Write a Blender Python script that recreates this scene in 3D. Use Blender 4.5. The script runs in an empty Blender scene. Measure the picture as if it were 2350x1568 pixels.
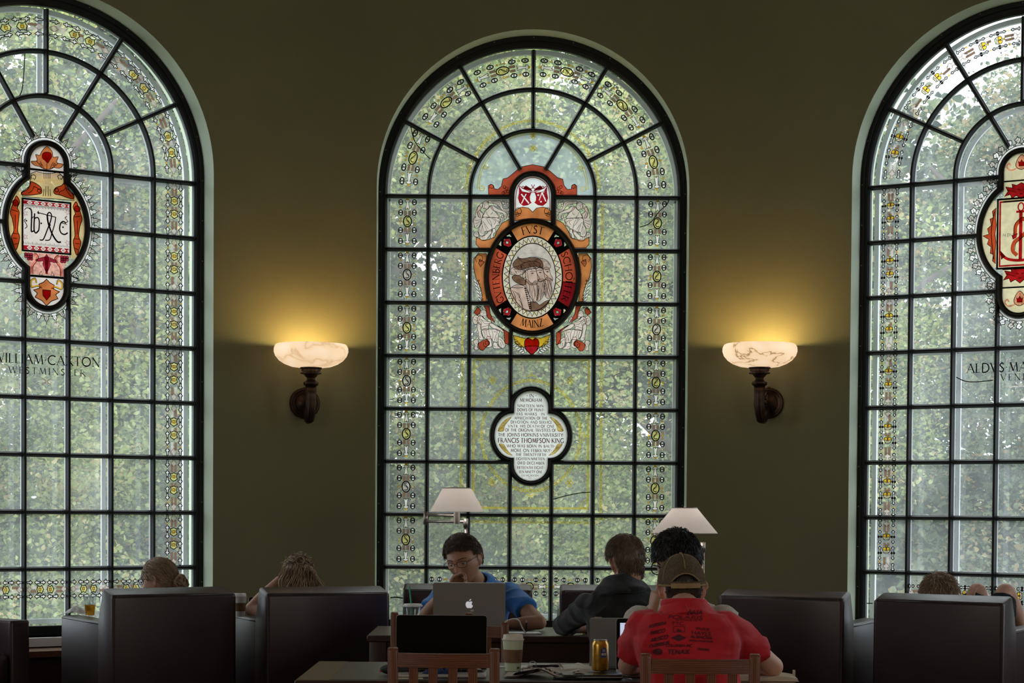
import bpy, bmesh, math, random
import numpy as np
from mathutils import Vector, Matrix, Euler, noise
from mathutils.geometry import tessellate_polygon
PI = math.pi
random.seed(7)
sc = bpy.context.scene
COL = sc.collection

# ------------------------------------------------------------------ camera
F = 4200.0
EYE = 1.39
K = 1.115
PIT, ROL, YAW, SHY = -0.02684093464, 0.00685731667, 0.0034610320, 504.9759
CX0, CY0, CZ0 = -0.15308018797, -6.22377293, -1.96907962187
cp, sp, cyw, syw = math.cos(PIT), math.sin(PIT), math.cos(YAW), math.sin(YAW)
A_ = Matrix(((cyw, -syw, 0), (syw, cyw, 0), (0, 0, 1)))
B_ = Matrix(((1, 0, 0), (0, cp, sp), (0, -sp, cp)))
M_ = B_ @ A_
right0, fwd, up0 = Vector(M_[0]), Vector(M_[1]), Vector(M_[2])
cr, sr = math.cos(ROL), math.sin(ROL)
rightv = cr * right0 + sr * up0
upv = cr * up0 - sr * right0
CAM = Vector((0, 0, EYE))
camd = bpy.data.cameras.new('camera')
cam = bpy.data.objects.new('camera', camd)
COL.objects.link(cam)
R3 = Matrix((rightv, upv, -fwd)).transposed()
cam.matrix_world = Matrix.Translation(CAM) @ R3.to_4x4()
camd.sensor_fit = 'HORIZONTAL'
camd.sensor_width = 36
camd.lens = F / 2350 * 36
camd.shift_y = SHY / 2350
camd.clip_end = 300
camd.clip_start = 0.1
sc.camera = cam


def P(px, py, Y):
    """point of the plane y=Y seen at photo pixel (px,py)"""
    a = (px - 1175) / F
    b = -(py - 784 - SHY) / F
    d = rightv * a + upv * b + fwd
    return CAM + d * (Y / d.y)


def PZ(px, py, Z):
    """point of the horizontal plane z=Z seen at photo pixel"""
    a = (px - 1175) / F
    b = -(py - 784 - SHY) / F
    d = rightv * a + upv * b + fwd
    return CAM + d * ((Z - EYE) / d.z)


def toPix(v):
    d = Vector(v) - CAM
    z = d.dot(fwd)
    return 1175 + F * d.dot(rightv) / z, 784 + SHY - F * d.dot(upv) / z


def W2(X, Y, Z=0):
    return Vector(((X - CX0) * K, (Y - CY0) * K, Z))


# ------------------------------------------------------------------ light, world, exposure
sc.view_settings.view_transform = 'Standard'
sc.view_settings.look = 'None'
sc.view_settings.exposure = 0.5
sc.view_settings.gamma = 1.0
sc.view_settings.use_curve_mapping = False
sc.cycles.use_denoising = True
sc.cycles.max_bounces = 10
sc.cycles.transparent_max_bounces = 24
sc.cycles.transmission_bounces = 6
sc.cycles.diffuse_bounces = 5
sc.cycles.glossy_bounces = 4
sc.cycles.caustics_reflective = False
sc.cycles.caustics_refractive = False
sc.cycles.sample_clamp_indirect = 4.0

SKY = 3.1
w = bpy.data.worlds.new('overcast_sky')
sc.world = w
w.use_nodes = True
nt = w.node_tree
nt.nodes.clear()
o_ = nt.nodes.new('ShaderNodeOutputWorld')
b_ = nt.nodes.new('ShaderNodeBackground')
tc = nt.nodes.new('ShaderNodeTexCoord')
sx = nt.nodes.new('ShaderNodeSeparateXYZ')
rp = nt.nodes.new('ShaderNodeValToRGB')
rp.color_ramp.elements[0].position = 0.0
rp.color_ramp.elements[0].color = (.78, .84, .92, 1)
rp.color_ramp.elements[1].position = 0.6
rp.color_ramp.elements[1].color = (.92, .96, 1.0, 1)
nt.links.new(tc.outputs['Generated'], sx.inputs[0])
nt.links.new(sx.outputs['Z'], rp.inputs[0])
nt.links.new(rp.outputs[0], b_.inputs[0])
b_.inputs[1].default_value = SKY
nt.links.new(b_.outputs[0], o_.inputs[0])


def area_light(name, loc, size, power, color, rot=(0, 0, 0), sy=None):
    l = bpy.data.lights.new(name, 'AREA')
    l.energy = power
    l.color = color
    l.shape = 'RECTANGLE'
    l.size = size
    l.size_y = sy or size
    o = bpy.data.objects.new(name, l)
    COL.objects.link(o)
    o.location = loc
    o.rotation_euler = rot
    return o


# fill light added along both side walls, which have no windows
area_light('side_fill_light', (-5.3, .2, 2.9), 2.6, 92, (1.0, .95, .88), (0, -PI / 2, 0), 5.6)
area_light('side_fill_light', (5.6, .2, 2.9), 2.6, 92, (1.0, .95, .88), (0, PI / 2, 0), 5.6)

# ------------------------------------------------------------------ materials
MATS = {}


def _bsdf(m):
    return m.node_tree.nodes['Principled BSDF']


def mat(name, col, rough=.6, metal=0, var=.0, scale=8, bump=0, bscale=60, spec=.5, sheen=0, coat=0, trans=0, aniso=None, wrinkle=0):
    if name in MATS:
        return MATS[name]
    m = bpy.data.materials.new(name)
    m.use_nodes = True
    n, l = m.node_tree.nodes, m.node_tree.links
    b = _bsdf(m)
    b.inputs['Base Color'].default_value = (*col, 1)
    b.inputs['Roughness'].default_value = rough
    b.inputs['Metallic'].default_value = metal
    b.inputs['Specular IOR Level'].default_value = spec
    if sheen:
        b.inputs['Sheen Weight'].default_value = sheen
    if coat:
        b.inputs['Coat Weight'].default_value = coat
        b.inputs['Coat Roughness'].default_value = .15
    if trans:
        b.inputs['Transmission Weight'].default_value = trans
    t = n.new('ShaderNodeTexCoord')
    mp = n.new('ShaderNodeMapping')
    l.new(t.outputs['Object'], mp.inputs[0])
    if aniso:
        mp.inputs['Scale'].default_value = aniso
    if var:
        nz = n.new('ShaderNodeTexNoise')
        nz.inputs['Scale'].default_value = scale
        nz.inputs['Detail'].default_value = 5
        r = n.new('ShaderNodeValToRGB')
        r.color_ramp.elements[0].position = .3
        r.color_ramp.elements[1].position = .7
        r.color_ramp.elements[0].color = tuple(max(0, c * (1 - var)) for c in col) + (1,)
        r.color_ramp.elements[1].color = tuple(min(1, c * (1 + var)) for c in col) + (1,)
        l.new(mp.outputs[0], nz.inputs[0])
        l.new(nz.outputs[0], r.inputs[0])
        l.new(r.outputs[0], b.inputs['Base Color'])
    if wrinkle:
        wz = n.new('ShaderNodeTexNoise')
        wz.inputs['Scale'].default_value = 5.5
        wz.inputs['Detail'].default_value = 1.5
        wz.inputs['Distortion'].default_value = .5
        wp = n.new('ShaderNodeMapping')
        wp.inputs['Scale'].default_value = (1, 1, 2.2)
        wb = n.new('ShaderNodeBump')
        wb.inputs['Strength'].default_value = wrinkle
        wb.inputs['Distance'].default_value = .05
        l.new(t.outputs['Object'], wp.inputs[0])
        l.new(wp.outputs[0], wz.inputs[0])
        l.new(wz.outputs[0], wb.inputs['Height'])
        l.new(wb.outputs[0], b.inputs['Normal'])
    if bump:
        nz = n.new('ShaderNodeTexNoise')
        nz.inputs['Scale'].default_value = bscale
        nz.inputs['Detail'].default_value = 4
        bp = n.new('ShaderNodeBump')
        bp.inputs['Strength'].default_value = bump
        bp.inputs['Distance'].default_value = .01
        l.new(mp.outputs[0], nz.inputs[0])
        l.new(nz.outputs[0], bp.inputs['Height'])
        if wrinkle:
            l.new(wb.outputs[0], bp.inputs['Normal'])
        l.new(bp.outputs[0], b.inputs['Normal'])
    MATS[name] = m
    return m


def emis(name, col, strength):
    if name in MATS:
        return MATS[name]
    m = bpy.data.materials.new(name)
    m.use_nodes = True
    b = _bsdf(m)
    b.inputs['Base Color'].default_value = (*col, 1)
    b.inputs['Emission Color'].default_value = (*col, 1)
    b.inputs['Emission Strength'].default_value = strength
    MATS[name] = m
    return m


def glassy(name, tint, veil=.12, veilcol=(.8, .9, 1), gloss=.05, dirt=.5, scale=3, tr=True):
    """clear pane: transparent, thin veil of dust that scatters daylight, weak reflection"""
    if name in MATS:
        return MATS[name]
    m = bpy.data.materials.new(name)
    m.use_nodes = True
    n, l = m.node_tree.nodes, m.node_tree.links
    n.clear()
    out = n.new('ShaderNodeOutputMaterial')
    t = n.new('ShaderNodeBsdfTransparent')
    t.inputs[0].default_value = (*tint, 1)
    d = n.new('ShaderNodeBsdfTranslucent')
    d.inputs[0].default_value = (*veilcol, 1)
    g = n.new('ShaderNodeBsdfGlossy')
    g.inputs['Roughness'].default_value = .02
    g.inputs[0].default_value = (1, 1, 1, 1)
    tc = n.new('ShaderNodeTexCoord')
    nz = n.new('ShaderNodeTexNoise')
    nz.inputs['Scale'].default_value = scale
    nz.inputs['Detail'].default_value = 6
    nz.inputs['Roughness'].default_value = .65
    mr = n.new('ShaderNodeMapRange')
    mr.inputs['From Min'].default_value = .35
    mr.inputs['From Max'].default_value = .7
    mr.inputs['To Min'].default_value = veil * (1 - dirt)
    mr.inputs['To Max'].default_value = veil * (1 + dirt)
    l.new(tc.outputs['Object'], nz.inputs[0])
    l.new(nz.outputs[0], mr.inputs[0])
    m1 = n.new('ShaderNodeMixShader')
    l.new(mr.outputs[0], m1.inputs[0])
    l.new(t.outputs[0], m1.inputs[1])
    l.new(d.outputs[0], m1.inputs[2])
    m2 = n.new('ShaderNodeMixShader')
    m2.inputs[0].default_value = gloss
    l.new(m1.outputs[0], m2.inputs[1])
    l.new(g.outputs[0], m2.inputs[2])
    l.new(m2.outputs[0], out.inputs[0])
    MATS[name] = m
    return m


def stain(name, col, clear=.35, var=.25, scale=25):
    """coloured stained glass: part see-through tint, part scattering"""
    if name in MATS:
        return MATS[name]
    m = bpy.data.materials.new(name)
    m.use_nodes = True
    n, l = m.node_tree.nodes, m.node_tree.links
    n.clear()
    out = n.new('ShaderNodeOutputMaterial')
    t = n.new('ShaderNodeBsdfTransparent')
    d = n.new('ShaderNodeBsdfTranslucent')
    tc = n.new('ShaderNodeTexCoord')
    nz = n.new('ShaderNodeTexNoise')
    nz.inputs['Scale'].default_value = scale
    nz.inputs['Detail'].default_value = 4
    r = n.new('ShaderNodeValToRGB')
    r.color_ramp.elements[0].position = .3
    r.color_ramp.elements[1].position = .7
    r.color_ramp.elements[0].color = tuple(c * (1 - var) for c in col) + (1,)
    r.color_ramp.elements[1].color = tuple(min(1, c * (1 + var)) for c in col) + (1,)
    l.new(tc.outputs['Object'], nz.inputs[0])
    l.new(nz.outputs[0], r.inputs[0])
    l.new(r.outputs[0], t.inputs[0])
    l.new(r.outputs[0], d.inputs[0])
    mx = n.new('ShaderNodeMixShader')
    mx.inputs[0].default_value = 1 - clear
    l.new(t.outputs[0], mx.inputs[1])
    l.new(d.outputs[0], mx.inputs[2])
    l.new(mx.outputs[0], out.inputs[0])
    MATS[name] = m
    return m


def wood(name, c1, c2, rough=.45, scale=(9, 9, .7), axis='X', freq=5, coat=.08):
    if name in MATS:
        return MATS[name]
    m = bpy.data.materials.new(name)
    m.use_nodes = True
    n, l = m.node_tree.nodes, m.node_tree.links
    b = _bsdf(m)
    tc = n.new('ShaderNodeTexCoord')
    mp = n.new('ShaderNodeMapping')
    mp.inputs['Scale'].default_value = scale
    wv = n.new('ShaderNodeTexWave')
    wv.inputs['Scale'].default_value = freq
    wv.bands_direction = axis
    wv.inputs['Distortion'].default_value = 6
    wv.inputs['Detail'].default_value = 3
    nz = n.new('ShaderNodeTexNoise')
    nz.inputs['Scale'].default_value = 9
    mx = n.new('ShaderNodeMath')
    mx.operation = 'MULTIPLY'
    r = n.new('ShaderNodeValToRGB')
    r.color_ramp.elements[0].color = (*c1, 1)
    r.color_ramp.elements[1].color = (*c2, 1)
    r.color_ramp.elements[1].position = .6
    l.new(tc.outputs['Object'], mp.inputs[0])
    l.new(mp.outputs[0], wv.inputs[0])
    l.new(mp.outputs[0], nz.inputs[0])
    l.new(wv.outputs['Fac'], mx.inputs[0])
    l.new(nz.outputs['Fac'], mx.inputs[1])
    l.new(mx.outputs[0], r.inputs[0])
    l.new(r.outputs[0], b.inputs['Base Color'])
    b.inputs['Roughness'].default_value = rough
    b.inputs['Coat Weight'].default_value = coat
    b.inputs['Coat Roughness'].default_value = .2
    MATS[name] = m
    return m


M_wall = mat('sage_wall_paint', (.212, .190, .088), .75, var=.04, scale=2, bump=.08, bscale=90)
M_reveal = mat('window_reveal_paint', (.62, .70, .53), .6, var=.05, scale=3, bump=.05, bscale=60)
M_ceil = mat('ceiling_plaster', (.45, .42, .34), .9)
M_floor = mat('dark_carpet', (.05, .035, .03), .95, var=.3, scale=30)
M_iron = mat('black_window_frame', (.008, .0075, .007), .5, spec=.3)
M_ironback = mat('weathered_exterior_paint', (.75, .77, .8), .6)
M_white = mat('storm_window_paint', (.92, .93, .95), .5)
M_black = mat('black_glass_paint', (.006, .005, .004), .8, spec=.1)
M_leather = mat('brown_leather', (.030, .016, .017), .38, var=.15, scale=5, bump=.03, bscale=420, spec=.5, coat=.10)
_bsdf(M_leather).inputs['Specular Tint'].default_value = (1, .84, .90, 1)
M_leath2 = mat('leather_welt', (.02, .012, .012), .35)
M_cherry = wood('cherry_wood', (.11, .034, .013), (.25, .082, .032))
M_cherryx = wood('cherry_wood_horizontal', (.105, .031, .012), (.24, .077, .030), scale=(.7, 9, 9), axis='Z')
M_dkwood = wood('dark_table_wood', (.03, .010, .006), (.07, .024, .012), scale=(.7, 9, 9), axis='Z', rough=.4)
M_tan = wood('olive_wood_edge', (.08, .055, .025), (.2, .15, .08), scale=(5, 1, 5), rough=.3)
M_top = mat('charcoal_table_inlay', (.095, .088, .085), .30, var=.15, scale=60, bump=.1, bscale=300)
M_bronze = mat('dark_bronze', (.075, .042, .028), .38, metal=.85, var=.3, scale=20)
M_alu = mat('brushed_aluminium', (.50, .46, .43), .42, metal=.45, bump=.02, bscale=300)
M_blackpl = mat('black_plastic', (.008, .008, .009), .25)
M_screen = mat('dark_screen_glass', (.003, .003, .003), .12, spec=.25)
M_white_pl = mat('white_plastic', (.78, .76, .74), .4)
M_paper = mat('white_paper', (.8, .78, .73), .8, var=.03, scale=20)
M_cream = mat('cream_paper', (.62, .52, .38), .85, var=.08, scale=30)
M_brass = mat('brushed_nickel', (.36, .30, .26), .32, metal=.8)

# ------------------------------------------------------------------ mesh builder


def cap_safe(n, a, b):
    return a


class MB:
    def __init__(s):
        s.v, s.f, s.mi, s.mats = [], [], [], []
        s.cur = 0

    def use(s, m):
        if m not in s.mats:
            s.mats.append(m)
        s.cur = s.mats.index(m)
        return s

    def add(s, vs, fs):
        k = len(s.v)
        s.v += [tuple(x) for x in vs]
        for f in fs:
            s.f.append(tuple(k + i for i in f))
            s.mi.append(s.cur)
        return s

    def box(s, x0, x1, y0, y1, z0, z1, M=None, b=0):
        if b:
            return s.rbox(x0, x1, y0, y1, z0, z1, b, M)
        vs = [Vector(p) for p in ((x0, y0, z0), (x1, y0, z0), (x1, y1, z0), (x0, y1, z0), (x0, y0, z1), (x1, y0, z1), (x1, y1, z1), (x0, y1, z1))]
        if M:
            vs = [M @ v for v in vs]
        return s.add(vs, ((0, 3, 2, 1), (4, 5, 6, 7), (0, 1, 5, 4), (1, 2, 6, 5), (2, 3, 7, 6), (3, 0, 4, 7)))

    def rbox(s, x0, x1, y0, y1, z0, z1, b, M=None, n=3):
        """box with rounded edges and corners"""
        bm = bmesh.new()
        bmesh.ops.create_cube(bm, size=1)
        for v in bm.verts:
            v.co = Vector(((x0 + x1) / 2 + v.co.x * (x1 - x0), (y0 + y1) / 2 + v.co.y * (y1 - y0), (z0 + z1) / 2 + v.co.z * (z1 - z0)))
        b = min(b, .49 * min(abs(x1 - x0), abs(y1 - y0), abs(z1 - z0)))
        bmesh.ops.bevel(bm, geom=bm.edges[:] + bm.verts[:], offset=b, segments=n, profile=.5, affect='EDGES')
        s.frombm(bm, M)
        return s

    def frombm(s, bm, M=None):
        bm.verts.index_update()
        s.add([(M @ v.co) if M else v.co for v in bm.verts], [[v.index for v in f.verts] for f in bm.faces])
        bm.free()
        return s

    def loft(s, rings, cap=True, closed=False):
        n = len(rings[0])
        k = len(s.v)
        s.v += [tuple(p) for r in rings for p in r]
        m = len(rings)
        for i in range(m if closed else m - 1):
            a, b = k + i * n, k + ((i + 1) % m) * n
            for j in range(n):
                s.f.append((a + j, a + (j + 1) % n, b + (j + 1) % n, b + j))
                s.mi.append(s.cur)
        if cap and not closed:
            s.f.append(tuple(k + j for j in reversed(range(n))))
            s.mi.append(s.cur)
            s.f.append(tuple(k + (m - 1) * n + j for j in range(n)))
            s.mi.append(s.cur)
        return s

    def tube(s, pts, r, n=10, cap=True, closed=False, flat=1.0):
        pts = [Vector(p) for p in pts]
        if not hasattr(r, '__len__'):
            r = [r] * len(pts)
        rings = []
        up = None
        m = len(pts)
        for i, p in enumerate(pts):
            if closed:
                d = pts[(i + 1) % m] - pts[i - 1]
            else:
                d = pts[min(i + 1, m - 1)] - pts[max(i - 1, 0)]
            if d.length < 1e-9:
                d = Vector((0, 0, 1))
            d.normalize()
            if up is None:
                up = Vector((0, 0, 1)) if abs(d.z) < .9 else Vector((1, 0, 0))
            sd = d.cross(up)
            if sd.length < 1e-6:
                sd = d.cross(Vector((0, 1, 0)))
            sd.normalize()
            up = sd.cross(d).normalized()
            rings.append([p + (sd * math.cos(2 * PI * j / n) + up * math.sin(2 * PI * j / n) * flat) * r[i] for j in range(n)])
        return s.loft(rings, cap, closed)

    def lathe(s, prof, n=32, M=None, sx=1, sy=1, cap=True):
        rings = []
        for r, z in prof:
            rings.append([Vector((r * math.cos(2 * PI * j / n) * sx, r * math.sin(2 * PI * j / n) * sy, z)) for j in range(n)])
        if M:
            rings = [[M @ p for p in r] for r in rings]
        return s.loft(rings, cap)

    def prism(s, poly, y0, y1, M=None):
        """polygon in x,z extruded along y"""
        n = len(poly)
        vs = [Vector((p[0], y0, p[1])) for p in poly] + [Vector((p[0], y1, p[1])) for p in poly]
        if M:
            vs = [M @ v for v in vs]
        fs = [(i, (i + 1) % n, n + (i + 1) % n, n + i) for i in range(n)]
        tr = tessellate_polygon([[Vector((p[0], p[1], 0)) for p in poly]])
        fs += [tuple(t) for t in tr] + [tuple(n + i for i in reversed(t)) for t in tr]
        return s.add(vs, fs)

    def ball(s, c, r, nu=16, nv=10, M=None):
        if not hasattr(r, '__len__'):
            r = (r, r, r)
        c = Vector(c)
        rings = []
        for i in range(1, nv):
            t = PI * i / nv
            rings.append([c + Vector((r[0] * math.sin(t) * math.cos(2 * PI * j / nu), r[1] * math.sin(t) * math.sin(2 * PI * j / nu), -r[2] * math.cos(t))) for j in range(nu)])
        if M:
            rings = [[M @ p for p in q] for q in rings]
        return s.loft(rings, True)

    def build(s, name, m=None, parent=None, smooth=False, loc=None, rotz=None, **tags):
        if m is not None and not s.mats:
            s.mats = [m]
        me = bpy.data.meshes.new(name)
        me.from_pydata(s.v, [], s.f)
        for x in s.mats:
            me.materials.append(x)
        if s.mats and len(s.mats) > 1:
            me.polygons.foreach_set('material_index', s.mi)
        if smooth:
            me.polygons.foreach_set('use_smooth', [True] * len(me.polygons))
            if smooth != 'all':
                bm = bmesh.new()
                bm.from_mesh(me)
                bmesh.ops.recalc_face_normals(bm, faces=bm.faces)
                for e in bm.edges:
                    if len(e.link_faces) == 2 and e.calc_face_angle(0) > .7:
                        e.smooth = False
                bm.to_mesh(me)
                bm.free()
        me.update()
        o = bpy.data.objects.new(name, me)
        COL.objects.link(o)
        if parent is not None:
            o.parent = parent
        if loc is not None:
            o.location = loc
        if rotz is not None:
            o.rotation_euler = (0, 0, rotz)
        tag(o, **tags)
        return o


def tag(o, label=None, cat=None, group=None, kind=None):
    if label:
        o['label'] = label
    if cat:
        o['category'] = cat
    if group:
        o['group'] = group
    if kind:
        o['kind'] = kind
    return o


def empty(name, loc, rz=0, label=None, cat=None, group=None, kind=None, rot=None):
    o = bpy.data.objects.new(name, None)
    o.empty_display_size = .1
    COL.objects.link(o)
    o.location = loc
    o.rotation_euler = rot if rot else (0, 0, rz)
    return tag(o, label, cat, group, kind)


def copy_tree(o, parent=None, keep=()):
    c = o.copy()
    COL.objects.link(c)
    if parent is not None:
        c.parent = parent
    for ch in list(o.children):
        copy_tree(ch, c)
    return c

# ------------------------------------------------------------------ room shell
ZS = EYE - CZ0 * K            # height of the windows' spring line
PW, PH = .26 * K, .33075 * K   # one pane
RO, CT = 1.070, .035          # reveal radius and stilt of the arch
RI = .9062 * K                # clear radius inside the frame
TB = .575 - ZS                # reveal bottom, relative to the spring line
DJ = .20                      # depth of the reveal
ZC = 6.6
# centre x, y and rotation of each window plane
WINS = {1: (W2(-2.8187, 4.3991), .5576), 2: (W2(0, 5.25), 0.0), 3: (W2(2.8136, 4.3967), -.5317),
        4: (W2(-4.82, 2.30), 1.10), 5: (W2(4.82, 2.30), -1.08)}
WM = {k: Matrix.Translation((v[0].x, v[0].y, ZS)) @ Matrix.Rotation(v[1], 4, 'Z') for k, v in WINS.items()}
HP = 1.25


def arch(r, c, n=48, a0=0, a1=PI):
    return [(r * math.cos(a0 + (a1 - a0) * i / n), c + r * math.sin(a0 + (a1 - a0) * i / n)) for i in range(n + 1)]


wall = MB()
rev = MB()
for k, Mw in WM.items():
    top, bot = ZC - ZS, -ZS
    def q(pts):
        wall.add([Mw @ Vector((x, -DJ, z)) for x, z in pts], [tuple(range(len(pts)))])
    q([(-HP, bot), (-RO, bot), (-RO, CT), (-HP, CT)])
    q([(RO, bot), (HP, bot), (HP, CT), (RO, CT)])
    q([(-RO, bot), (RO, bot), (RO, TB), (-RO, TB)])
    ar = arch(RO, CT)
    q([(RO, CT), (HP, CT), (HP, top), (RO, top)])
    q([(-HP, CT), (-RO, CT), (-RO, top), (-HP, top)])
    for i in range(len(ar) - 1):
        (x1, z1), (x0, z0) = ar[i], ar[i + 1]
        q([(x0, z0), (x1, z1), (x1, top), (x0, top)])
    out = [(-RO, TB), (RO, TB)] + ar
    n = len(out)
    vs = [Mw @ Vector((x, -DJ, z)) for x, z in out] + [Mw @ Vector((x, .22, z)) for x, z in out]
    rev.add(vs, [(i, (i + 1) % n, n + (i + 1) % n, n + i) for i in range(n)])
# curved piers between the window panels


def hermite(p0, t0, p1, t1, n=16):
    r = []
    for i in range(n + 1):
        u = i / n
        a, b, c, d = 2 * u**3 - 3 * u**2 + 1, u**3 - 2 * u**2 + u, -2 * u**3 + 3 * u**2, u**3 - u**2
        r.append(p0 * a + t0 * b + p1 * c + t1 * d)
    return r


def edge(k, s):
    p = WM[k] @ Vector((s * HP, -DJ, 0))
    t = (WM[k].to_3x3() @ Vector((1, 0, 0)))
    return Vector((p.x, p.y, 0)), Vector((t.x, t.y, 0))


for a, b in ((4, 1), (1, 2), (2, 3), (3, 5)):
    p0, t0 = edge(a, 1)
    p1, t1 = edge(b, -1)
    L = (p1 - p0).length
    h = hermite(p0, t0 * L, p1, t1 * L)
    k0 = len(wall.v)
    wall.v += [(p.x, p.y, 0) for p in h] + [(p.x, p.y, ZC) for p in h]
    m_ = len(h)
    for i in range(m_ - 1):
        wall.f.append((k0 + i, k0 + i + 1, k0 + m_ + i + 1, k0 + m_ + i))
        wall.mi.append(0)
wall.mats = [M_wall]
wo = wall.build('wall_back', M_wall, smooth=True, kind='structure', label='olive green plaster wall curving around the arched windows')
ro_ = rev.build('trim_1', M_reveal, smooth=True, kind='structure', label='pale green painted reveals lining the arched window openings')
pL, pR = edge(4, -1)[0], edge(5, 1)[0]
for nm, p in (('wall_left', pL), ('wall_right', pR)):
    MB().add([(p.x, p.y, 0), (p.x, -6, 0), (p.x, -6, ZC), (p.x, p.y, ZC)], [(0, 1, 2, 3)]).build(nm, M_wall, kind='structure', label='olive side wall of the reading room')
MB().add([(pL.x, -6, 0), (pR.x, -6, 0), (pR.x, -6, ZC), (pL.x, -6, ZC)], [(0, 1, 2, 3)]).build('wall_front', M_wall, kind='structure', label='olive wall behind the viewer')
MB().box(pL.x - 1.5, pR.x + 1.5, -6.2, 14.3, -.1, 0).build('floor', M_floor, kind='structure', label='dark carpeted floor of the reading room')
MB().box(pL.x - 1.5, pR.x + 1.5, -6.2, 14.3, ZC, ZC + .1).build('ceiling', M_ceil, kind='structure', label='plaster ceiling of the reading room')

# radiator cabinets and stone sills under the windows
for k in (1, 2, 3):
    Mw = WM[k]
    b = MB().use(M_white)
    b.box(-RO, RO, -DJ - .06, .0, TB - .055, TB, Mw)
    b.use(M_cherryx).box(-HP + .05, HP - .05, -DJ - .34, -DJ - .005, TB - .1, TB - .062, Mw)
    b.build('trim_%d' % (k + 1), kind='structure', label='pale stone sill over a wooden ledge under a window')
    b = MB().use(M_dkwood)
    b.box(-HP + .08, HP - .08, -DJ - .30, -DJ - .01, -ZS + .02, TB - .105, Mw)
    for i in range(4):
        x0 = -HP + .12 + i * .585
        b.box(x0, x0 + .54, -DJ - .315, -DJ - .29, -ZS + .10, TB - .16, Mw)
    b.build('trim_%d' % (k + 5), kind='structure', label='dark wood panelled base below a window')

# ------------------------------------------------------------------ flat painting on glass
def ribbon(pts, w, closed=False):
    """thin band along a polyline: returns verts and quads"""
    pts = [Vector((p[0], p[1])) for p in pts]
    if closed and (pts[0] - pts[-1]).length < 1e-7:
        pts = pts[:-1]
    n = len(pts)
    vs, fs = [], []
    for i in range(n):
        if closed:
            a, b = pts[i - 1], pts[(i + 1) % n]
        else:
            a, b = pts[max(0, i - 1)], pts[min(n - 1, i + 1)]
        d0, d1 = pts[i] - a, b - pts[i]
        if d0.length < 1e-9: d0 = d1
        if d1.length < 1e-9: d1 = d0
        d0, d1 = d0.normalized(), d1.normalized()
        d = (d0 + d1)
        if d.length < .2: d = d1
        d.normalize()
        nn = Vector((-d.y, d.x))
        k = 1 / max(.5, abs(nn.dot(Vector((-d1.y, d1.x)))))
        ww = (w[i] if hasattr(w, '__len__') else w) / 2 * k
        vs += [pts[i] + nn * ww, pts[i] - nn * ww]
    for i in range(n if closed else n - 1):
        j = (i + 1) % n
        fs.append((2 * i, 2 * i + 1, 2 * j + 1, 2 * j))
    return vs, fs


def subdiv(pts, step, closed):
    out = []
    n = len(pts)
    for i in range(n if closed else n - 1):
        a, b = pts[i], pts[(i + 1) % n]
        L = math.hypot(b[0] - a[0], b[1] - a[1])
        m = max(1, int(L / step))
        for j in range(m):
            out.append((a[0] + (b[0] - a[0]) * j / m, a[1] + (b[1] - a[1]) * j / m))
    if not closed:
        out.append(pts[-1])
    return out


def spline(pts, n=6, closed=False):
    """Catmull-Rom through the points"""
    p = [Vector((a[0], a[1])) for a in pts]
    m = len(p)
    out = []
    for i in range(m if closed else m - 1):
        if closed:
            a, b, c, d = p[i - 1], p[i], p[(i + 1) % m], p[(i + 2) % m]
        else:
            a, b, c, d = p[max(i - 1, 0)], p[i], p[i + 1], p[min(i + 2, m - 1)]
        for j in range(n):
            t = j / n
            out.append(tuple(.5 * ((2 * b) + (c - a) * t + (2 * a - 5 * b + 4 * c - d) * t * t + (3 * b - 3 * c + d - a) * t**3)))
    if not closed:
        out.append(tuple(p[-1]))
    return out


def ell(cx, cy, rx, ry, n=20, a0=0, a1=2 * PI, rot=0):
    full = abs(a1 - a0 - 2 * PI) < 1e-6
    r = []
    for i in range(n if full else n + 1):
        a = a0 + (a1 - a0) * i / n
        x, y = rx * math.cos(a), ry * math.sin(a)
        r.append((cx + x * math.cos(rot) - y * math.sin(rot), cy + x * math.sin(rot) + y * math.cos(rot)))
    return r


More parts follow.
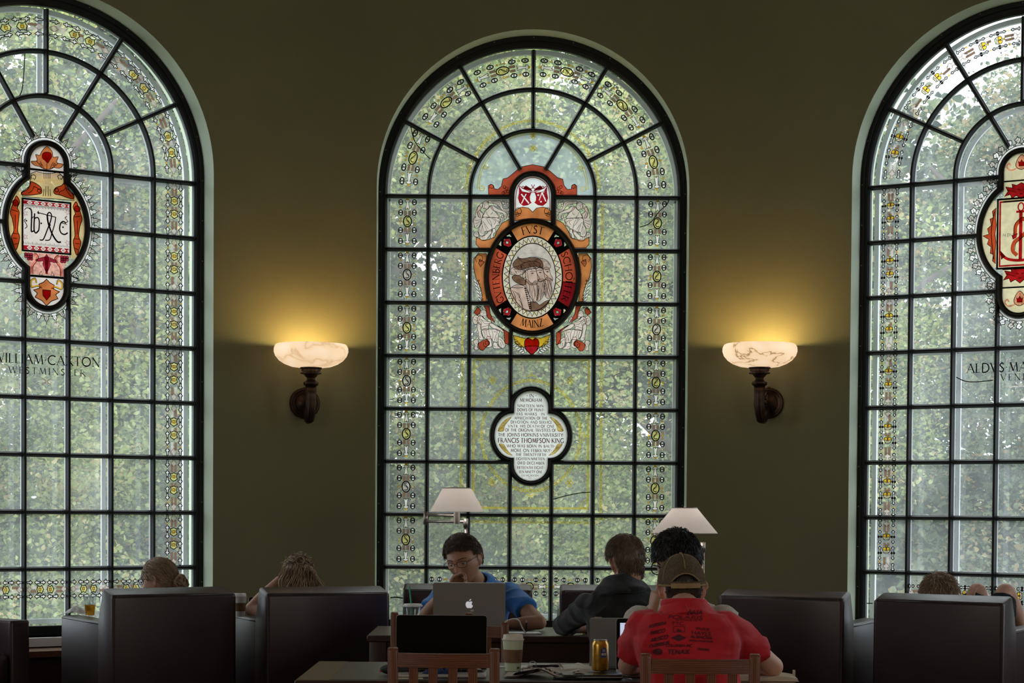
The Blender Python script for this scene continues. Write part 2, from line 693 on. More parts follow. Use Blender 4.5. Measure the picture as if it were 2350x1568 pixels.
class Art:
    """painting on a pane: fills and strokes in a plane; f maps artwork coordinates to the pane"""
    def __init__(s, f=None, y=-.006, step=None):
        s.mb = MB()
        s.f = f or (lambda x, z: (x, z))
        s.y = y
        s.step = step

    def fill(s, pts, m, lay=0):
        if s.step: pts = subdiv(pts, s.step, True)
        q = [s.f(*p) for p in pts]
        tr = tessellate_polygon([[Vector((a, b, 0)) for a, b in q]])
        s.mb.use(m).add([(a, s.y - lay * .0006, b) for a, b in q], [tuple(t) for t in tr])
        return s

    def fill_grid(s, pts, m, lay, step, holes=(), segs=()):
        """fill that leaves holes (polygons) and strokes (a, b, width) open, so what lies behind shines through"""
        xs, ys = [p[0] for p in pts], [p[1] for p in pts]
        x = min(xs)
        q = []
        while x < max(xs):
            y = min(ys)
            while y < max(ys):
                c = (x + step / 2, y + step / 2)
                ok = inside(c, pts) and not any(inside(c, h) for h in holes)
                for a, b, w in segs:
                    if not ok: break
                    dx, dy = b[0] - a[0], b[1] - a[1]
                    t = max(0, min(1, ((c[0] - a[0]) * dx + (c[1] - a[1]) * dy) / (dx * dx + dy * dy)))
                    if math.hypot(c[0] - a[0] - t * dx, c[1] - a[1] - t * dy) < w / 2: ok = False
                if ok: q.append((x, y))
                y += step
            x += step
        s.mb.use(m)
        for x, y in q:
            v = [s.f(*p) for p in ((x, y), (x + step, y), (x + step, y + step), (x, y + step))]
            s.mb.add([(a, s.y - lay * .0006, b) for a, b in v], [(0, 1, 2, 3)])
        return s

    def ring(s, o, i, m, lay=0):
        a = [s.f(*p) for p in o]
        b = [s.f(*p) for p in i]
        n = len(a)
        y = s.y - lay * .0006
        s.mb.use(m).add([(p[0], y, p[1]) for p in a + b], [(j, (j + 1) % n, n + (j + 1) % n, n + j) for j in range(n)])
        return s

    def line(s, pts, w, m, closed=False, lay=1):
        if s.step: pts = subdiv(pts, s.step, closed)
        q = [s.f(*p) for p in pts]
        vs, fs = ribbon(q, w, closed)
        s.mb.use(m).add([(v.x, s.y - lay * .0006, v.y) for v in vs], fs)
        return s

    def shape(s, pts, m, w=.003, lm=None, lay=0):
        s.fill(pts, m, lay)
        s.line(pts, w, lm or M_black, True, lay + 1)
        return s


# ------------------------------------------------------------------ roman lettering drawn from strokes
def _a(cx, cy, rx, ry, d0, d1, n=10):
    return [(cx + rx * math.cos(math.radians(d0 + (d1 - d0) * i / n)), cy + ry * math.sin(math.radians(d0 + (d1 - d0) * i / n))) for i in range(n + 1)]


# width, strokes: (points, weight 1 thick / 0 thin)
L_ = {
    'A': (.78, [([(0, 0), (.38, 1)], 0), ([(.38, 1), (.76, 0)], 1), ([(.16, .36), (.6, .36)], 0)]),
    'B': (.56, [([(.08, 0), (.08, 1)], 1), ([(.08, 1)] + _a(.28, .77, .2, .23, 90, -90) + [(.08, .54)], 0), ([(.08, .54)] + _a(.3, .27, .25, .27, 90, -90) + [(.08, 0)], 1)]),
    'C': (.78, [(_a(.46, .5, .44, .5, 48, 312, 18), 1)]),
    'D': (.78, [([(.08, 0), (.08, 1)], 1), ([(.08, 1)] + _a(.3, .5, .44, .5, 90, -90, 14) + [(.08, 0)], 1)]),
    'E': (.5, [([(.08, 0), (.08, 1)], 1), ([(.08, 1), (.46, 1)], 0), ([(.08, .52), (.4, .52)], 0), ([(.08, 0), (.48, 0)], 0)]),
    'F': (.46, [([(.08, 0), (.08, 1)], 1), ([(.08, 1), (.46, 1)], 0), ([(.08, .52), (.38, .52)], 0)]),
    'G': (.82, [(_a(.46, .5, .44, .5, 48, 300, 18), 1), ([(.72, .42), (.72, .06)], 1)]),
    'H': (.8, [([(.08, 0), (.08, 1)], 1), ([(.7, 0), (.7, 1)], 1), ([(.08, .52), (.7, .52)], 0)]),
    'I': (.18, [([(.09, 0), (.09, 1)], 1)]),
    'J': (.3, [([(.2, 1), (.2, .0), (.12, -.14), (0, -.18)], 1)]),
    'K': (.68, [([(.08, 0), (.08, 1)], 1), ([(.6, 1), (.12, .5)], 0), ([(.2, .56), (.68, 0)], 1)]),
    'L': (.5, [([(.08, 0), (.08, 1)], 1), ([(.08, 0), (.48, 0)], 0)]),
    'M': (.94, [([(.04, 0), (.16, 1)], 0), ([(.16, 1), (.46, .06)], 1), ([(.46, .06), (.76, 1)], 0), ([(.76, 1), (.88, 0)], 1)]),
    'N': (.82, [([(.08, 0), (.08, 1)], 0), ([(.08, 1), (.72, 0)], 1), ([(.72, 0), (.72, 1)], 0)]),
    'O': (.9, [(_a(.45, .5, .43, .5, 0, 360, 24), 1)]),
    'P': (.52, [([(.08, 0), (.08, 1)], 1), ([(.08, 1)] + _a(.26, .74, .24, .26, 90, -90) + [(.08, .48)], 0)]),
    'Q': (.9, [(_a(.45, .5, .43, .5, 0, 360, 24), 1), ([(.5, .1), (.9, -.16)], 1)]),
    'R': (.64, [([(.08, 0), (.08, 1)], 1), ([(.08, 1)] + _a(.26, .75, .24, .25, 90, -90) + [(.08, .5)], 0), ([(.28, .5), (.64, 0)], 1)]),
    'S': (.5, [(spline([(.44, .86), (.3, .99), (.12, .9), (.08, .72), (.24, .54), (.4, .38), (.44, .2), (.3, .03), (.14, .02), (.04, .14)], 3), 1)]),
    'T': (.66, [([(.33, 0), (.33, 1)], 1), ([(0, 1), (.66, 1)], 0)]),
    'U': (.76, [([(.08, 1), (.08, .3)] + _a(.38, .3, .3, .3, 180, 360, 8) + [(.68, 1)], 1)]),
    'V': (.76, [([(0, 1), (.38, 0)], 1), ([(.38, 0), (.74, 1)], 0)]),
    'W': (1.08, [([(0, 1), (.28, 0)], 1), ([(.28, 0), (.54, 1)], 0), ([(.54, 1), (.82, 0)], 1), ([(.82, 0), (1.06, 1)], 0)]),
    'X': (.72, [([(.02, 1), (.7, 0)], 1), ([(.68, 1), (0, 0)], 0)]),
    'Y': (.7, [([(0, 1), (.35, .48)], 1), ([(.7, 1), (.35, .48), (.35, 0)], 1)]),
    'Z': (.66, [([(.04, 1), (.62, 1)], 0), ([(.62, 1), (.02, 0)], 1), ([(.02, 0), (.64, 0)], 0)]),
    '.': (.2, [([(.06, .48), (.14, .48)], 2)]), ',': (.2, [([(.06, .05), (.14, .05)], 2)]), '-': (.36, [([(.04, .5), (.3, .5)], 1)]),
    ' ': (.36, []), '"': (.3, [([(.08, 1), (.08, .8)], 0), ([(.2, 1), (.2, .8)], 0)]),
}


def letters(art, txt, m, x0, z0, h, width=None, gap=.14, th=.13, tn=.055, place=None, serif=True, lay=2, centre=False):
    """write txt in capitals of height h from x0,z0; width squeezes it to fit; place maps (x,z) on a path"""
    tot = sum(L_[c][0] + gap for c in txt) - gap
    sx = (width / (tot * h)) if width else 1
    if centre:
        x0 -= tot * h * sx / 2
    base = art.f
    g = (lambda x, z: base(*place(x, z))) if place else base
    f0 = art.f
    art.f = g
    x = 0
    for c in txt:
        wd, st = L_[c]
        for pts, k in st:
            q = [(x0 + (x + p[0]) * h * sx, z0 + p[1] * h) for p in pts]
            art.line(q, h * (tn, th, .14)[k], m, False, lay)
            if serif:
                for e, nx in ((0, 1), (-1, -2)):
                    if len(pts) < 2: continue
                    p, r = pts[e], pts[nx]
                    if p[1] in (0, 1) and abs(p[1] - r[1]) > .3 and c not in 'CGOSQ':
                        cx = x0 + (x + p[0]) * h * sx
                        art.line([(cx - .13 * h, z0 + p[1] * h), (cx + .13 * h, z0 + p[1] * h)], h * .045, m, False, lay)
        x += wd + gap
    art.f = f0


# ------------------------------------------------------------------ windows
G_clear = glassy('window_glass', (.93, .97, .96), veil=.13, veilcol=(.90, .94, .97), gloss=.02, dirt=.6, scale=2.2)
G_storm = glassy('storm_glass', (.95, .97, .97), veil=.10, veilcol=(.90, .93, .98), gloss=.10, dirt=.5, scale=1.3)
C1_, C2_ = CT - .0, .03       # centre of the arch rings above the spring line


def bar_section(w, d):
    """moulded glazing bar: stepped profile, room side narrow"""
    return [(-w / 2, .012), (w / 2, .012), (w / 2, -.004), (w * .34, -.010), (w * .34, -d * .7), (w * .2, -d), (-w * .2, -d), (-w * .34, -d * .7), (-w * .34, -.010), (-w / 2, -.004)]


def sweep(mb, pts, sec, closed=False):
    """sweep section (offset in plane, y) along a path in the x,z plane"""
    pts = [Vector((p[0], p[1])) for p in pts]
    n = len(pts)
    rings = []
    for i in range(n):
        if closed:
            a, b = pts[i - 1], pts[(i + 1) % n]
        else:
            a, b = pts[max(0, i - 1)], pts[min(n - 1, i + 1)]
        d0 = (pts[i] - a) if (pts[i] - a).length > 1e-9 else (b - pts[i])
        d1 = (b - pts[i]) if (b - pts[i]).length > 1e-9 else d0
        d0, d1 = d0.normalized(), d1.normalized()
        d = (d0 + d1).normalized()
        nn = Vector((-d.y, d.x))
        k = 1 / max(.5, abs(nn.dot(Vector((-d1.y, d1.x)))))
        rings.append([(pts[i].x + nn.x * o * k, y, pts[i].y + nn.y * o * k) for o, y in sec])
    mb.loft(rings, cap=not closed, closed=closed)


BW = .031


def pane(k, px, py):
    """photo pixel -> (s,t) in the plane of window k (for reading the traced artwork)"""
    a = (px - 1175) / F
    b = -(py - 784 - SHY) / F
    d = rightv * a + upv * b + fwd
    Mi = WM[k].inverted()
    o = Mi @ CAM
    e = Mi.to_3x3() @ d
    p = o + e * (-o.y / e.y)
    return p.x, p.z


def offset(pts, d):
    """move a closed outline outwards by d"""
    P_ = [Vector(p) for p in pts]
    n = len(P_)
    ar_ = sum(P_[i].x * P_[(i + 1) % n].y - P_[(i + 1) % n].x * P_[i].y for i in range(n))
    sg = 1 if ar_ > 0 else -1
    o = []
    for i in range(n):
        d0, d1 = (P_[i] - P_[i - 1]).normalized(), (P_[(i + 1) % n] - P_[i]).normalized()
        t = d0 + d1
        if t.length < .1: t = d1
        t.normalize()
        nn = Vector((t.y, -t.x)) * sg
        k = 1 / max(.6, abs(nn.dot(Vector((d1.y, -d1.x)))))
        o.append(tuple(P_[i] + nn * d * k))
    return o


def med2():
    return ell(.002, -.558, .304, .374, 64)


def niche2():
    return [(.129, -.21)] + ell(0, .012, .129, .131, 20, 0, PI) + [(-.129, -.21)]


def quatre():
    r, y = .12, -1.66
    p = [(r, y + .2)] + ell(0, y + .205, r, .109, 14, 0, PI) + [(-r, y + .2), (-r, y + .157)]
    p += ell(-.13, y, .126, .157, 16, PI * .52, PI * 1.48) + [(-r, y - .157), (-r, y - .2)]
    p += ell(0, y - .205, r, .112, 14, PI, 2 * PI) + [(r, y - .2), (r, y - .157)]
    p += ell(.13, y, .126, .157, 16, -PI * .48, PI * .48) + [(r, y + .157)]
    return p


def med13():
    """arched niche over an oval over a rounded foot"""
    r, y = .113, -.366
    a = math.acos(r / .252)
    p = ell(0, .028, r, .113, 18, 0, PI) + [(-r, -.05)]
    p += ell(0, y, .252, .312, 26, PI - a, PI + a) + [(-r, -.69)]
    p += ell(0, -.775, r, .113, 18, PI, 2 * PI) + [(r, -.69)]
    p += ell(0, y, .252, .312, 26, -a, a) + [(r, -.05)]
    return p


def inside(p, poly):
    x, y = p
    r = False
    n = len(poly)
    for i in range(n):
        x0, y0 = poly[i]
        x1, y1 = poly[(i + 1) % n]
        if (y0 > y) != (y1 > y) and x < (x1 - x0) * (y - y0) / (y1 - y0) + x0:
            r = not r
    return r


def clip_line(pts, polys, keep_out=True, step=.012):
    """cut a polyline where it runs inside any of the polygons; returns pieces"""
    q = subdiv(pts, step, False)
    out, cur = [], []
    for p in q:
        if any(inside(p, g) for g in polys):
            if len(cur) > 1: out.append(cur)
            cur = []
        else:
            cur.append(p)
    if len(cur) > 1: out.append(cur)
    return out


def simplify(p):
    """drop collinear points"""
    if len(p) < 3: return p
    o = [p[0]]
    for i in range(1, len(p) - 1):
        a, b, c = o[-1], p[i], p[i + 1]
        if abs((b[0] - a[0]) * (c[1] - b[1]) - (b[1] - a[1]) * (c[0] - b[0])) > 1e-8:
            o.append(b)
    o.append(p[-1])
    return o


def window_build(k, detail=True):
    Mw = WM[k]
    root = bpy.data.objects.new('window_%d' % k, None)
    COL.objects.link(root)
    root.location = Mw.translation
    root.rotation_euler = (0, 0, WINS[k][1])
    names = {1: 'left arched window with a red and gold coat-like medallion and the name of a Westminster printer', 2: 'central arched window with an oval stained glass medallion and a lobed memorial plaque',
             3: 'right arched window with a red anchor medallion and crown border', 4: 'arched window beyond the left edge', 5: 'arched window beyond the right edge'}
    tag(root, names[k], kind='structure')
    # ---- frame
    ar_o, ar_i = arch(RO + .004, CT), arch(RI, .018)
    b = MB()
    for o, i, y0, y1 in ((ar_o, ar_i, -.035, .03),):
        O = [(RO + .004, TB)] + o + [(-RO - .004, TB)]
        I = [(RI, -8 * PH)] + i + [(-RI, -8 * PH)]
        n = len(O)
        rings = []
        for j in range(n):
            (ox, oz), (ix, iz) = O[j], I[j]
            ux, uz = (ox - ix), (oz - iz)
            rings.append([(ox, y1, oz), (ox, y0, oz), (ix + ux * .55, y0, iz + uz * .55), (ix + ux * .5, y0 + .012, iz + uz * .5), (ix + ux * .2, y0 + .012, iz + uz * .2), (ix, -.008, iz), (ix, y1, iz)])
        b.loft(rings, cap=False)
    b.box(-RO, RO, -.03, .03, TB, -8 * PH)
    b.build('frame', M_iron, root, smooth=True)
    b = MB()                                     # rivets along the frame
    for sx_ in (-1, 1):
        for j in range(12):
            b.ball((sx_ * (RO - .012), -.037, .02 - j * .27), .004, 8, 6)
    for j in range(1, 12):
        a = PI * j / 12
        b.ball(((RO - .012) * math.cos(a), -.037, CT + (RO - .012) * math.sin(a)), .004, 8, 6)
    b.build('rivets', M_brass, root, smooth=True)
    # ---- glazing bars
    polys = ([offset(med2(), .02), offset(niche2(), .02), offset(quatre(), .02)] if k == 2 else [offset(med13(), .02)]) if detail else []
    lines = []
    lines += [[(0, RI + .0), (0, 1.615 * PW + .01)]]
    cz = .040
    for deg in (30, 150):
        c_, s_ = math.cos(math.radians(deg - (1.2 if deg < 90 else -1.2))), math.sin(math.radians(deg - (1.2 if deg < 90 else -1.2)))
        lines.append([((RI + .005) * c_, cz + (RI - .02) * s_), (1.46 * PW * c_, cz + 1.46 * PW * s_)])
    for deg in (60, 120):
        c_, s_ = math.cos(math.radians(deg)), math.sin(math.radians(deg))
        lines.append([((RI + .005) * c_, cz + (RI - .02) * s_), (.17 * c_, cz + .17 * s_)])
    for r_, cc in ((2.5, .018), (1.5, .025)):
        lines.append([(r_ * PW, -8 * PH), (r_ * PW, 0)] + arch(r_ * PW, cc, 40) + [(-r_ * PW, 0), (-r_ * PW, -8 * PH)])
    for x in (-.5, .5):
        lines.append([(x * PW, -.03), (x * PW, -8 * PH)])
    for j in range(0, 8):
        lines.append([(-RI, -j * PH), (RI, -j * PH)])
    b, bb = MB(), MB()
    sec = bar_section(BW, .03)
    secb = [(-BW / 2, .013), (BW / 2, .013), (BW / 2, .030), (-BW / 2, .030)]
    for ln in lines:
        for pc in (clip_line(ln, polys) if polys else [ln]):
            pc = simplify(pc)
            sweep(b, pc, sec)
            sweep(bb, pc, secb)
    if detail:
        rs = [(-.002, .012), (.036, .012), (.036, -.012), (.028, -.030), (.014, -.036), (.010, -.028), (-.002, -.022)]
        sw = MB()
        for o in ([med2(), quatre()] if k == 2 else [med13()]):
            sweep(sw, list(reversed(o)), rs, closed=True)
        if k == 2:
            sweep(sw, list(reversed(niche2())), rs)
        sw.build('medallion_ring', M_iron, root, smooth=True)
    b.build('glazing_bars', M_iron, root, smooth=True)
    bb.build('exterior_bars', M_ironback, root)
    # ---- panes
    g = [(RI + .02, -8 * PH - .02)] + arch(RI + .02, .018) + [(-RI - .02, -8 * PH - .02)]
    MB().add([(x, .004, z) for x, z in g], [tuple(range(len(g)))]).build('glass_panes', G_clear, root)
    # ---- storm window outside
    if detail:
        b = MB()
        ys = .14
        def sb(pts, w_=.022, d=.02):
            sweep(b, pts, [(-w_, ys), (w_, ys), (w_, ys + d), (-w_, ys + d)])
        sb([(RI + .004, TB)] + arch(RI + .004, .02) + [(-RI - .004, TB)], .016, .03)
        sb([(1.5 * PW, -8 * PH), (1.5 * PW, 0)] + arch(1.5 * PW, .02, 36) + [(-1.5 * PW, 0), (-1.5 * PW, -8 * PH)], .014)
        sb([(0, 1.5 * PW), (0, RI)], .014)
        for z in (0, -3 * PH, -6 * PH, -8 * PH + .02):
            sb([(-RI, z), (RI, z)], .016)
        st = b.build('storm_frame', M_white, root)
        g = [(RI, TB)] + arch(RI, .02) + [(-RI, TB)]
        MB().add([(x, ys + .01, z) for x, z in g], [tuple(range(len(g)))]).build('storm_glass', G_storm, root)
    return root


wroot = {}
for k in (1, 2, 3):
    wroot[k] = window_build(k)
for k in (4, 5):
    wroot[k] = window_build(k, False)

# ------------------------------------------------------------------ painted and stained glass
S_or = stain('orange_glass', (.72, .25, .085), .3, var=.3, scale=9)
S_dor = stain('red_orange_glass', (.55, .085, .04), .3, var=.3, scale=9)
S_red = stain('ruby_glass', (.42, .012, .02), .25)
S_dred = stain('dark_ruby_glass', (.22, .008, .012), .25)
S_gold = stain('gold_stain', (.92, .50, .04), .4)
S_creamy = stain('ivory_glass', (.72, .60, .38), .2, var=.12)
S_lace = stain('lace_glass', (.74, .62, .50), .2, var=.12)
S_honey = stain('honey_glass', (.72, .50, .24), .3, var=.3, scale=8)
S_yel = stain('yellow_stain', (.95, .75, .30), .4)
S_cream = stain('cream_glass', (.92, .78, .52), .3, var=.12)
S_pink = stain('flesh_glass', (.92, .74, .68), .2, var=.10)
S_white = stain('opal_glass', (.97, .90, .89), .12, var=.04)
S_panel = stain('blush_opal_glass', (.70, .58, .54), .06, var=.05)
S_pale = stain('pale_sepia_paint', (.80, .70, .66), .45)
S_brown = stain('sepia_paint', (.27, .17, .12), .12, var=.15)
S_grey = stain('grey_portrait_glass', (.62, .52, .48), .2, var=.15)
S_mag = stain('plum_glass', (.40, .05, .12), .25)
S_rose = stain('rose_glass', (.80, .36, .30), .25, var=.35, scale=60)
S_line = stain('yellow_trace', (.70, .55, .03), .25)
S_ink = mat('dark_red_lettering', (.24, .008, .015), .8, spec=.1)


def border_motif(art, f, kind, rng):
    """one repeat of the painted border; f(u,v): u 0..1 along the pane, v metres across"""
    g0 = art.f
    art.f = lambda u, v: g0(*f(u, v))
    U = .3688
    e = lambda u, v, ru, rv, n=14, a0=0, a1=2 * PI: [(u + ru / U * math.sin(a0 + (a1 - a0) * i / n), v + rv * math.cos(a0 + (a1 - a0) * i / n)) for i in range(n if a1 - a0 > 6.28 else n + 1)]
    dia = lambda u, v, r: [(u - r / U, v), (u, v + r * .85), (u + r / U, v), (u, v - r * .85)]
    col = lambda: rng.choice([S_gold, S_gold, S_cream, S_pale, S_yel])
    if kind == 2:
        for sv in (-.0475, .0475):
            for u in (.088, .30, .66, .88):
                art.ring(e(u, sv, .0230, .0178), e(u, sv, .0155, .0105), M_black)
                art.fill(e(u - .019, sv, .0095, .0095, 8), S_white, 0)
                art.fill(e(u + .019, sv, .0095, .0095, 8), S_white, 0)
                art.line([(u - .02, sv - .012), (u + .02, sv + .012)], .0046, M_black)
                art.line([(u - .02, sv + .012), (u + .02, sv - .012)], .0046, M_black)
            for u, r in ((.19, .0085), (.42, .0075), (.48, .0095), (.545, .0075), (.77, .0085)):
                art.shape(dia(u, sv, r * 1.1), col(), .0024, S_brown)
        art.shape(e(.48, 0, .0405, .0275, 20), S_yel if rng.random() < .8 else S_pale, .0078)
        S = [(.40, .008), (.405, -.006), (.425, -.010), (.455, .0), (.50, .012), (.535, .010), (.55, -.002), (.54, -.012)]
        art.line(spline([(u, v) for u, v in S], 3), .0058, M_black)
        art.line([(.45, -.014), (.515, .016)], .003, M_black)
        for a, b in ((.26, .365), (.595, .70)):
            for sv in (-.0145, .0145):
                art.fill([(a, sv - .0092), (b, sv - .0092), (b, sv + .0092), (a, sv + .0092)], S_brown)
        for o, sg in ((.035, 1), (.925, -1)):
            h = lambda u: o + sg * u
            art.shape([(h(.0), -.007), (h(.02), -.016), (h(.05), -.018), (h(.045), -.007), (h(.16), -.012), (h(.20), -.015), (h(.19), 0), (h(.20), .015), (h(.16), .012), (h(.045), .007), (h(.05), .018), (h(.02), .016), (h(0), .007)], S_white, .0034, M_black)
            art.fill(e(h(-.012), 0, .008, .0105, 10), S_gold, 1)
            art.shape(dia(h(.185), 0, .006), S_gold, .0015, M_black, 1)
    else:
        for sv in (-.0455, .0455):
            for u, sg in ((.05, 1), (.30, -1), (.38, 1), (.62, -1), (.70, 1), (.95, -1)):
                # small club-ended arrow
                h = lambda d: u + sg * d
                if kind == 1:
                    pp = [(h(-.05), 0), (h(-.045), .0045), (h(.03), .006), (h(.035), .0145), (h(.055), .0145), (h(.062), .006), (h(.085), .005), (h(.095), 0)]
                else:
                    pp = [(h(-.05), 0), (h(-.045), .010), (h(-.03), .013), (h(-.02), .005), (h(.045), .004), (h(.05), .009), (h(.068), .009), (h(.072), .004), (h(.085), .003), (h(.09), 0)]
                pts = [(a, sv + b) for a, b in pp] + [(a, sv - b) for a, b in reversed(pp[1:-1])]
                art.shape(pts, S_white, .0052)
            for u in (.175, .835, .5):
                art.shape(dia(u, sv, .0085 if u != .5 else .006), rng.choice([S_cream, S_yel, S_gold]), .0018, S_brown)
        for a, b in ((.10, .245), (.455, .53), (.74, .90)):
            for sv in (-.0125, .0125):
                art.fill([(a, sv - .009), (b, sv - .009), (b, sv + .009), (a, sv + .009)], S_brown if rng.random() < .7 else S_pale)
        for u in (.34, .60):
            if kind == 1:
                sh = [(-.085, 0), (-.06, .016), (-.065, .028), (-.03, .019), (0, .018), (.04, .025), (.06, .014), (.085, 0)]
                pts = [(u + a, b) for a, b in sh] + [(u + a, -b) for a, b in reversed(sh[1:-1])]
                art.shape(pts, S_yel, .0055)
                art.shape([(u - .03, -.009), (u + .02, -.009), (u + .02, .009), (u - .03, .009)], S_gold, .0035)
            else:
                U2 = 1.0
                art.fill([(u + .058, -.016), (u + .058, .016), (u + .0, .026), (u + .012, .0), (u, -.026)], S_cream, 0)
                for sg_ in (-1, 1):
                    lobe = spline([(u + .005, sg_ * .001), (u - .045, sg_ * .003), (u - .055, sg_ * .012), (u - .035, sg_ * .024), (u + .002, sg_ * .024)], 4)
                    art.fill(lobe, S_gold, 0)
                    art.line(lobe, .0042, M_black)
                art.line([(u + .058, -.016), (u + .058, .016), (u + .0, .027), (u + .012, .0), (u, -.027)], .0045, M_black, True)
                art.line(spline([(u + .040, -.018), (u + .030, 0), (u + .040, .018)], 4), .0035, M_black)
                art.shape([(u - .095, -.006), (u - .095, .006), (u - .062, .004), (u - .062, -.004)], S_gold, .0035)
        for u, sg in ((.03, 1), (.97, -1)):
            h = lambda d: u + sg * d
            if kind == 1:
                pp = [(h(-.03), .006), (h(.0), .010), (h(.03), .019), (h(.06), .017), (h(.08), .008), (h(.115), 0)]
            else:
                pp = [(h(-.03), .020), (h(-.01), .010), (h(.02), .006), (h(.03), .019), (h(.055), .021), (h(.075), .012), (h(.095), .009), (h(.11), 0)]
            art.shape(pp + [(a, -b) for a, b in reversed(pp[:-1])], S_pale, .0036, S_brown)
    art.f = g0


def build_border(k):
    rng = random.Random(k)
    art = Art(step=None)
    xc = 3.01 * PW
    for sd in (-1, 1):
        for r in range(7):
            border_motif(art, lambda u, v, r=r: (sd * (xc - .003) - v * sd * 1, -(r + .04 + .92 * u) * PH), k, rng)
        for r in range(6):
            pass
    # along the arch: twelve bays between the radial bars, same repeat bent on the arc
    rm = (RI + 2.5 * PW) / 2 - .003
    for i in range(6):
        a0, a1 = PI * i / 6, PI * (i + 1) / 6
        border_motif(art, lambda u, v, a0=a0, a1=a1: ((rm + v) * math.cos(a0 + (a1 - a0) * (.045 + .91 * u)), .03 + (rm + v) * math.sin(a0 + (a1 - a0) * (.045 + .91 * u))), k, rng)
    # along the bottom: one repeat per pane
    zc = -7.36 * PH
    for c in range(-2, 3):
        border_motif(art, lambda u, v, c=c: ((c - .5 + .05 + .9 * u) * PW, zc + v), k, rng)
    art.mb.build('painted_border', None, wroot[k])


for k in (1, 2, 3):
    build_border(k)

# ---- leads mending old cracks
def crack(k, pts, w=.006):
    a = Art(y=-.008)
    a.line(spline([pane(k, *p) for p in pts], 6), w, M_black)
    return a.mb


def build_cracks(k, sets):
    m = MB().use(M_black)
    for s_ in sets:
        c = crack(k, s_)
        m.add(c.v, c.f)
    m.build('mending_leads', M_black, wroot[k])


build_cracks(2, [[(943, 292), (952, 325), (972, 350), (988, 366)], [(1468, 522), (1492, 512), (1512, 487), (1530, 470), (1535, 458)], [(1270, 1146), (1300, 1138), (1330, 1132), (1355, 1130)]])
build_cracks(1, [[(56, 124), (54, 165), (50, 205), (44, 220)]])
build_cracks(3, [[(2195, 866), (2215, 875), (2240, 877), (2280, 873)], [(1990, 1385), (2004, 1385)]])

# ---- window 2: yellow trace ornament
art = Art(y=-.0055)


def chain(pts, L=.040, w=.0042, hw=.0075):
    p = subdiv(pts, .004, False)
    d, acc, i, big = 0, 0, 0, True
    seg = []
    lens = [0]
    for a, b in zip(p, p[1:]):
        lens.append(lens[-1] + math.hypot(b[0] - a[0], b[1] - a[1]))
    tot = lens[-1]
    pos = 0

    def at(s_):
        j = min(range(len(lens)), key=lambda q: abs(lens[q] - s_))
        j2 = min(j + 1, len(p) - 1)
        j1 = max(j - 1, 0)
        t = Vector((p[j2][0] - p[j1][0], p[j2][1] - p[j1][1])).normalized()
        return p[j], t
    while pos < tot:
        l = L if big else L * .36
        if pos + l > tot: break
        c, t = at(pos + l / 2)
        r = hw if big else hw * .72
        art.line(ell(c[0], c[1], l / 2, r, 10, rot=math.atan2(t.y, t.x)), w, S_line, True)
        pos += l
        big = not big


q = lambda x, y: pane(2, x, y)
chain([q(1065, 463), q(1057, 1165)])
chain([q(1383, 462), q(1378, 1195)])
chain([q(1080, 1197), q(1370, 1201)])
chain([(x, z) for x, z in [(.46 * math.cos(a), .05 + .475 * math.sin(a)) for a in [PI * i / 60 for i in range(60, -1, -1)]]])
for dx in (-.0055, .0055, 0):
    art.line([(-.400 - dx, -1.13 + dx), (.400 + dx, -1.13 + dx), (.400 + dx, -2.165 - dx), (-.400 - dx, -2.165 - dx)], .0035, S_line, True)
for sx_ in (-1, 1):
    for z_ in (-1.13, -2.165):
        sz = 1 if z_ > -1.5 else -1
        art.line([(sx_ * .39, z_), (sx_ * .35, z_ - sz * .012), (sx_ * .355, z_ - sz * .035), (sx_ * .37, z_ - sz * .05), (sx_ * .39, z_ - sz * .06)], .005, S_line)
    for z_ in (-1.275, -1.985):
        for (dx, dz) in ((0, .016), (0, -.016), (.013, 0), (-.013, 0)):
            art.line(ell(sx_ * .27 + dx, z_ + dz, .010, .012, 8), .0045, S_line, True)
# roundel chain around the plaque
for i in range(64):
    a = 2 * PI * i / 64
    rr_ = (.345, .385)
    c = (rr_[0] * math.cos(a), -1.66 + rr_[1] * math.sin(a))
    if inside(c, offset(quatre(), .05)): continue
    t = math.atan2(rr_[1] * math.cos(a), -rr_[0] * math.sin(a))
    if i % 3 == 0:
        art.line(ell(c[0], c[1], .012, .012, 10), .005, S_line, True)
    else:
        art.line(ell(c[0], c[1], .018, .008, 8, rot=t), .005, S_line, True)
for cx_, cz_, an in ((0, -1.255, 90), (0, -2.065, -90), (-.362, -1.66, 180), (.362, -1.66, 0)):
    c_, s_ = math.cos(math.radians(an)), math.sin(math.radians(an))
    pts = [(0, -.03), (.012, -.02), (.012, -.006), (.036, 0), (.012, .006), (.012, .02), (0, .03)]
    art.line([(cx_ + a * c_ - b * s_, cz_ + a * s_ + b * c_) for a, b in pts], .005, S_line)
# double arch line inside the inner arch, with leaves
for r_ in (.385, .372):
    art.line([(r_, .05)] + arch(r_ - .0, .06, 40) + [(-r_, .05)], .004, S_line)
for sx_ in (-1, 1):
    for x_, z_, r_ in ((.352, .055, .02), (.33, .20, .018)):
        art.line(ell(sx_ * x_, z_, r_, r_ * .8, 7), .004, S_line, True)
        art.line([(sx_ * x_ - r_, z_), (sx_ * x_ + r_, z_)], .003, S_line)
for x_, z_, r_ in ((0, .335, .024), (0, .42, .02)):
    for dx, dz in ((0, .5), (0, -.5), (.5, 0), (-.5, 0)):
        art.line(ell(x_ + dx * r_, z_ + dz * r_, r_ * .45, r_ * .5, 8), .0045, S_line, True)
art.mb.build('yellow_trace_ornament', None, wroot[2])

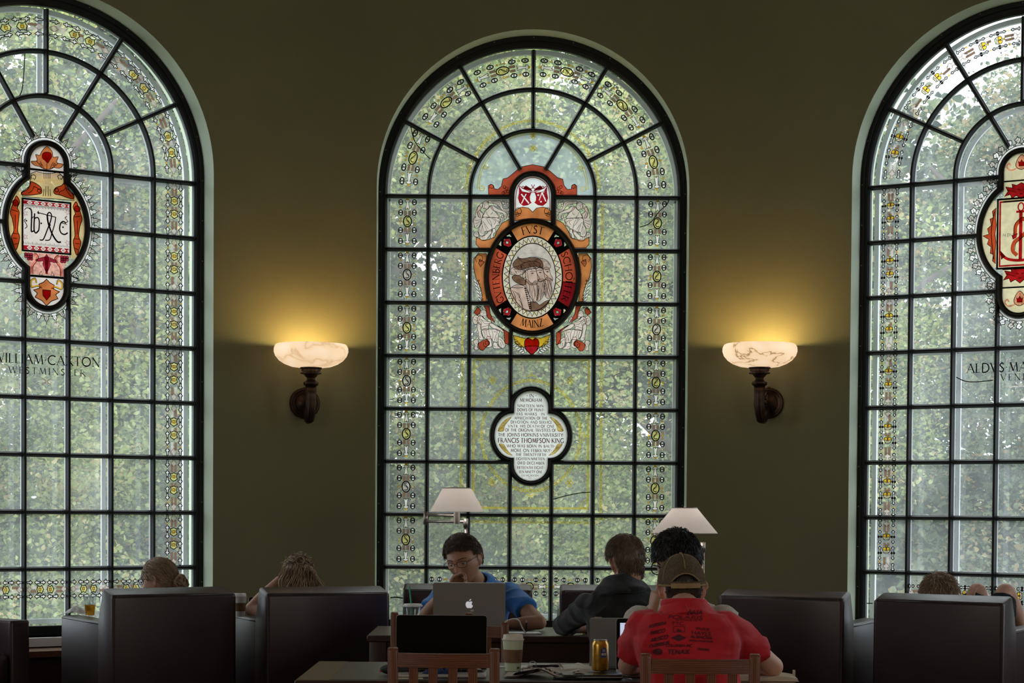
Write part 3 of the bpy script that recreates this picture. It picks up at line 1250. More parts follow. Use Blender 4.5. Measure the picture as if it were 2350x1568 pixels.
fr = [(1.46 * PW, 0)] + arch(1.46 * PW, .03, 40) + [(-1.46 * PW, 0)]
MB().add([(x, -.001, z) for x, z in fr], [tuple(range(len(fr)))]).build('frosted_panes', glassy('frosted_pane', (.9, .95, .97), veil=.42, veilcol=(.80, .90, .95), gloss=.0, dirt=.3, scale=4), wroot[2])

# ---- window 2: medallion with portraits
ZM = lambda x, z: pane(2, 1060 + x / 3.267, 360 + z / 3.267)
art = Art(ZM, y=-.0065)
mir = lambda pts: [(1060 - x, y) for x, y in pts]
both = lambda fn, pts, *a: (fn(pts, *a), fn(mir(pts), *a))
BL = .0035
crest = [(200, 286), (198, 218), (218, 206), (238, 218), (243, 240), (270, 246), (296, 222), (308, 168), (345, 158), (400, 112), (440, 78), (530, 60), (622, 78), (662, 110), (718, 158), (756, 170), (766, 216), (790, 246), (820, 244), (824, 216), (844, 206), (862, 220), (862, 288), (672, 288), (660, 215), (600, 150), (530, 132), (460, 150), (405, 215), (385, 286)]
art.shape(crest, S_dor, .004)
for sx_ in (0, 1):
    m_ = mir if sx_ else (lambda p: p)
    art.line(m_(spline([(205, 240), (212, 212), (232, 212), (236, 232), (222, 238), (214, 228)], 4)), BL, M_black)
    # orange shoulders by the oval
    art.shape(m_([(355, 470), (300, 500), (262, 560), (245, 604), (200, 622), (150, 626), (108, 602), (106, 655), (130, 684), (216, 684), (245, 640), (290, 575), (355, 512)]), S_or, .004)
    # side scroll
    art.shape(m_([(186, 728), (122, 726), (92, 765), (88, 830), (104, 905), (130, 960), (150, 1020), (150, 1084), (186, 1086), (172, 980), (166, 880), (180, 790)]), S_or, .004)
    art.line(m_(spline([(110, 790), (102, 760), (120, 738), (150, 745), (155, 775), (135, 785), (128, 768)], 4)), BL, M_black)
    art.shape(m_([(125, 800), (135, 770), (168, 790), (140, 825)]), S_white, BL)
    # lower corners
    art.shape(m_([(165, 1118), (205, 1118), (214, 1180), (250, 1245), (215, 1225), (192, 1205), (186, 1175), (180, 1148)]), S_dor, .004)
    art.shape(m_([(90, 1168), (118, 1128), (140, 1145), (136, 1172), (118, 1190)]), S_dor, .004)
    art.shape(m_([(262, 1262), (330, 1306), (352, 1320), (352, 1412), (322, 1398), (316, 1330), (318, 1312)]), S_dor, .004)
    # laurel sprigs
    for i in range(6):
        y_ = 930 + i * 28
        art.shape(m_(ell(98 + i * 7, y_, 20, 7, 8, rot=.9)), S_white, .0025)
        art.shape(m_(ell(120 + i * 6, y_ + 8, 18, 6, 8, rot=2.2)), S_white, .0025)
# draped seated figures in the four corners
ZU = lambda x, z: pane(2, 1080 + x / 8.15, 450 + z / 8.15)
ZD = lambda x, z: pane(2, 1080 + x / 8.15, 700 + z / 8.15)
FU = ([[(330, 90), (430, 85), (540, 90), (580, 140), (600, 220), (660, 250), (715, 230), (715, 290), (650, 300), (580, 260), (540, 200), (480, 160), (400, 140), (345, 130)],
       [(215, 130), (150, 190), (110, 270), (85, 360), (95, 400), (55, 430), (60, 520), (90, 600), (150, 590), (190, 500), (215, 400), (235, 330), (190, 300), (180, 260), (215, 200)],
       [(65, 700), (100, 675), (140, 680), (150, 740), (140, 770), (90, 765), (65, 740)],
       [(370, 630), (410, 640), (390, 700), (330, 770), (290, 830), (220, 835), (175, 800), (180, 750), (250, 750), (300, 700)],
       [(410, 615), (460, 620), (465, 680), (430, 710), (420, 780), (385, 795), (370, 760), (390, 700)],
       [(290, 270), (340, 230), (360, 200), (400, 200), (430, 260), (480, 320), (520, 380), (530, 410), (420, 410), (340, 400), (230, 395), (250, 340), (270, 300)],
       [(200, 430), (260, 400), (330, 410), (420, 405), (520, 420), (560, 460), (530, 500), (540, 550), (480, 560), (450, 610), (400, 620), (380, 660), (260, 670), (250, 740), (170, 740), (150, 640), (190, 540), (215, 500)],
       [(150, 200), (185, 195), (190, 250), (150, 290), (170, 340), (190, 400), (160, 400), (130, 310), (125, 250)],
       [(365, 185), (430, 190), (500, 240), (600, 280), (660, 310), (680, 360), (660, 430), (630, 440), (625, 380), (600, 330), (520, 310), (430, 280), (390, 240)],
       [(230, 130), (280, 95), (325, 120), (345, 180), (330, 230), (300, 250), (270, 230), (240, 240), (225, 190)]],
      [[(275, 175), (295, 178)], [(310, 170), (325, 172)], [(300, 215), (320, 212)], [(235, 140), (255, 160), (262, 200), (245, 230)], [(300, 120), (330, 150)], [(300, 300), (310, 350), (345, 385)], [(410, 300), (400, 335), (370, 345)], [(330, 370), (350, 400)],
       [(200, 500), (230, 600), (240, 660)], [(230, 480), (290, 560), (330, 620)], [(300, 440), (350, 520), (390, 560), (400, 610)], [(340, 430), (380, 500), (400, 590)], [(215, 560), (210, 640), (215, 720)], [(250, 530), (290, 620), (300, 660)], [(420, 440), (470, 480), (440, 540)], [(450, 430), (510, 480)], [(175, 620), (190, 700)], [(280, 670), (290, 720)], [(320, 660), (320, 710)],
       [(380, 110), (450, 105), (530, 130), (560, 200)], [(400, 130), (480, 140), (530, 170)], [(600, 240), (640, 275), (700, 265)], [(70, 450), (130, 460), (185, 440)], [(80, 520), (130, 510), (180, 470)], [(100, 580), (140, 540)], [(120, 300), (130, 360), (150, 400)], [(640, 350), (645, 400)], [(190, 780), (220, 760), (215, 800)], [(240, 800), (260, 780)], [(90, 720), (110, 700), (125, 720), (110, 740)], [(270, 430), (300, 425), (320, 440)], [(390, 430), (420, 420)]])
FD = ([[(65, 210), (110, 195), (180, 240), (150, 290), (135, 340), (95, 370), (50, 340), (35, 280)],
       [(45, 680), (130, 650), (140, 720), (120, 780), (145, 835), (80, 840), (70, 800), (85, 760)],
       [(520, 600), (600, 640), (650, 730), (630, 800), (560, 810), (520, 720)],
       [(430, 700), (490, 710), (510, 770), (580, 800), (560, 820), (430, 810)],
       [(300, 600), (370, 600), (390, 680), (400, 770), (340, 800), (290, 780), (330, 740), (320, 670)],
       [(215, 470), (330, 450), (400, 460), (470, 450), (540, 490), (520, 560), (510, 690), (420, 690), (400, 640), (300, 640), (240, 600), (215, 540)],
       [(130, 250), (190, 200), (260, 270), (340, 310), (400, 320), (350, 360), (330, 420), (340, 460), (210, 470), (190, 380), (135, 340)],
       [(130, 340), (185, 350), (190, 460), (210, 560), (240, 640), (180, 660), (150, 610), (140, 500), (120, 420)],
       [(340, 350), (410, 350), (500, 410), (580, 440), (640, 510), (600, 520), (560, 490), (460, 460), (390, 420)],
       [(380, 240), (410, 215), (450, 250), (450, 310), (410, 340), (380, 290)],
       [(180, 130), (230, 95), (280, 110), (300, 170), (290, 240), (250, 250), (215, 210), (180, 210)]],
      [[(235, 155), (255, 150)], [(268, 150), (282, 155)], [(240, 200), (270, 215), (290, 200)], [(225, 210), (250, 240)], [(185, 150), (210, 130)], [(150, 260), (240, 300), (340, 320)], [(200, 270), (260, 350), (330, 350)], [(160, 290), (210, 330), (200, 380)], [(210, 420), (280, 400), (330, 380)], [(230, 450), (300, 440)],
       [(240, 490), (270, 560), (260, 620)], [(290, 480), (300, 560), (330, 590)], [(340, 470), (350, 540), (380, 600)], [(400, 480), (420, 560), (410, 640)], [(430, 500), (500, 520), (470, 580), (450, 650)], [(480, 480), (520, 500)], [(460, 620), (450, 680)], [(490, 600), (485, 680)], [(540, 640), (590, 690), (610, 760)], [(560, 700), (570, 780)], [(430, 760), (470, 790)], [(160, 600), (190, 610)], [(90, 230), (130, 260), (100, 330)], [(60, 270), (100, 290)], [(95, 720), (120, 720)], [(395, 250), (420, 300)], [(430, 240), (425, 320)], [(600, 470), (615, 510)]])
for Z_, (shs, lns), c0 in ((ZU, FU, 0), (ZD, FD, 0)):
    for flip in (0, 1):
        # mirrored about the axis of the medallion
        art.f = (lambda x, z, Z_=Z_: ((lambda p: (-p[0], p[1]))(Z_(x, z)))) if flip else Z_
        for i, o in enumerate(shs):
            art.shape(spline(o, 3, True), S_pink, .0032, None, 1 + .5 * i)
        for l_ in lns:
            art.line(spline(l_, 4), .0026, M_black, False, 8)
        if Z_ is ZU:
            for x_, y_, r_ in ((610, 135, 26), (655, 105, 22), (690, 145, 22), (600, 95, 16), (640, 180, 20), (700, 190, 16), (560, 370, 24), (600, 390, 20), (580, 430, 22), (690, 390, 22), (700, 340, 16), (535, 480, 20), (520, 540, 20)):
                art.shape(ell(x_, y_, r_, r_, 10), S_pink, .0025, None, 1)
        else:
            art.shape(spline([(150, 720), (230, 670), (300, 650), (350, 690), (350, 750), (300, 780), (240, 850), (180, 840), (150, 790)], 3, True), S_dor, .0035, None, 7)
            art.line(spline([(300, 740), (275, 730), (280, 690), (320, 680), (345, 710), (330, 760), (280, 790), (245, 760), (240, 700)], 4), .0035, M_black, False, 9)
            for k_ in (-1, 0, 1):
                art.shape(ell(150 + k_ * 45, 35 + 20 * abs(k_), 42, 14, 10, rot=.5 * k_), S_white, .0028, None, 1)
art.f = ZM
for m_ in ((lambda p: p), mir):
    for x_, y_ in ((325, 265), (335, 240), (310, 272), (345, 262), (318, 228)):
        art.shape(m_(ell(x_, y_, 11, 11, 8)), S_pink, .003, None, 2)
# niche with twin shields
nz = [(397, 480), (395, 300), (410, 220), (450, 165), (530, 143), (612, 165), (655, 220), (668, 300), (668, 480)]
art.fill(nz, S_white)
art.line(spline([(402, 400), (404, 300), (420, 228), (462, 178), (530, 156), (600, 178), (645, 228), (658, 300), (660, 400)], 4), .005, S_red)
for m_ in ((lambda p: p), (lambda p: [(1066 - x, y) for x, y in p])):
    shd = m_([(428, 225), (452, 262), (500, 272), (520, 268), (508, 300), (510, 330), (520, 345), (495, 362), (460, 368), (432, 345), (422, 310), (430, 270)])
    stars = [[(x_ + (10 if i % 2 == 0 else 4.5) * math.sin(PI * i / 5), y_ - (10 if i % 2 == 0 else 4.5) * math.cos(PI * i / 5)) for i in range(10)] for x_, y_ in ((612, 262), (572, 288), (593, 338))]
    art.fill_grid(shd, S_red, 1, 2.6, stars, [((448, 285), (500, 347), 9), ((480, 282), (448, 350), 7), ((600, 268), (628, 332), 9), ((600, 268), (580, 326), 6)])
    art.line(shd, .0035, S_red, True)
    art.line(m_([(425, 218), (470, 245), (530, 270)]), .005, S_red)
    art.shape(m_([(455, 240), (480, 218), (515, 240), (530, 262), (500, 250)]), S_red, .003, S_red)
    art.line(m_(spline([(450, 240), (455, 222), (472, 228), (500, 245), (530, 235), (545, 210)], 4)), .005, S_red)
base = [(397, 482), (397, 408), (430, 385), (455, 378), (500, 386), (530, 416), (560, 386), (606, 378), (635, 385), (666, 408), (668, 482), (600, 468), (530, 462), (460, 468)]
art.shape(base, S_or, .004, None, 1)
for m_ in ((lambda p: p), (lambda p: [(1064 - x, y) for x, y in p])):
    art.line(m_(spline([(400, 405), (415, 385), (440, 392), (445, 420), (425, 428), (415, 412)], 4)), .004, M_black, False, 3)
    for x_, y_ in ((405, 425), (418, 440), (432, 432)):
        art.shape(m_(ell(x_, y_, 9, 9, 8)), S_white, .003, None, 3)
# bottom pendant
art.shape([(386, 1340), (470, 1362), (530, 1352), (590, 1362), (660, 1335), (640, 1400), (590, 1430), (560, 1420), (500, 1420), (450, 1430), (400, 1400)], S_gold, .004)
art.shape(spline([(530, 1376), (500, 1362), (474, 1376), (470, 1410), (485, 1450), (524, 1482), (562, 1450), (578, 1410), (572, 1376), (548, 1362)], 3, True), S_red, .005, None, 2)
for m_ in ((lambda p: p), (lambda p: [(1046 - x, y) for x, y in p])):
    for i in range(5):
        art.shape(m_(ell(400 + i * 18, 1380 + i * 18, 22, 8, 8, rot=.3 + i * .2)), S_white, .003, None, 2)
        art.shape(m_(ell(395 + i * 16, 1420 + i * 12, 18, 7, 8, rot=-.5)), S_white, .003, None, 2)
art.f = lambda x, z: (x, z)
# oval: four titled plaques, lace band, portrait
OC = (.002, -.558)
po = lambda r, a: (OC[0] + r[0] * math.cos(math.radians(a)), OC[1] + r[1] * math.sin(math.radians(a)))
ro, rm_, ri_, rp_ = (.304, .374), (.211, .286), (.160, .232), (.155, .228)


def sector(a0, a1, r0, r1, n=14):
    return [po(r1, a0 + (a1 - a0) * i / n) for i in range(n + 1)] + [po(r0, a1 - (a1 - a0) * i / n) for i in range(n + 1)]


for (a0, a1), m_ in (((60, 120), S_or), ((240, 300), S_or), ((147, 214), S_dor), ((-34, -6), S_dred), ((-6, 33), S_dor)):
    art.shape(sector(a0, a1, rm_, ro), m_, .005)
for c in (46.5, 133.5, 227, 313):
    cx_, cz_ = po(((ro[0] + rm_[0]) / 2, (ro[1] + rm_[1]) / 2), c)
    t = math.radians(c)
    er, et = Vector((math.cos(t), math.sin(t))), Vector((-math.sin(t), math.cos(t)))
    g = lambda u, v: (cx_ + er.x * u + et.x * v, cz_ + er.y * u + et.y * v)
    kite = [g(.030, 0), g(.006, .030), g(-.030, .012), g(-.030, -.012), g(.006, -.030)]
    chips = [[g(.036, .024), g(.030, .052), g(.010, .048)], [g(.036, -.024), g(.030, -.052), g(.010, -.048)]]
    art.fill_grid(sector(c - 13.5, c + 13.5, rm_, ro, 10), M_black, 0, .0028, [kite] + chips)
    core = [g(.014, 0), g(.0, .012), g(-.014, 0), g(.0, -.012)]
    art.fill_grid(kite, S_red, 0, .0025, [core])
    art.line(core, .003, M_black, True)
    art.line([g(-.034, 0), g(-.012, 0)], .004, S_gold)
    art.line([g(-.034, .010), g(-.020, 0), g(-.034, -.010)], .003, S_gold)
# white chips need light from outside, so the black is only a frame there
art.ring([po((.214, .289), a) for a in range(0, 360, 6)], [po((.205, .280), a) for a in range(0, 360, 6)], M_black, 2)
art.ring([po((.206, .281), a) for a in range(0, 360, 6)], [po(ri_, a) for a in range(0, 360, 6)], S_lace)
zz = []
N_ = 76
for i in range(N_):
    zz.append(po((.198, .273) if i % 2 else (.168, .242), 360 * i / N_))
art.line(zz, .0040, M_black, True, 2)
for i in range(0, N_, 2):
    art.fill([zz[i - 1], zz[i], zz[(i + 1) % N_]] if False else [zz[i], zz[(i + 1) % N_], po((.168, .242), 360 * (i - 1) / N_)], S_yel if i % 4 else S_white, 1)
art.ring([po((.166, .239), a) for a in range(0, 360, 6)], [po((.160, .233), a) for a in range(0, 360, 6)], M_black, 3)
art.fill([po((.162, .235), a) for a in range(0, 360, 8)], S_grey)
letters(art, 'FVST', M_black, 0, 0, .052, .175, centre=True, place=lambda x, z: po((.232 + z, .305 + z), 90 - math.degrees(x / .30)))
letters(art, 'MAINZ', M_black, 0, 0, .050, .20, centre=True, place=lambda x, z: po((.278 - z, .350 - z), 270 + math.degrees(x / .33)))
letters(art, 'GVTENBERG', M_black, 0, 0, .046, .37, centre=True, place=lambda x, z: po((.232 + z, .305 + z), 181 - math.degrees(x / .335)))
letters(art, 'SCHOFFER', M_black, 0, 0, .046, .36, centre=True, place=lambda x, z: po((.232 + z, .305 + z), 1 - math.degrees(x / .335)))
for d in (-.6, .9):
    art.line([po((.287, .36), -1.5 + d), po((.293, .366), -1.5 + d)], .006, M_black, False, 3)
# portrait: three bearded men in profile
ZP = lambda x, z: pane(2, 1150 + x / 4.98, 540 + z / 4.98)
art.f = ZP
rgp = random.Random(12)
art.shape(spline([(380, 300), (440, 268), (500, 278), (545, 315), (562, 375), (480, 390), (440, 350)], 3, True), S_pale, .003, None, 1)
art.shape(spline([(135, 350), (150, 300), (195, 265), (235, 270), (300, 262), (420, 262), (475, 320), (470, 380), (380, 360), (200, 400)], 3, True), S_brown, .0035, None, 1.5)
art.shape([(200, 270), (300, 285), (345, 300), (330, 320), (240, 310)], S_pale, .0025, None, 2)
beards = []
for fc, bd, z_ in (([(480, 385), (530, 365), (555, 400), (560, 440), (585, 490), (580, 520), (510, 510), (490, 440)], [(500, 510), (585, 512), (570, 560), (582, 640), (550, 722), (505, 700), (495, 600)], 2),
                   ([(400, 390), (460, 370), (480, 400), (495, 440), (535, 475), (512, 490), (500, 515), (430, 530), (410, 440)], [(420, 520), (500, 510), (502, 580), (490, 670), (450, 740), (412, 755), (418, 680)], 3),
                   ([(285, 400), (380, 385), (400, 400), (410, 440), (440, 500), (420, 515), (415, 548), (400, 565), (330, 565), (285, 520), (278, 450)], [(282, 500), (340, 548), (402, 548), (420, 600), (422, 680), (396, 760), (368, 770), (350, 730), (310, 670), (284, 590)], 4)):
    art.shape(spline(bd, 3, True), S_pink, .0032, None, z_)
    art.shape(spline(fc, 3, True), S_pink, .0034, None, z_ + .5)
    x0, x1 = min(p[0] for p in bd), max(p[0] for p in bd)
    y0, y1 = min(p[1] for p in bd), max(p[1] for p in bd)
    for i in range(10):
        x = x0 + (x1 - x0) * (i + .5) / 10
        ph = rgp.uniform(0, 6)
        ln = [(x + 7 * math.sin(ph + k_ * .9) + (k_ - 4) * 2.0, y0 + (y1 - y0) * k_ / 9) for k_ in range(10)]
        for pc in clip_line(ln, [[(-999, -999), (1999, -999), (1999, 1999), (-999, 1999)]] if False else [], step=8):
            seg = [p for p in pc if inside(p, bd)]
            if len(seg) > 2: art.line(seg, .0019 if i % 2 else .0028, M_black, False, z_ + 1.2)
fur = [(100, 430), (120, 380), (200, 350), (290, 310), (380, 298), (445, 330), (430, 372), (380, 382), (290, 402), (245, 450), (180, 462), (110, 448)]
art.shape(spline(fur, 3, True), S_pale, .0034, None, 5.5)
for i in range(70):
    x, y = rgp.uniform(100, 445), rgp.uniform(300, 460)
    if inside((x, y), fur):
        art.line([(x, y), (x + 16, y + rgp.uniform(8, 22))], .0030, M_black, False, 6.5)
art.shape(spline([(130, 470), (200, 462), (278, 520), (272, 572), (190, 552), (135, 512)], 3, True), S_brown, .0032, None, 5.5)
for i in range(8):
    art.line(ell(145 + i * 17, 492 + i * 8, 8, 15, 8), .0022, S_pink, True, 7)
art.shape(ell(262, 458, 17, 38, 12), S_pink, .0032, None, 6)
cloak = [(100, 622), (180, 568), (270, 590), (322, 700), (342, 862), (270, 860), (180, 800), (122, 720)]
art.shape(spline(cloak, 3, True), S_pink, .0034, None, 5)
art.shape(spline([(342, 862), (330, 770), (400, 765), (440, 800), (500, 760), (550, 745), (520, 810), (450, 860)], 3, True), S_brown, .003, None, 2)
for l_ in ([(130, 630), (160, 700), (170, 770)], [(150, 640), (200, 690), (240, 790), (250, 850)], [(190, 660), (215, 690), (205, 720)], [(200, 740), (225, 770), (240, 820)], [(120, 600), (200, 605), (255, 600)], [(270, 600), (290, 680), (310, 780), (325, 850)]):
    art.line(spline(l_, 4), .0034, M_black, False, 7)
for i in range(11):
    y = 610 + i * 23
    art.line([(262 + i * 6, y), (285 + i * 6, y + 2)], .006, M_black, False, 7)
for l_, w_ in (([(330, 418), (362, 412), (395, 418)], .0032), ([(340, 438), (375, 436)], .0036), ([(410, 410), (440, 402), (468, 405)], .0032), ([(430, 428), (462, 428)], .0036), ([(500, 400), (530, 395), (552, 400)], .0032), ([(512, 420), (545, 420)], .0036),
               ([(400, 520), (378, 530), (372, 545)], .003), ([(375, 535), (412, 538)], .0026), ([(470, 500), (490, 512), (450, 530)], .0030), ([(520, 495), (545, 490), (580, 510)], .0034), ([(300, 430), (310, 500), (330, 545)], .002), ([(285, 400), (330, 388), (385, 385)], .004), ([(195, 262), (190, 255), (200, 250)], .006), ([(470, 300), (520, 300), (548, 340)], .002), ([(300, 262), (360, 250), (430, 255), (470, 275)], .003)):
    art.line(spline(l_, 4), w_, M_black, False, 8)
for x_, y_ in ((358, 437), (446, 429), (530, 421)):
    art.fill(ell(x_, y_, 8, 7, 8), M_black, 8)
for i in range(90):      # fine hatching behind the heads
    a_ = rgp.uniform(0, 2 * PI); r_ = rgp.uniform(.72, .97)
    p = (350 + 265 * r_ * math.cos(a_), 500 + 375 * r_ * math.sin(a_))
    if p[1] < 330 or (p[0] > 590 and p[1] < 700):
        art.line([p, (p[0] + rgp.uniform(14, 34), p[1] + rgp.uniform(-8, 14))], .0013, S_brown, False, 1)
art.f = lambda x, z: (x, z)
art.mb.build('portrait_medallion', None, wroot[2])

# ---- window 2: memorial plaque
art = Art(y=-.0065)
art.fill(quatre(), S_white)
art.line(offset(quatre(), -.006), .0018, M_black, True, 1)
ZQ = lambda x, z: pane(2, 1120 + x / 6.535, 880 + z / 6.535)
for txt, x0, x1, yb, h in (('-', 575, 600, 208, 44), ('IN', 622, 688, 212, 48), ('-', 705, 730, 208, 44), ('MEMORIAM', 480, 805, 275, 46), ('NINETEEN WIN.', 440, 848, 358, 40), ('DOWS OF PRINT-', 438, 852, 418, 40), ('ERS MARKS . IN', 432, 850, 480, 40),
                           ('APPRECIATION OF THE', 395, 888, 542, 40), ('DEVOTION AND SERVICE.', 340, 975, 602, 40), ('VNTIL HIS DEATH,OF ONE', 300, 995, 662, 40), ('OF THE ORIGINAL TRVSTEES OF', 258, 1018, 722, 42),
                           ('THE.JOHNS.HOPKINS.VNIVERSITY.', 150, 1140, 795, 48), ('FRANCIS.THOMPSON.KING', 152, 1135, 888, 66), ('WHO WAS BORN IN BALTI-', 280, 998, 960, 42), ('MORE ON FEBRVARY-', 340, 955, 1028, 44),
                           ('THE TWENTY.FIFTH.', 415, 880, 1090, 42), ('EIGHTEEN.NINETEEN', 425, 850, 1152, 40), ('.DIED DECEMBER', 430, 845, 1215, 40), ('FIFTEENTH EIGHT-', 438, 848, 1284, 40), ('EEN.NINETY ONE', 468, 810, 1346, 38), ('.EX.MCMXXIX.', 495, 770, 1396, 28), ('- "GJ" -', 565, 695, 1428, 18)):
    a, b = ZQ(x0, yb), ZQ(x1, yb)
    hh = h / 6.535 / 328.4 * 1.0
    letters(art, txt, S_ink, a[0], a[1], hh, b[0] - a[0], gap=.16, th=.17, tn=.09, serif=hh > .02)
art.f = ZQ
for pts in ([(150, 718), (165, 660), (215, 590), (280, 535), (350, 508), (300, 570), (250, 640), (232, 716)], [(165, 912), (235, 914), (262, 960), (310, 1030), (366, 1082), (290, 1060), (220, 1000)]):
    for m_ in ((lambda p: p), (lambda p: [(1278 - x, y) for x, y in p])):
        art.shape(m_(spline(pts, 3, True)), S_yel, .0018, S_brown)
        c0 = m_(pts)[0]
        for p in m_(pts)[2:]:
            art.line([c0, p], .0012, S_brown, False, 2)
art.mb.build('memorial_plaque', None, wroot[2])


# ---- crests of flames round the medallions of windows 1 and 3
def flames(art, k):
    o = offset(med13(), .050)
    o = subdiv(o, .004, True)
    n = len(o)
    L = sum(math.hypot(o[i][0] - o[i - 1][0], o[i][1] - o[i - 1][1]) for i in range(n))
    N = int(L / .047)
    for i in range(N):
        j = int(i * n / N)
        p, a, b = Vector(o[j]), Vector(o[j - 1]), Vector(o[(j + 1) % n])
        t = (b - a).normalized()
        nn = Vector((t.y, -t.x))
        def g(u, v): return tuple(p + t * u + nn * v)
        if k == 1:
            fl = [(-.017, 0), (-.020, .018), (-.010, .014), (-.013, .032), (-.004, .046), (0, .068), (.004, .046), (.013, .032), (.010, .014), (.020, .018), (.017, 0)]
            art.shape([g(u, v) for u, v in fl], S_pale if i % 2 else S_white, .0045)
            art.line([g(0, .01), g(0, .045)], .003, M_black, False, 2)
        else:
            fl = [(-.016, .0), (-.021, .012), (-.008, .018), (-.018, .030), (-.020, .046), (-.004, .050), (.0, .060), (.008, .048), (.020, .040), (.014, .028), (.008, .018), (.021, .010), (.016, .0)]
            art.shape([g(u, v) for u, v in fl], S_white if i % 2 else S_pale, .0045)
            art.line([g(-.01, .008), g(.01, .028), g(-.006, .04)], .003, M_black, False, 2)
        if i % 4 == 0:
            art.shape([g(*q_) for q_ in [(-.012, .062), (-.024, .080), (-.008, .082), (0, .104), (.008, .082), (.024, .080), (.012, .062)]], S_pale, .0022, S_brown)
    art.ring(offset(med13(), .048), offset(med13(), .034), S_white)
    art.line(offset(med13(), .050), .003, M_black, True)


# window 1
art = Art(y=-.0055)
flames(art, 1)
art.mb.build('flame_crest', None, wroot[1])
art = Art(y=-.0065)
art.fill(med13(), S_white, -1)
art.mb.v, art.mb.f, art.mb.mi = [], [], []
art.fill([(-.113, -.07)] + [(x, z) for x, z in med13()[:19]][::-1][::-1][::1] + [(-.113, -.07), (.113, -.07)] if False else [(.113, -.06)] + ell(0, .028, .113, .113, 18, 0, PI) + [(-.113, -.06)], S_panel)
art.fill([(-.113, -.70)] + ell(0, -.775, .113, .113, 18, PI, 2 * PI) + [(.113, -.70)], S_panel)
Zl = lambda x, z: pane(1, x / 2.903, 240 + z / 2.903)
art.f = Zl
# palmette at the top
pal = [(205, 380), (245, 375), (235, 335), (262, 340), (275, 315), (310, 280), (345, 315), (352, 352), (385, 350), (375, 388), (418, 400), (395, 425), (350, 420), (335, 432), (290, 430), (262, 415), (225, 405)]
art.shape(spline(pal, 3, True), S_or, .004, None, 1)
for sg_ in (-1, 1):
    art.shape(ell(312 + sg_ * 46, 402, 6, 11, 8, rot=.6 * sg_), S_panel, .0025, None, 3)
art.shape(spline([(278, 335), (290, 322), (310, 318), (335, 325), (342, 350), (330, 370), (315, 392), (298, 375), (280, 360)], 3, True), S_red, .003, None, 3)
for l_ in ([(310, 392), (310, 430)], [(265, 380), (292, 430)], [(352, 385), (330, 430)], [(240, 378), (280, 425)], [(385, 392), (345, 428)]):
    art.line(l_, .0035, M_black, False, 3)
art.shape([(205, 460), (240, 446), (290, 460), (330, 462), (385, 452), (418, 480), (425, 530), (440, 560), (490, 600), (490, 640), (150, 615), (140, 585), (195, 545), (200, 500)], S_honey, .004)
art.f = lambda x, z: (x, z)
art.fill([(-.108, -.10), (.108, -.10), (.108, -.06), (-.108, -.06)], S_cream)
# dolphins
art.f = Zl
for pts in ([(140, 590), (180, 565), (200, 530), (205, 515), (240, 530), (270, 555), (275, 590), (250, 598), (200, 605), (150, 605)], [(355, 580), (370, 555), (410, 540), (430, 515), (450, 560), (490, 610), (480, 630), (440, 620), (400, 605), (365, 598)]):
    art.shape(spline(pts, 3, True), S_dor, .005, None, 2)
    c = pts[7]
    art.line(spline([(p[0] * .6 + c[0] * .4, p[1] * .6 + c[1] * .4) for p in pts[:6]], 3), .004, M_black, False, 4)
art.line(ell(258, 575, 12, 12, 10), .005, M_black, True, 4)
art.line(ell(375, 572, 12, 12, 10), .005, M_black, True, 4)
for x_ in (222, 400):
    art.line(spline([(x_ - 10, 500), (x_ - 18, 478), (x_, 470), (x_ + 14, 482), (x_ + 6, 500), (x_ - 4, 492)], 4), .0045, M_black, False, 3)
for x_ in (290, 303, 318, 330):
    art.line([(x_, 545 if 300 < x_ < 320 else 565), (x_ + (x_ - 312) * .25, 612)], .004, M_black, False, 3)
    art.line([(x_, 440), (x_, 495)], .0035, M_black, False, 3)
art.f = lambda x, z: (x, z)
# side panels with a small figure on a pedestal
for sx_ in (-1, 1):
    side = [(sx_ * .160, -.165)] + [(sx_ * a, b) for a, b in ell(0, -.366, .252, .312, 14, math.radians(42), math.radians(-42))] + [(sx_ * .160, -.565)]
    art.fill(side, S_honey)
    fig = [(.195, -.20), (.175, -.235), (.190, -.275), (.178, -.30), (.182, -.35), (.188, -.42), (.176, -.455), (.182, -.50), (.20, -.545), (.218, -.50), (.228, -.46), (.212, -.42), (.222, -.35), (.236, -.31), (.225, -.27), (.212, -.235)]
    art.shape(spline([(sx_ * a, b) for a, b in fig], 3, True), S_dor, .005, None, 1)
    art.shape([(sx_ * a, b) for a, b in ell(.203, -.245, .020, .020, 10)], S_dor, .004, None, 3)
    for l_ in ([(.185, -.30), (.225, -.29)], [(.186, -.44), (.222, -.44)], [(.203, -.32), (.203, -.41)], [(.19, -.47), (.218, -.47)], [(.185, -.50), (.21, -.51)]):
        art.line([(sx_ * a, b) for a, b in l_], .004, M_black, False, 3)
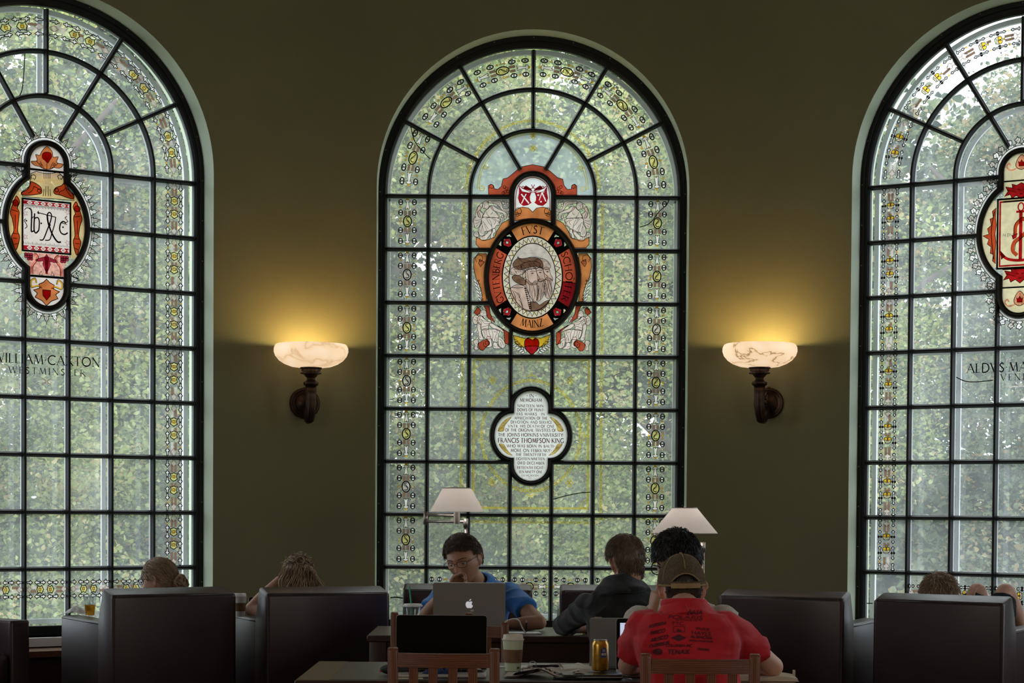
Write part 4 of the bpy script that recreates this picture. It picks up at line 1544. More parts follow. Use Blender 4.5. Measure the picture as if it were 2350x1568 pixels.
# square panel with the letters
art.fill([(-.155, -.215), (.155, -.215), (.155, -.540), (-.155, -.540)], S_panel)
art.line([(-.157, -.213), (.157, -.213), (.157, -.542), (-.157, -.542)], .012, M_black, True, 4)
for z0, z1 in ((-.245, -.222), (-.535, -.508)):
    zc_ = (z0 + z1) / 2
    for i in range(8):
        x_ = -.154 + i * .044
        art.fill([(max(-.153, x_ + .003), z0), (min(.153, x_ + .041), z0), (min(.153, x_ + .025), zc_), (min(.153, x_ + .041), z1), (max(-.153, x_ + .003), z1), (x_ + .019, zc_)] if 0 < i < 7 else ([(-.153, z0), (-.113, z0), (-.129, zc_), (-.113, z1), (-.153, z1)] if i == 0 else [(.153, z0), (.153, z1), (.150, z1), (.150, z0)]), S_red, 1)
        if i < 7: art.line([(x_ + .044 - .007, zc_), (x_ + .044, zc_ + .006), (x_ + .044 + .007, zc_), (x_ + .044, zc_ - .006)] if x_ + .051 < .15 else [(.14, zc_), (.145, zc_ + .003)], .003, S_red, True, 1)
for i in range(32):
    x_ = -.150 + i * .0096
    art.line([(x_, -.252), (x_, -.262 - .004 * (i % 2))], .0035, M_black, False, 2)
    art.line([(x_, -.502), (x_, -.490 + .006 * (i % 3 == 0))], .0025, M_black, False, 2)
art.line([(-.15, -.250), (.15, -.250)], .003, M_black, False, 2)
for l_, w_ in (([(-.115, -.27), (-.098, -.29), (-.100, -.40), (-.096, -.418), (-.080, -.41)], .009), ([(-.145, -.285), (-.130, -.270), (-.112, -.272)], .005), ([(-.078, -.30), (-.082, -.40), (-.070, -.425), (-.056, -.41)], .009), ([(-.082, -.335), (-.060, -.325), (-.048, -.345), (-.050, -.40), (-.058, -.415)], .008), ([(-.10, -.34), (-.085, -.32)], .005),
               ([(-.056, -.293), (.062, -.313)], .006), ([(-.052, -.283), (-.058, -.295), (-.048, -.30)], .006), ([(.004, -.30), (.018, -.285), (.032, -.30), (.026, -.34), (.0, -.41), (-.022, -.462), (-.045, -.466)], .008), ([(.004, -.30), (.010, -.35), (.036, -.42), (.070, -.468), (.095, -.468)], .011), ([(.060, -.312), (.052, -.36), (.034, -.42), (.02, -.46), (-.01, -.466)], .007),
               ([(.128, -.345), (.110, -.335), (.092, -.35), (.086, -.385), (.096, -.41), (.118, -.418), (.140, -.405)], .009), ([(.10, -.345), (.135, -.352)], .005), ([(.135, -.30), (.122, -.31), (.132, -.322), (.140, -.333), (.128, -.34)], .005), ([(-.135, -.34), (-.146, -.352), (-.134, -.37), (-.128, -.39), (-.142, -.402)], .005)):
    art.line(spline(l_, 4), w_, M_black, False, 2)
for x_, z_ in ((-.035, -.360), (.022, -.366), (.108, -.372), (-.132, -.352)):
    art.fill(ell(x_, z_, .006, .006, 8), M_black, 2)
for x_, z_ in ((-.138, -.305), (.138, -.275), (-.138, -.455), (.138, -.47)):
    art.line([(x_ + (.018 if i % 2 else .007) * math.cos(PI * i / 5), z_ + (.018 if i % 2 else .007) * math.sin(PI * i / 5)) for i in range(10)], .002, S_red, True, 2)
# rose and plum below
art.fill([(-.15, -.55), (.15, -.55), (.113, -.64), (.113, -.69), (-.113, -.69), (-.113, -.64)], S_rose)
for sx_ in (-1, 1):
    for i in range(8):
        art.shape([(sx_ * a, b) for a, b in ell(.10 + .018 * (i % 3), -.565 - .014 * (i // 3), .010, .010, 8)], S_mag, .003, None, 2)
    art.line(spline([(sx_ * .085, -.56), (sx_ * .06, -.575), (sx_ * .075, -.61), (sx_ * .095, -.64), (sx_ * .10, -.69)], 4), .014, S_rose, False, 2)
    art.line(spline([(sx_ * .080, -.55), (sx_ * .053, -.575), (sx_ * .068, -.61), (sx_ * .088, -.64), (sx_ * .09, -.69)], 4), .004, M_black, False, 3)
    art.shape(spline([(sx_ * a, b) for a, b in [(.0, -.57), (.02, -.575), (.06, -.59), (.072, -.60), (.05, -.605), (.02, -.60), (.025, -.62), (0, -.68)]], 2), S_mag, .003, None, 2)
    art.shape([(sx_ * a, b) for a, b in [(.05, -.69), (.035, -.665), (.028, -.69)]], S_white, .003, None, 2)
art.shape([(0, -.555), (.014, -.575), (.010, -.60), (.006, -.68), (-.006, -.68), (-.010, -.60), (-.014, -.575)], S_mag, .003, None, 3)
# rounded foot
ft = [(0, -.885), (.03, -.855), (.075, -.835), (.06, -.81), (.085, -.79), (.045, -.775), (.05, -.75), (.02, -.735), (0, -.715)]
art.shape(ft + [(-a, b) for a, b in reversed(ft[1:-1])], S_or, .005, None, 1)
art.shape([(-.026, -.785), (.026, -.785), (.024, -.82), (0, -.85), (-.024, -.82)], S_red, .004, None, 3)
for sx_ in (-1, 1):
    art.line(spline([(sx_ * .03, -.77), (sx_ * .06, -.76), (sx_ * .095, -.77), (sx_ * .10, -.735), (sx_ * .075, -.72), (sx_ * .07, -.745)], 4), .010, S_gold, False, 2)
    art.line(spline([(sx_ * .03, -.775), (sx_ * .06, -.766), (sx_ * .10, -.776), (sx_ * .108, -.735), (sx_ * .075, -.712), (sx_ * .064, -.745)], 4), .0035, M_black, False, 3)
for z_ in (-.020, -.700):
    art.line([(-.113, z_), (.113, z_)], .014, M_black, False, 5)
art.mb.build('printer_mark_medallion', None, wroot[1])
art = Art(y=-.0065)
letters(art, 'WILLIAM.CAXTON', M_black, -.345, -1.262, .058, .70, gap=.15)
letters(art, 'WESTMINSTER', M_black, -.245, -1.327, .040, .50, gap=.35)
for sx_ in (-1, 1):
    art.line(spline([(0, -1.372), (sx_ * .03, -1.37), (sx_ * .055, -1.375)], 4), .006, S_pale, False)
    for sz in (-1, 1):
        art.line(spline([(sx_ * .004, -1.372), (sx_ * .012, -1.372 + sz * .01), (sx_ * .03, -1.372 + sz * .018)], 4), .005, S_brown, False)
art.mb.build('painted_name', None, wroot[1])

# window 3
art = Art(y=-.0055)
flames(art, 3)
art.mb.build('flame_crest', None, wroot[3])
art = Art(y=-.0065)
art.fill([(.113, -.165)] + ell(0, .028, .113, .113, 18, 0, PI) + [(-.113, -.165)], S_creamy)
art.fill([(-.113, -.60)] + ell(0, -.775, .113, .113, 18, PI, 2 * PI) + [(.113, -.60)], S_creamy)
for sx_ in (-1, 1):
    art.fill([(sx_ * .150, -.16)] + [(sx_ * a, b) for a, b in ell(0, -.366, .252, .312, 14, math.radians(44), math.radians(-44))] + [(sx_ * .150, -.585)], S_creamy)
    lf = [(.16, -.20), (.185, -.22), (.178, -.26), (.20, -.27), (.19, -.31), (.215, -.33), (.205, -.366), (.245, -.375), (.205, -.40), (.215, -.43), (.19, -.45), (.195, -.49), (.175, -.50), (.18, -.54), (.16, -.56), (.163, -.48), (.158, -.42), (.166, -.37), (.158, -.31), (.165, -.26)]
    art.shape([(sx_ * a, b) for a, b in lf], S_dor, .004, None, 1)
    art.line(spline([(sx_ * .17, -.22), (sx_ * .185, -.30), (sx_ * .19, -.37), (sx_ * .182, -.45), (sx_ * .172, -.53)], 4), .005, M_black, False, 3)
art.fill([(-.147, -.150), (.147, -.150), (.147, -.592), (-.147, -.592)], S_creamy)
art.line([(-.134, -.165), (.134, -.165), (.134, -.578), (-.134, -.578)], .011, S_red, True, 1)
art.line([(-.149, -.148), (.149, -.148), (.149, -.594), (-.149, -.594)], .012, M_black, True, 4)
# anchor with a coiled dolphin
art.line([(0, -.23), (0, -.545)], .022, S_red, False, 2)
art.line(ell(0, -.205, .018, .026, 14), .009, S_red, True, 2)
art.line([(-.03, -.235), (.03, -.235)], .014, S_red, False, 2)
art.line(spline([(-.125, -.50), (-.08, -.535), (0, -.548), (.08, -.535), (.125, -.50)], 6), .018, S_red, False, 2)
for sx_ in (-1, 1):
    art.shape([(sx_ * .130, -.478), (sx_ * .122, -.535), (sx_ * .098, -.515)], S_dred, .003, None, 3)
art.line(spline([(-.035, -.38), (-.03, -.32), (.01, -.285), (.045, -.31), (.04, -.36), (0, -.40), (-.04, -.43), (-.05, -.48), (-.02, -.515)], 6), [.010] * 49 if False else .024, S_dor, False, 3)
art.line(spline([(-.042, -.38), (-.038, -.32), (.01, -.272), (.058, -.31), (.05, -.365), (0, -.412), (-.03, -.44), (-.036, -.48)], 6), .004, M_black, False, 4)
art.shape([(-.055, -.385), (-.02, -.375), (-.028, -.40), (-.048, -.41)], S_red, .003, None, 4)
letters(art, 'ALDVS', M_black, -.118, -.388, .017, .078, serif=False)
letters(art, 'PIVS', M_black, .055, -.388, .017, .06, serif=False)
# masks with foliage above and below
for zc_, s_ in ((-.10, 1), (-.64, 1)):
    lf = [(0, .05), (.03, .035), (.06, .045), (.055, .02), (.10, .03), (.085, 0), (.108, -.03), (.07, -.02), (.06, -.045), (.03, -.03), (0, -.055)]
    art.shape([(a, zc_ + b) for a, b in lf] + [(-a, zc_ + b) for a, b in reversed(lf[1:-1])], S_red, .004, None, 1)
    for sx_ in (-1, 1):
        art.line([(sx_ * .008, zc_ + .005), (sx_ * .025, zc_ + .01)], .004, M_black, False, 3)
        art.line(spline([(sx_ * .03, zc_ - .01), (sx_ * .06, zc_), (sx_ * .09, zc_ + .01)], 3), .003, M_black, False, 3)
    art.line([(-.01, zc_ - .022), (.01, zc_ - .022)], .004, M_black, False, 3)
for zc_ in (.075, -.80):
    art.shape(spline([(0, zc_ + .055), (.03, zc_ + .02), (.035, zc_ - .02), (0, zc_ - .04), (-.035, zc_ - .02), (-.03, zc_ + .02)], 4, True), S_rose, .004, None, 1)
    art.shape([(-.02, zc_ + .012), (-.01, zc_ + .004), (0, zc_ + .022), (.01, zc_ + .004), (.02, zc_ + .012), (.016, zc_ - .018), (-.016, zc_ - .018)], S_red, .003, None, 3)
    for sx_ in (-1, 1):
        art.line(spline([(sx_ * .03, zc_ - .03), (sx_ * .07, zc_ - .04), (sx_ * .095, zc_ - .015), (sx_ * .08, zc_ + .005), (sx_ * .07, zc_ - .012)], 4), .010, S_rose, False, 2)
for z_ in (-.035, -.72, -.60, -.165):
    art.line([(-.113, z_), (.113, z_)], .010, M_black, False, 5)
art.mb.build('anchor_medallion', None, wroot[3])
art = Art(y=-.0065)
letters(art, 'ALDVS.MANVTIVS', M_black, -.338, -1.262, .058, .676, gap=.15)
letters(art, 'VENICE', M_black, -.115, -1.318, .040, .24, gap=.35)
for sx_ in (-1, 1):
    art.line(spline([(0, -1.362), (sx_ * .03, -1.36), (sx_ * .06, -1.365)], 4), .008, S_pale, False)
art.mb.build('painted_name', None, wroot[3])

# ------------------------------------------------------------------ outside: lawn and trees
GZ = -4.0
MB().add([(-60, 13.2, GZ), (60, 13.2, GZ), (60, 90, GZ), (-60, 90, GZ)], [(0, 1, 2, 3)]).build('ground', mat('lawn', (.10, .14, .05), .9, var=.3, scale=2), kind='structure', label='grass outside the windows')


def leafmat(name, cols, tl=.45):
    m = bpy.data.materials.new(name)
    m.use_nodes = True
    n, l = m.node_tree.nodes, m.node_tree.links
    n.clear()
    out = n.new('ShaderNodeOutputMaterial')
    g = n.new('ShaderNodeNewGeometry')
    r = n.new('ShaderNodeValToRGB')
    r.color_ramp.elements[0].position = cols[0][0]
    r.color_ramp.elements[0].color = (*cols[0][1], 1)
    r.color_ramp.elements[1].position = cols[-1][0]
    r.color_ramp.elements[1].color = (*cols[-1][1], 1)
    for p, c in cols[1:-1]:
        e = r.color_ramp.elements.new(p)
        e.color = (*c, 1)
    d = n.new('ShaderNodeBsdfDiffuse')
    t = n.new('ShaderNodeBsdfTranslucent')
    mx = n.new('ShaderNodeMixShader')
    mx.inputs[0].default_value = tl
    tc_ = n.new('ShaderNodeTexCoord')
    cz_ = n.new('ShaderNodeTexNoise')          # broad noise adding contrast between paler and darker clumps
    cz_.inputs['Scale'].default_value = 1.5
    cz_.inputs['Detail'].default_value = 3
    ma = n.new('ShaderNodeMath'); ma.operation = 'MULTIPLY_ADD'
    ma.inputs[1].default_value = 3.2
    ma.inputs[2].default_value = -1.65
    mb_ = n.new('ShaderNodeMath'); mb_.operation = 'ADD'; mb_.use_clamp = True
    l.new(tc_.outputs['Object'], cz_.inputs[0])
    l.new(cz_.outputs[0], ma.inputs[0])
    l.new(ma.outputs[0], mb_.inputs[0])
    l.new(g.outputs['Random Per Island'], mb_.inputs[1])
    l.new(mb_.outputs[0], r.inputs[0])
    l.new(r.outputs[0], d.inputs[0])
    l.new(r.outputs[0], t.inputs[0])
    l.new(d.outputs[0], mx.inputs[1])
    l.new(t.outputs[0], mx.inputs[2])
    l.new(mx.outputs[0], out.inputs[0])
    return m


LM1 = leafmat('maple_leaves', [(0, (.11, .15, .075)), (.35, (.27, .34, .12)), (.7, (.46, .52, .20)), (.97, (.68, .68, .36)), (1, (.64, .52, .26))])
LM2 = leafmat('blue_green_leaves', [(0, (.05, .075, .06)), (.4, (.15, .20, .12)), (.8, (.32, .37, .20)), (.98, (.48, .51, .32)), (1, (.50, .38, .20))])
M_bark = mat('grey_bark', (.13, .10, .09), .9, var=.4, scale=6, bump=.4, bscale=30)
NR = np.random.RandomState(5)


def leaves(name, clumps, lm, parent):
    """clumps: (centre, radii, count, leaf size)"""
    V, n0 = [], 0
    for c, r, n, sz in clumps:
        d = NR.normal(size=(n, 3))
        d /= np.linalg.norm(d, axis=1)[:, None]
        rad = NR.uniform(.35, 1.0, n) ** .5
        p = np.array(c) + d * rad[:, None] * np.array(r)
        p += NR.normal(size=(n, 3)) * .06
        s_ = sz * NR.uniform(.55, 1.25, n)
        a = NR.normal(size=(n, 3)); a[:, 2] *= .6
        a /= np.linalg.norm(a, axis=1)[:, None]
        b = np.cross(a, NR.normal(size=(n, 3)))
        b /= np.linalg.norm(b, axis=1)[:, None]
        nn = np.cross(a, b)
        A, B, N_ = a * s_[:, None] * .6, b * s_[:, None] * .42, nn * s_[:, None] * .12
        # six-point leaf: stem, two shoulders, two lobes, tip
        pts = np.stack([p - A, p - A * .35 + B + N_, p + A * .3 + B * .8 + N_, p + A * 1.1, p + A * .3 - B * .8 + N_, p - A * .35 - B + N_], 1)
        V.append(pts.reshape(-1, 3))
        n0 += n
    V = np.concatenate(V)
    me = bpy.data.meshes.new(name)
    nv = len(V)
    me.vertices.add(nv)
    me.vertices.foreach_set('co', V.ravel())
    me.loops.add(nv)
    me.loops.foreach_set('vertex_index', np.arange(nv))
    me.polygons.add(n0)
    me.polygons.foreach_set('loop_start', np.arange(n0) * 6)
    me.polygons.foreach_set('loop_total', np.full(n0, 6))
    me.materials.append(lm)
    me.update()
    me.validate()
    o = bpy.data.objects.new(name, me)
    COL.objects.link(o)
    o.parent = parent
    return o


def tree(x, y, r, ztop, n, size, lm, label, zlow=-1.0, trunk=.22, lean=0, seed=0, nc=46, cr=1.0):
    rg = random.Random(seed)
    root = empty('tree', (x, y, GZ), 0, label, 'tree', 'trees beyond the windows')
    cl = []
    hz = (ztop - zlow) / 2
    for i in range(nc):
        a, u = rg.uniform(0, 2 * PI), rg.uniform(-1, 1)
        q_ = math.sqrt(max(0, 1 - u * u)) * rg.uniform(.35, .95)
        rr_ = rg.uniform(.45, .95) * cr
        cl.append(((q_ * r * math.cos(a), q_ * r * math.sin(a) * .8, (zlow + hz) - GZ + u * hz * .92), (rr_, rr_, rr_ * .6), n // nc, size))
    leaves('crown', cl, lm, root)
    b = MB()
    top = ztop - GZ - .8
    pts = [(lean * t * t, 0.1 * math.sin(3 * t), top * t) for t in [i / 8 for i in range(9)]]
    b.tube(pts, [trunk * (1.25 - t * .95) for t in [i / 8 for i in range(9)]], 10)
    for i in range(9):
        t = rg.uniform(.4, .9)
        c = Vector((lean * t * t, 0.1 * math.sin(3 * t), top * t))
        a = rg.uniform(0, 2 * PI)
        L = rg.uniform(.9, 2.4)
        e = c + Vector((math.cos(a) * L, math.sin(a) * L * .7, L * rg.uniform(.3, .9)))
        m_ = (c + e) / 2 + Vector((0, 0, -.15))
        b.tube([c, m_, e], [trunk * .4, trunk * .26, trunk * .1], 7)
    b.build('trunk', M_bark, root, smooth='all')


tree(-6.3, 19.2, 3.0, 8.4, 92000, .050, LM1, 'broad maple filling the left window, pale leaves close to the glass', seed=1, lean=.6, nc=120)
tree(-1.6, 21.6, 2.9, 8.8, 100000, .052, LM1, 'maple with yellowing leaves behind the left half of the central window', seed=2, lean=-.4, trunk=.2, nc=120)
tree(2.1, 18.6, 2.4, 6.2, 66000, .044, LM1, 'lower maple behind the right half of the central window', seed=3, lean=.5, nc=100)
tree(6.9, 20.5, 2.9, 7.0, 90000, .050, LM2, 'blue green tree filling the right window', seed=4, lean=-.8, trunk=.24, nc=115)
tree(-11.6, 23.0, 2.9, 8.6, 8000, .17, LM1, 'tall maple beyond the left edge of the left window', seed=5)
tree(12.3, 22.5, 2.9, 7.2, 8000, .17, LM2, 'dark tree beyond the right edge of the right window', seed=6)
tree(-4.8, 27.5, 4.4, 11.8, 90000, .13, LM2, 'large dark tree standing behind the maples on the left', seed=7, zlow=-2, trunk=.4, nc=150, cr=1.5)
tree(2.9, 27.0, 4.2, 9.6, 86000, .13, LM2, 'large tree standing behind the maples in the middle', seed=8, zlow=-2, trunk=.4, lean=-1, nc=140, cr=1.5)
tree(9.6, 31.0, 3.9, 8.4, 30000, .16, LM2, 'distant tree behind the blue green tree on the right', seed=9, zlow=-2, trunk=.4, nc=100, cr=1.4)
tree(-.8, 24.8, 2.5, 8.6, 40000, .075, LM1, 'slender maple behind the middle of the central window', seed=11, trunk=.16, nc=110, cr=1.2)
tree(-4.0, 24.3, 2.3, 9.0, 36000, .075, LM2, 'darker tree seen between the left and central windows', seed=12, trunk=.2, nc=100, cr=1.2)
tree(-12.5, 31.0, 3.9, 12.0, 10000, .25, LM2, 'distant dark tree at the far left', seed=10, zlow=-2, trunk=.4)
# clipped hedge closing the bottom of the view
hd = empty('hedge', (0, 38, GZ), 0, 'long dark hedge at the back of the lawn', 'hedge')
leaves('foliage', [((x_, 0, z_), (1.8, .8, 1.0), 420, .32) for x_ in range(-22, 23, 2) for z_ in (1.0, 2.6, 4.2, 5.6)], LM2, hd)
MB().box(-23, 23, -.3, .3, 0, 5.6).build('branches', mat('hedge_core', (.03, .045, .02), .95, var=.5, scale=3), hd)

# ------------------------------------------------------------------ wall sconces
def alabaster(name, seed, veins):
    m = bpy.data.materials.new(name)
    m.use_nodes = True
    n, l = m.node_tree.nodes, m.node_tree.links
    b = _bsdf(m)
    tc_ = n.new('ShaderNodeTexCoord')
    mp = n.new('ShaderNodeMapping')
    mp.inputs['Location'].default_value = (seed, seed * .7, 0)
    nz = n.new('ShaderNodeTexNoise')
    nz.inputs['Scale'].default_value = 4.2
    nz.inputs['Detail'].default_value = 4
    nz.inputs['Distortion'].default_value = .6
    sb_ = n.new('ShaderNodeMath'); sb_.operation = 'SUBTRACT'; sb_.inputs[1].default_value = .5
    ab = n.new('ShaderNodeMath'); ab.operation = 'ABSOLUTE'
    r = n.new('ShaderNodeValToRGB')
    r.color_ramp.elements[0].position = 0
    r.color_ramp.elements[0].color = (.38, .22, .10, 1) if veins else (.75, .50, .28, 1)
    r.color_ramp.elements[1].position = .018 if veins else .03
    r.color_ramp.elements[1].color = (.96, .68, .42, 1)
    e = r.color_ramp.elements.new(.12)
    e.color = (1.0, .76, .52, 1)
    l.new(tc_.outputs['Object'], mp.inputs[0]); l.new(mp.outputs[0], nz.inputs[0])
    l.new(nz.outputs[0], sb_.inputs[0]); l.new(sb_.outputs[0], ab.inputs[0]); l.new(ab.outputs[0], r.inputs[0])
    l.new(r.outputs[0], b.inputs['Base Color']); l.new(r.outputs[0], b.inputs['Emission Color'])
    b.inputs['Emission Strength'].default_value = .60
    b.inputs['Roughness'].default_value = .35
    return m


def sconce(px, py, ka, kb, label, seed, veins):
    p0, t0 = edge(ka, 1)
    p1, t1 = edge(kb, -1)
    L = (p1 - p0).length
    h = hermite(p0, t0 * L, p1, t1 * L, 60)
    best = min(range(1, 60), key=lambda i: abs(toPix((h[i].x, h[i].y, 2))[0] - px))
    t = (h[best + 1] - h[best - 1]).normalized()
    rz = math.atan2(t.y, t.x)
    c = h[best]
    z = P(px, py, c.y).z
    root = empty('wall_sconce', (c.x, c.y, z), rz, label, 'lamp', 'alabaster sconces between the windows')
    b = MB()
    Mx = Matrix.Rotation(PI / 2, 4, 'X')
    b.lathe([(.001, 0), (.104, 0), (.106, .008), (.100, .018), (.088, .020), (.084, .014), (.068, .016), (.062, .026), (.045, .030), (.030, .040), (.001, .044)], 40, Mx)
    b.build('backplate', M_bronze, root, smooth=True)
    b = MB()
    for sx_ in (-1,):
        b.tube([(0, -.03, .0), (0, -.07, .0), (0, -.085, .0)], .012, 10)
        b.ball((0, -.09, 0), .017, 12, 8)
        b.ball((.0, -.012, .105), (.012, .008, .010), 10, 6)
    # scroll between plate and arm
    b.tube([(0, -.035 - .05 * math.sin(a), .035 + .035 * math.cos(a)) for a in [i * .4 for i in range(14)]], .008, 8)
    b.build('scroll', M_bronze, root, smooth='all')
    b = MB()
    pts = [(0, -.03, -.03), (0, -.07, -.085), (0, -.125, -.122), (0, -.175, -.118), (0, -.200, -.075), (0, -.212, -.02), (0, -.215, .04), (0, -.215, .105)]
    P3 = [Vector(p) for p in pts]
    rad = [.016, .020, .024, .028, .031, .033, .034, .036]
    n = 48
    rings = []
    for i, p in enumerate(P3):
        d = (P3[min(i + 1, 7)] - P3[max(i - 1, 0)]).normalized()
        sd = Vector((1, 0, 0))
        up = sd.cross(d)
        rings.append([p + (sd * math.cos(2 * PI * j / n) + up * math.sin(2 * PI * j / n)) * rad[i] * (1 + .07 * math.cos(12 * 2 * PI * j / n)) for j in range(n)])
    b.loft(rings)
    b.build('fluted_arm', M_bronze, root, smooth='all')
    T = Matrix.Translation((0, -.215, 0))
    b = MB()
    b.lathe([(.034, .104), (.046, .108), (.052, .118), (.050, .130), (.036, .140), (.028, .148), (.027, .158), (.040, .170), (.046, .180), (.056, .184), (.070, .186), (.071, .194), (.064, .200), (.064, .216), (.072, .220), (.074, .228), (.062, .232)], 40, T)
    b.build('collar', M_bronze, root, smooth=True)
    b = MB()
    prof = [(.05, .228), (.09, .229), (.135, .235), (.180, .252), (.215, .275), (.240, .305), (.250, .335), (.249, .358), (.240, .378), (.232, .383), (.226, .378), (.238, .340), (.222, .300), (.180, .262), (.10, .242), (.02, .238)]
    b.lathe(prof, 56, T)
    b.build('alabaster_bowl', alabaster('alabaster_%d' % seed, seed, veins), root, smooth='all')
    l = bpy.data.lights.new('sconce_bulb', 'POINT')
    l.energy = 4.3
    l.color = (1, .82, .36)
    l.shadow_soft_size = .035
    o = bpy.data.objects.new('sconce_bulb', l)
    COL.objects.link(o)
    o.parent = root
    o.location = (0, -.215, .362)
    return root


sconce(697, 926, 1, 2, 'bronze wall lamp with a faintly clouded alabaster bowl between left and central windows', 3, False)
sconce(1764, 926, 2, 3, 'bronze wall lamp with a dark-veined alabaster bowl between central and right windows', 8, True)

# ------------------------------------------------------------------ armchairs
def solid(poly, x0, x1, bev=.02, n=3):
    """profile in y,z extruded along x with rounded edges"""
    bm = bmesh.new()
    a = [bm.verts.new((x0, y, z)) for y, z in poly]
    c = [bm.verts.new((x1, y, z)) for y, z in poly]
    k = len(poly)
    bm.faces.new(a)
    bm.faces.new(list(reversed(c)))
    for i in range(k):
        bm.faces.new((a[i], c[i], c[(i + 1) % k], a[(i + 1) % k]))
    bmesh.ops.recalc_face_normals(bm, faces=bm.faces)
    bmesh.ops.bevel(bm, geom=bm.edges[:], offset=bev, segments=n, profile=.6, affect='EDGES')
    return bm


def armchair(rx, ry, az, label, w=.74, group='leather club chairs along the windows', hb=.93):
    """rx,ry: middle of the rear face; az: facing direction, degrees left of straight ahead"""
    a = math.radians(az)
    R = Matrix.Rotation(a, 4, 'Z')
    o = Vector((rx, ry, 0)) - (R @ Vector((0, -.43, 0)))
    root = empty('club_armchair', (o.x, o.y, 0), a, label, 'armchair', group)
    h = w / 2
    b = MB()
    b.frombm(solid([(-.43, .07), (-.425, hb - .01), (-.28, hb + .028), (-.235, .86), (-.20, .76), (-.20, .30), (-.22, .07)], -h, h, .022))
    br = b.build('backrest', M_leather, root, smooth='all')
    b = MB()
    for s_ in (-1, 1):
        b.tube([(s_ * (h - .022), -.424, .08), (s_ * (h - .020), -.421, hb - .03), (s_ * (h - .035), -.420, hb - .016)], .0045, 6)
    b.tube([(-(h - .03), -.420, hb - .016), ((h - .03), -.420, hb - .016)], .0045, 6)
    b.build('welt', M_leath2, br, smooth='all')
    for s_ in (-1, 1):
        b = MB()
        x0, x1 = sorted((s_ * (h - .004), s_ * (h - .125)))
        b.frombm(solid([(-.425, .07), (-.42, .765), (.40, .772), (.415, .07)], x0, x1, .018))
        b.tube([(s_ * (h - .006), -.40, .752), (s_ * (h - .006), .39, .758)], .004, 6)
        b.build('armrest', M_leather, root, smooth='all')
    b = MB()
    b.rbox(-h + .13, h - .13, -.2, .42, .40, .60, .05)
    b.build('seat_cushion', M_leather, root, smooth='all')
    b = MB()
    b.rbox(-h + .125, h - .125, -.2, .40, .09, .395, .015)
    b.build('base', M_leather, root, smooth='all')
    for sx_ in (-1, 1):
        for sy in (-.37, .36):
            MB().box(sx_ * (h - .06) - .025, sx_ * (h - .06) + .025, sy - .025, sy + .025, 0, .07).build('foot', M_dkwood, root)
    return root


def xy(px, Y):
    p = P(px, 1200, Y)
    return p.x, p.y


x_, y_ = xy(404, 10.18)
ac1 = armchair(x_, y_, 33, 'brown leather armchair seen from behind with an iced drink on its arm')
x_, y_ = xy(757, 10.45)
ac2 = armchair(x_, y_, 25, 'brown leather armchair seen from behind under the left sconce, coffee cup on its arm', w=.745)
x_, y_ = xy(1791, 10.35)
ac4 = armchair(x_, y_, -27, 'brown leather armchair seen from behind under the right sconce', w=.74)
x_, y_ = xy(2152, 9.95)
ac5 = armchair(x_, y_, -34, 'brown leather armchair at the right edge with bare knees above it', w=.74)
x_, y_ = xy(1074, 10.98)
ac3 = armchair(x_, y_, 0, 'brown leather armchair directly behind the man in the blue polo shirt', w=.78)
x_, y_ = xy(1436, 10.98)
ac6 = armchair(x_, y_, 0, 'brown leather armchair behind the man in the black sweater', w=.78)
# armchair at the far left, turned towards the room
ac0 = armchair(-3.50, 10.54, -135, 'brown leather armchair cut by the left edge, seat facing the room', w=.74)

# ------------------------------------------------------------------ wooden library chairs
def lib_chair(pxl, pxr, Y, facing, label, ytop=None, skew=0):
    """pxl, pxr: outer pixels of the back posts; facing +1 away from camera, -1 towards it"""
    pl, pr = P(pxl, 1400, Y), P(pxr, 1400, Y + skew)
    w_ = (pr - pl).length
    c = (pl + pr) / 2
    ang = math.atan2(pr.y - pl.y, pr.x - pl.x)
    if facing < 0:
        ang += PI
    root = empty('library_chair', (c.x, c.y, 0), ang, label, 'chair', 'cherry slat back chairs at the reading tables')
    h = w_ / 2
    H = .892
    for s_ in (-1, 1):
        b = MB()
        x0, x1 = sorted((s_ * h, s_ * (h - .036)))
        pr_ = [(-.065, 0), (-.030, 0), (.02, .45), (.018, .50), (-.012, H - .012), (-.018, H), (-.046, H - .004), (-.052, H - .014), (-.020, .46)]
        b.frombm(solid(pr_, x0, x1, .003, 1))
        b.build('back_leg', M_cherry, root, smooth=True)
        b = MB()
        b.rbox(*sorted((s_ * h, s_ * (h - .036))), .37, .41, 0, .44, .003, None, 1)
        b.build('front_leg', M_cherry, root, smooth=True)

    def yb(x, z):
        t = x / h
        return -.026 + (.45 - z) * .0 - .030 * (1 - t * t)
    b = MB()
    n = 14
    def rail(z0, z1, th=.020):
        rings = []
        for i in range(n + 1):
            x = -(h - .034) + 2 * (h - .034) * i / n
            y = yb(x, z0)
            rings.append([(x, y - th / 2, z0), (x, y + th / 2, z0), (x, y + th / 2, z1), (x, y - th / 2, z1)])
        b.loft(rings)
    rail(H - .072, H - .020)
    b.build('top_rail', M_cherryx, root, smooth=True)
    b = MB()
    rail(.53, .565)
    b.build('lower_rail', M_cherryx, root, smooth=True)
    for i in range(4):
        x = (i - 1.5) * (w_ - .07) / 4.7
        b = MB()
        y = yb(x, .6)
        b.box(x - .0165, x + .0165, y - .006, y + .006, .56, H - .068)
        b.build('back_slat', M_cherry, root)
    b = MB()
    b.rbox(-h + .002, h - .002, -.01, .42, .44, .465, .008)
    b.build('seat', M_cherryx, root, smooth=True)
    for s_ in (-1, 1):
        b = MB()
        b.box(*sorted((s_ * (h - .008), s_ * (h - .028))), -.03, .38, .18, .205)
        b.build('stretcher', M_cherryx, root)
    return root


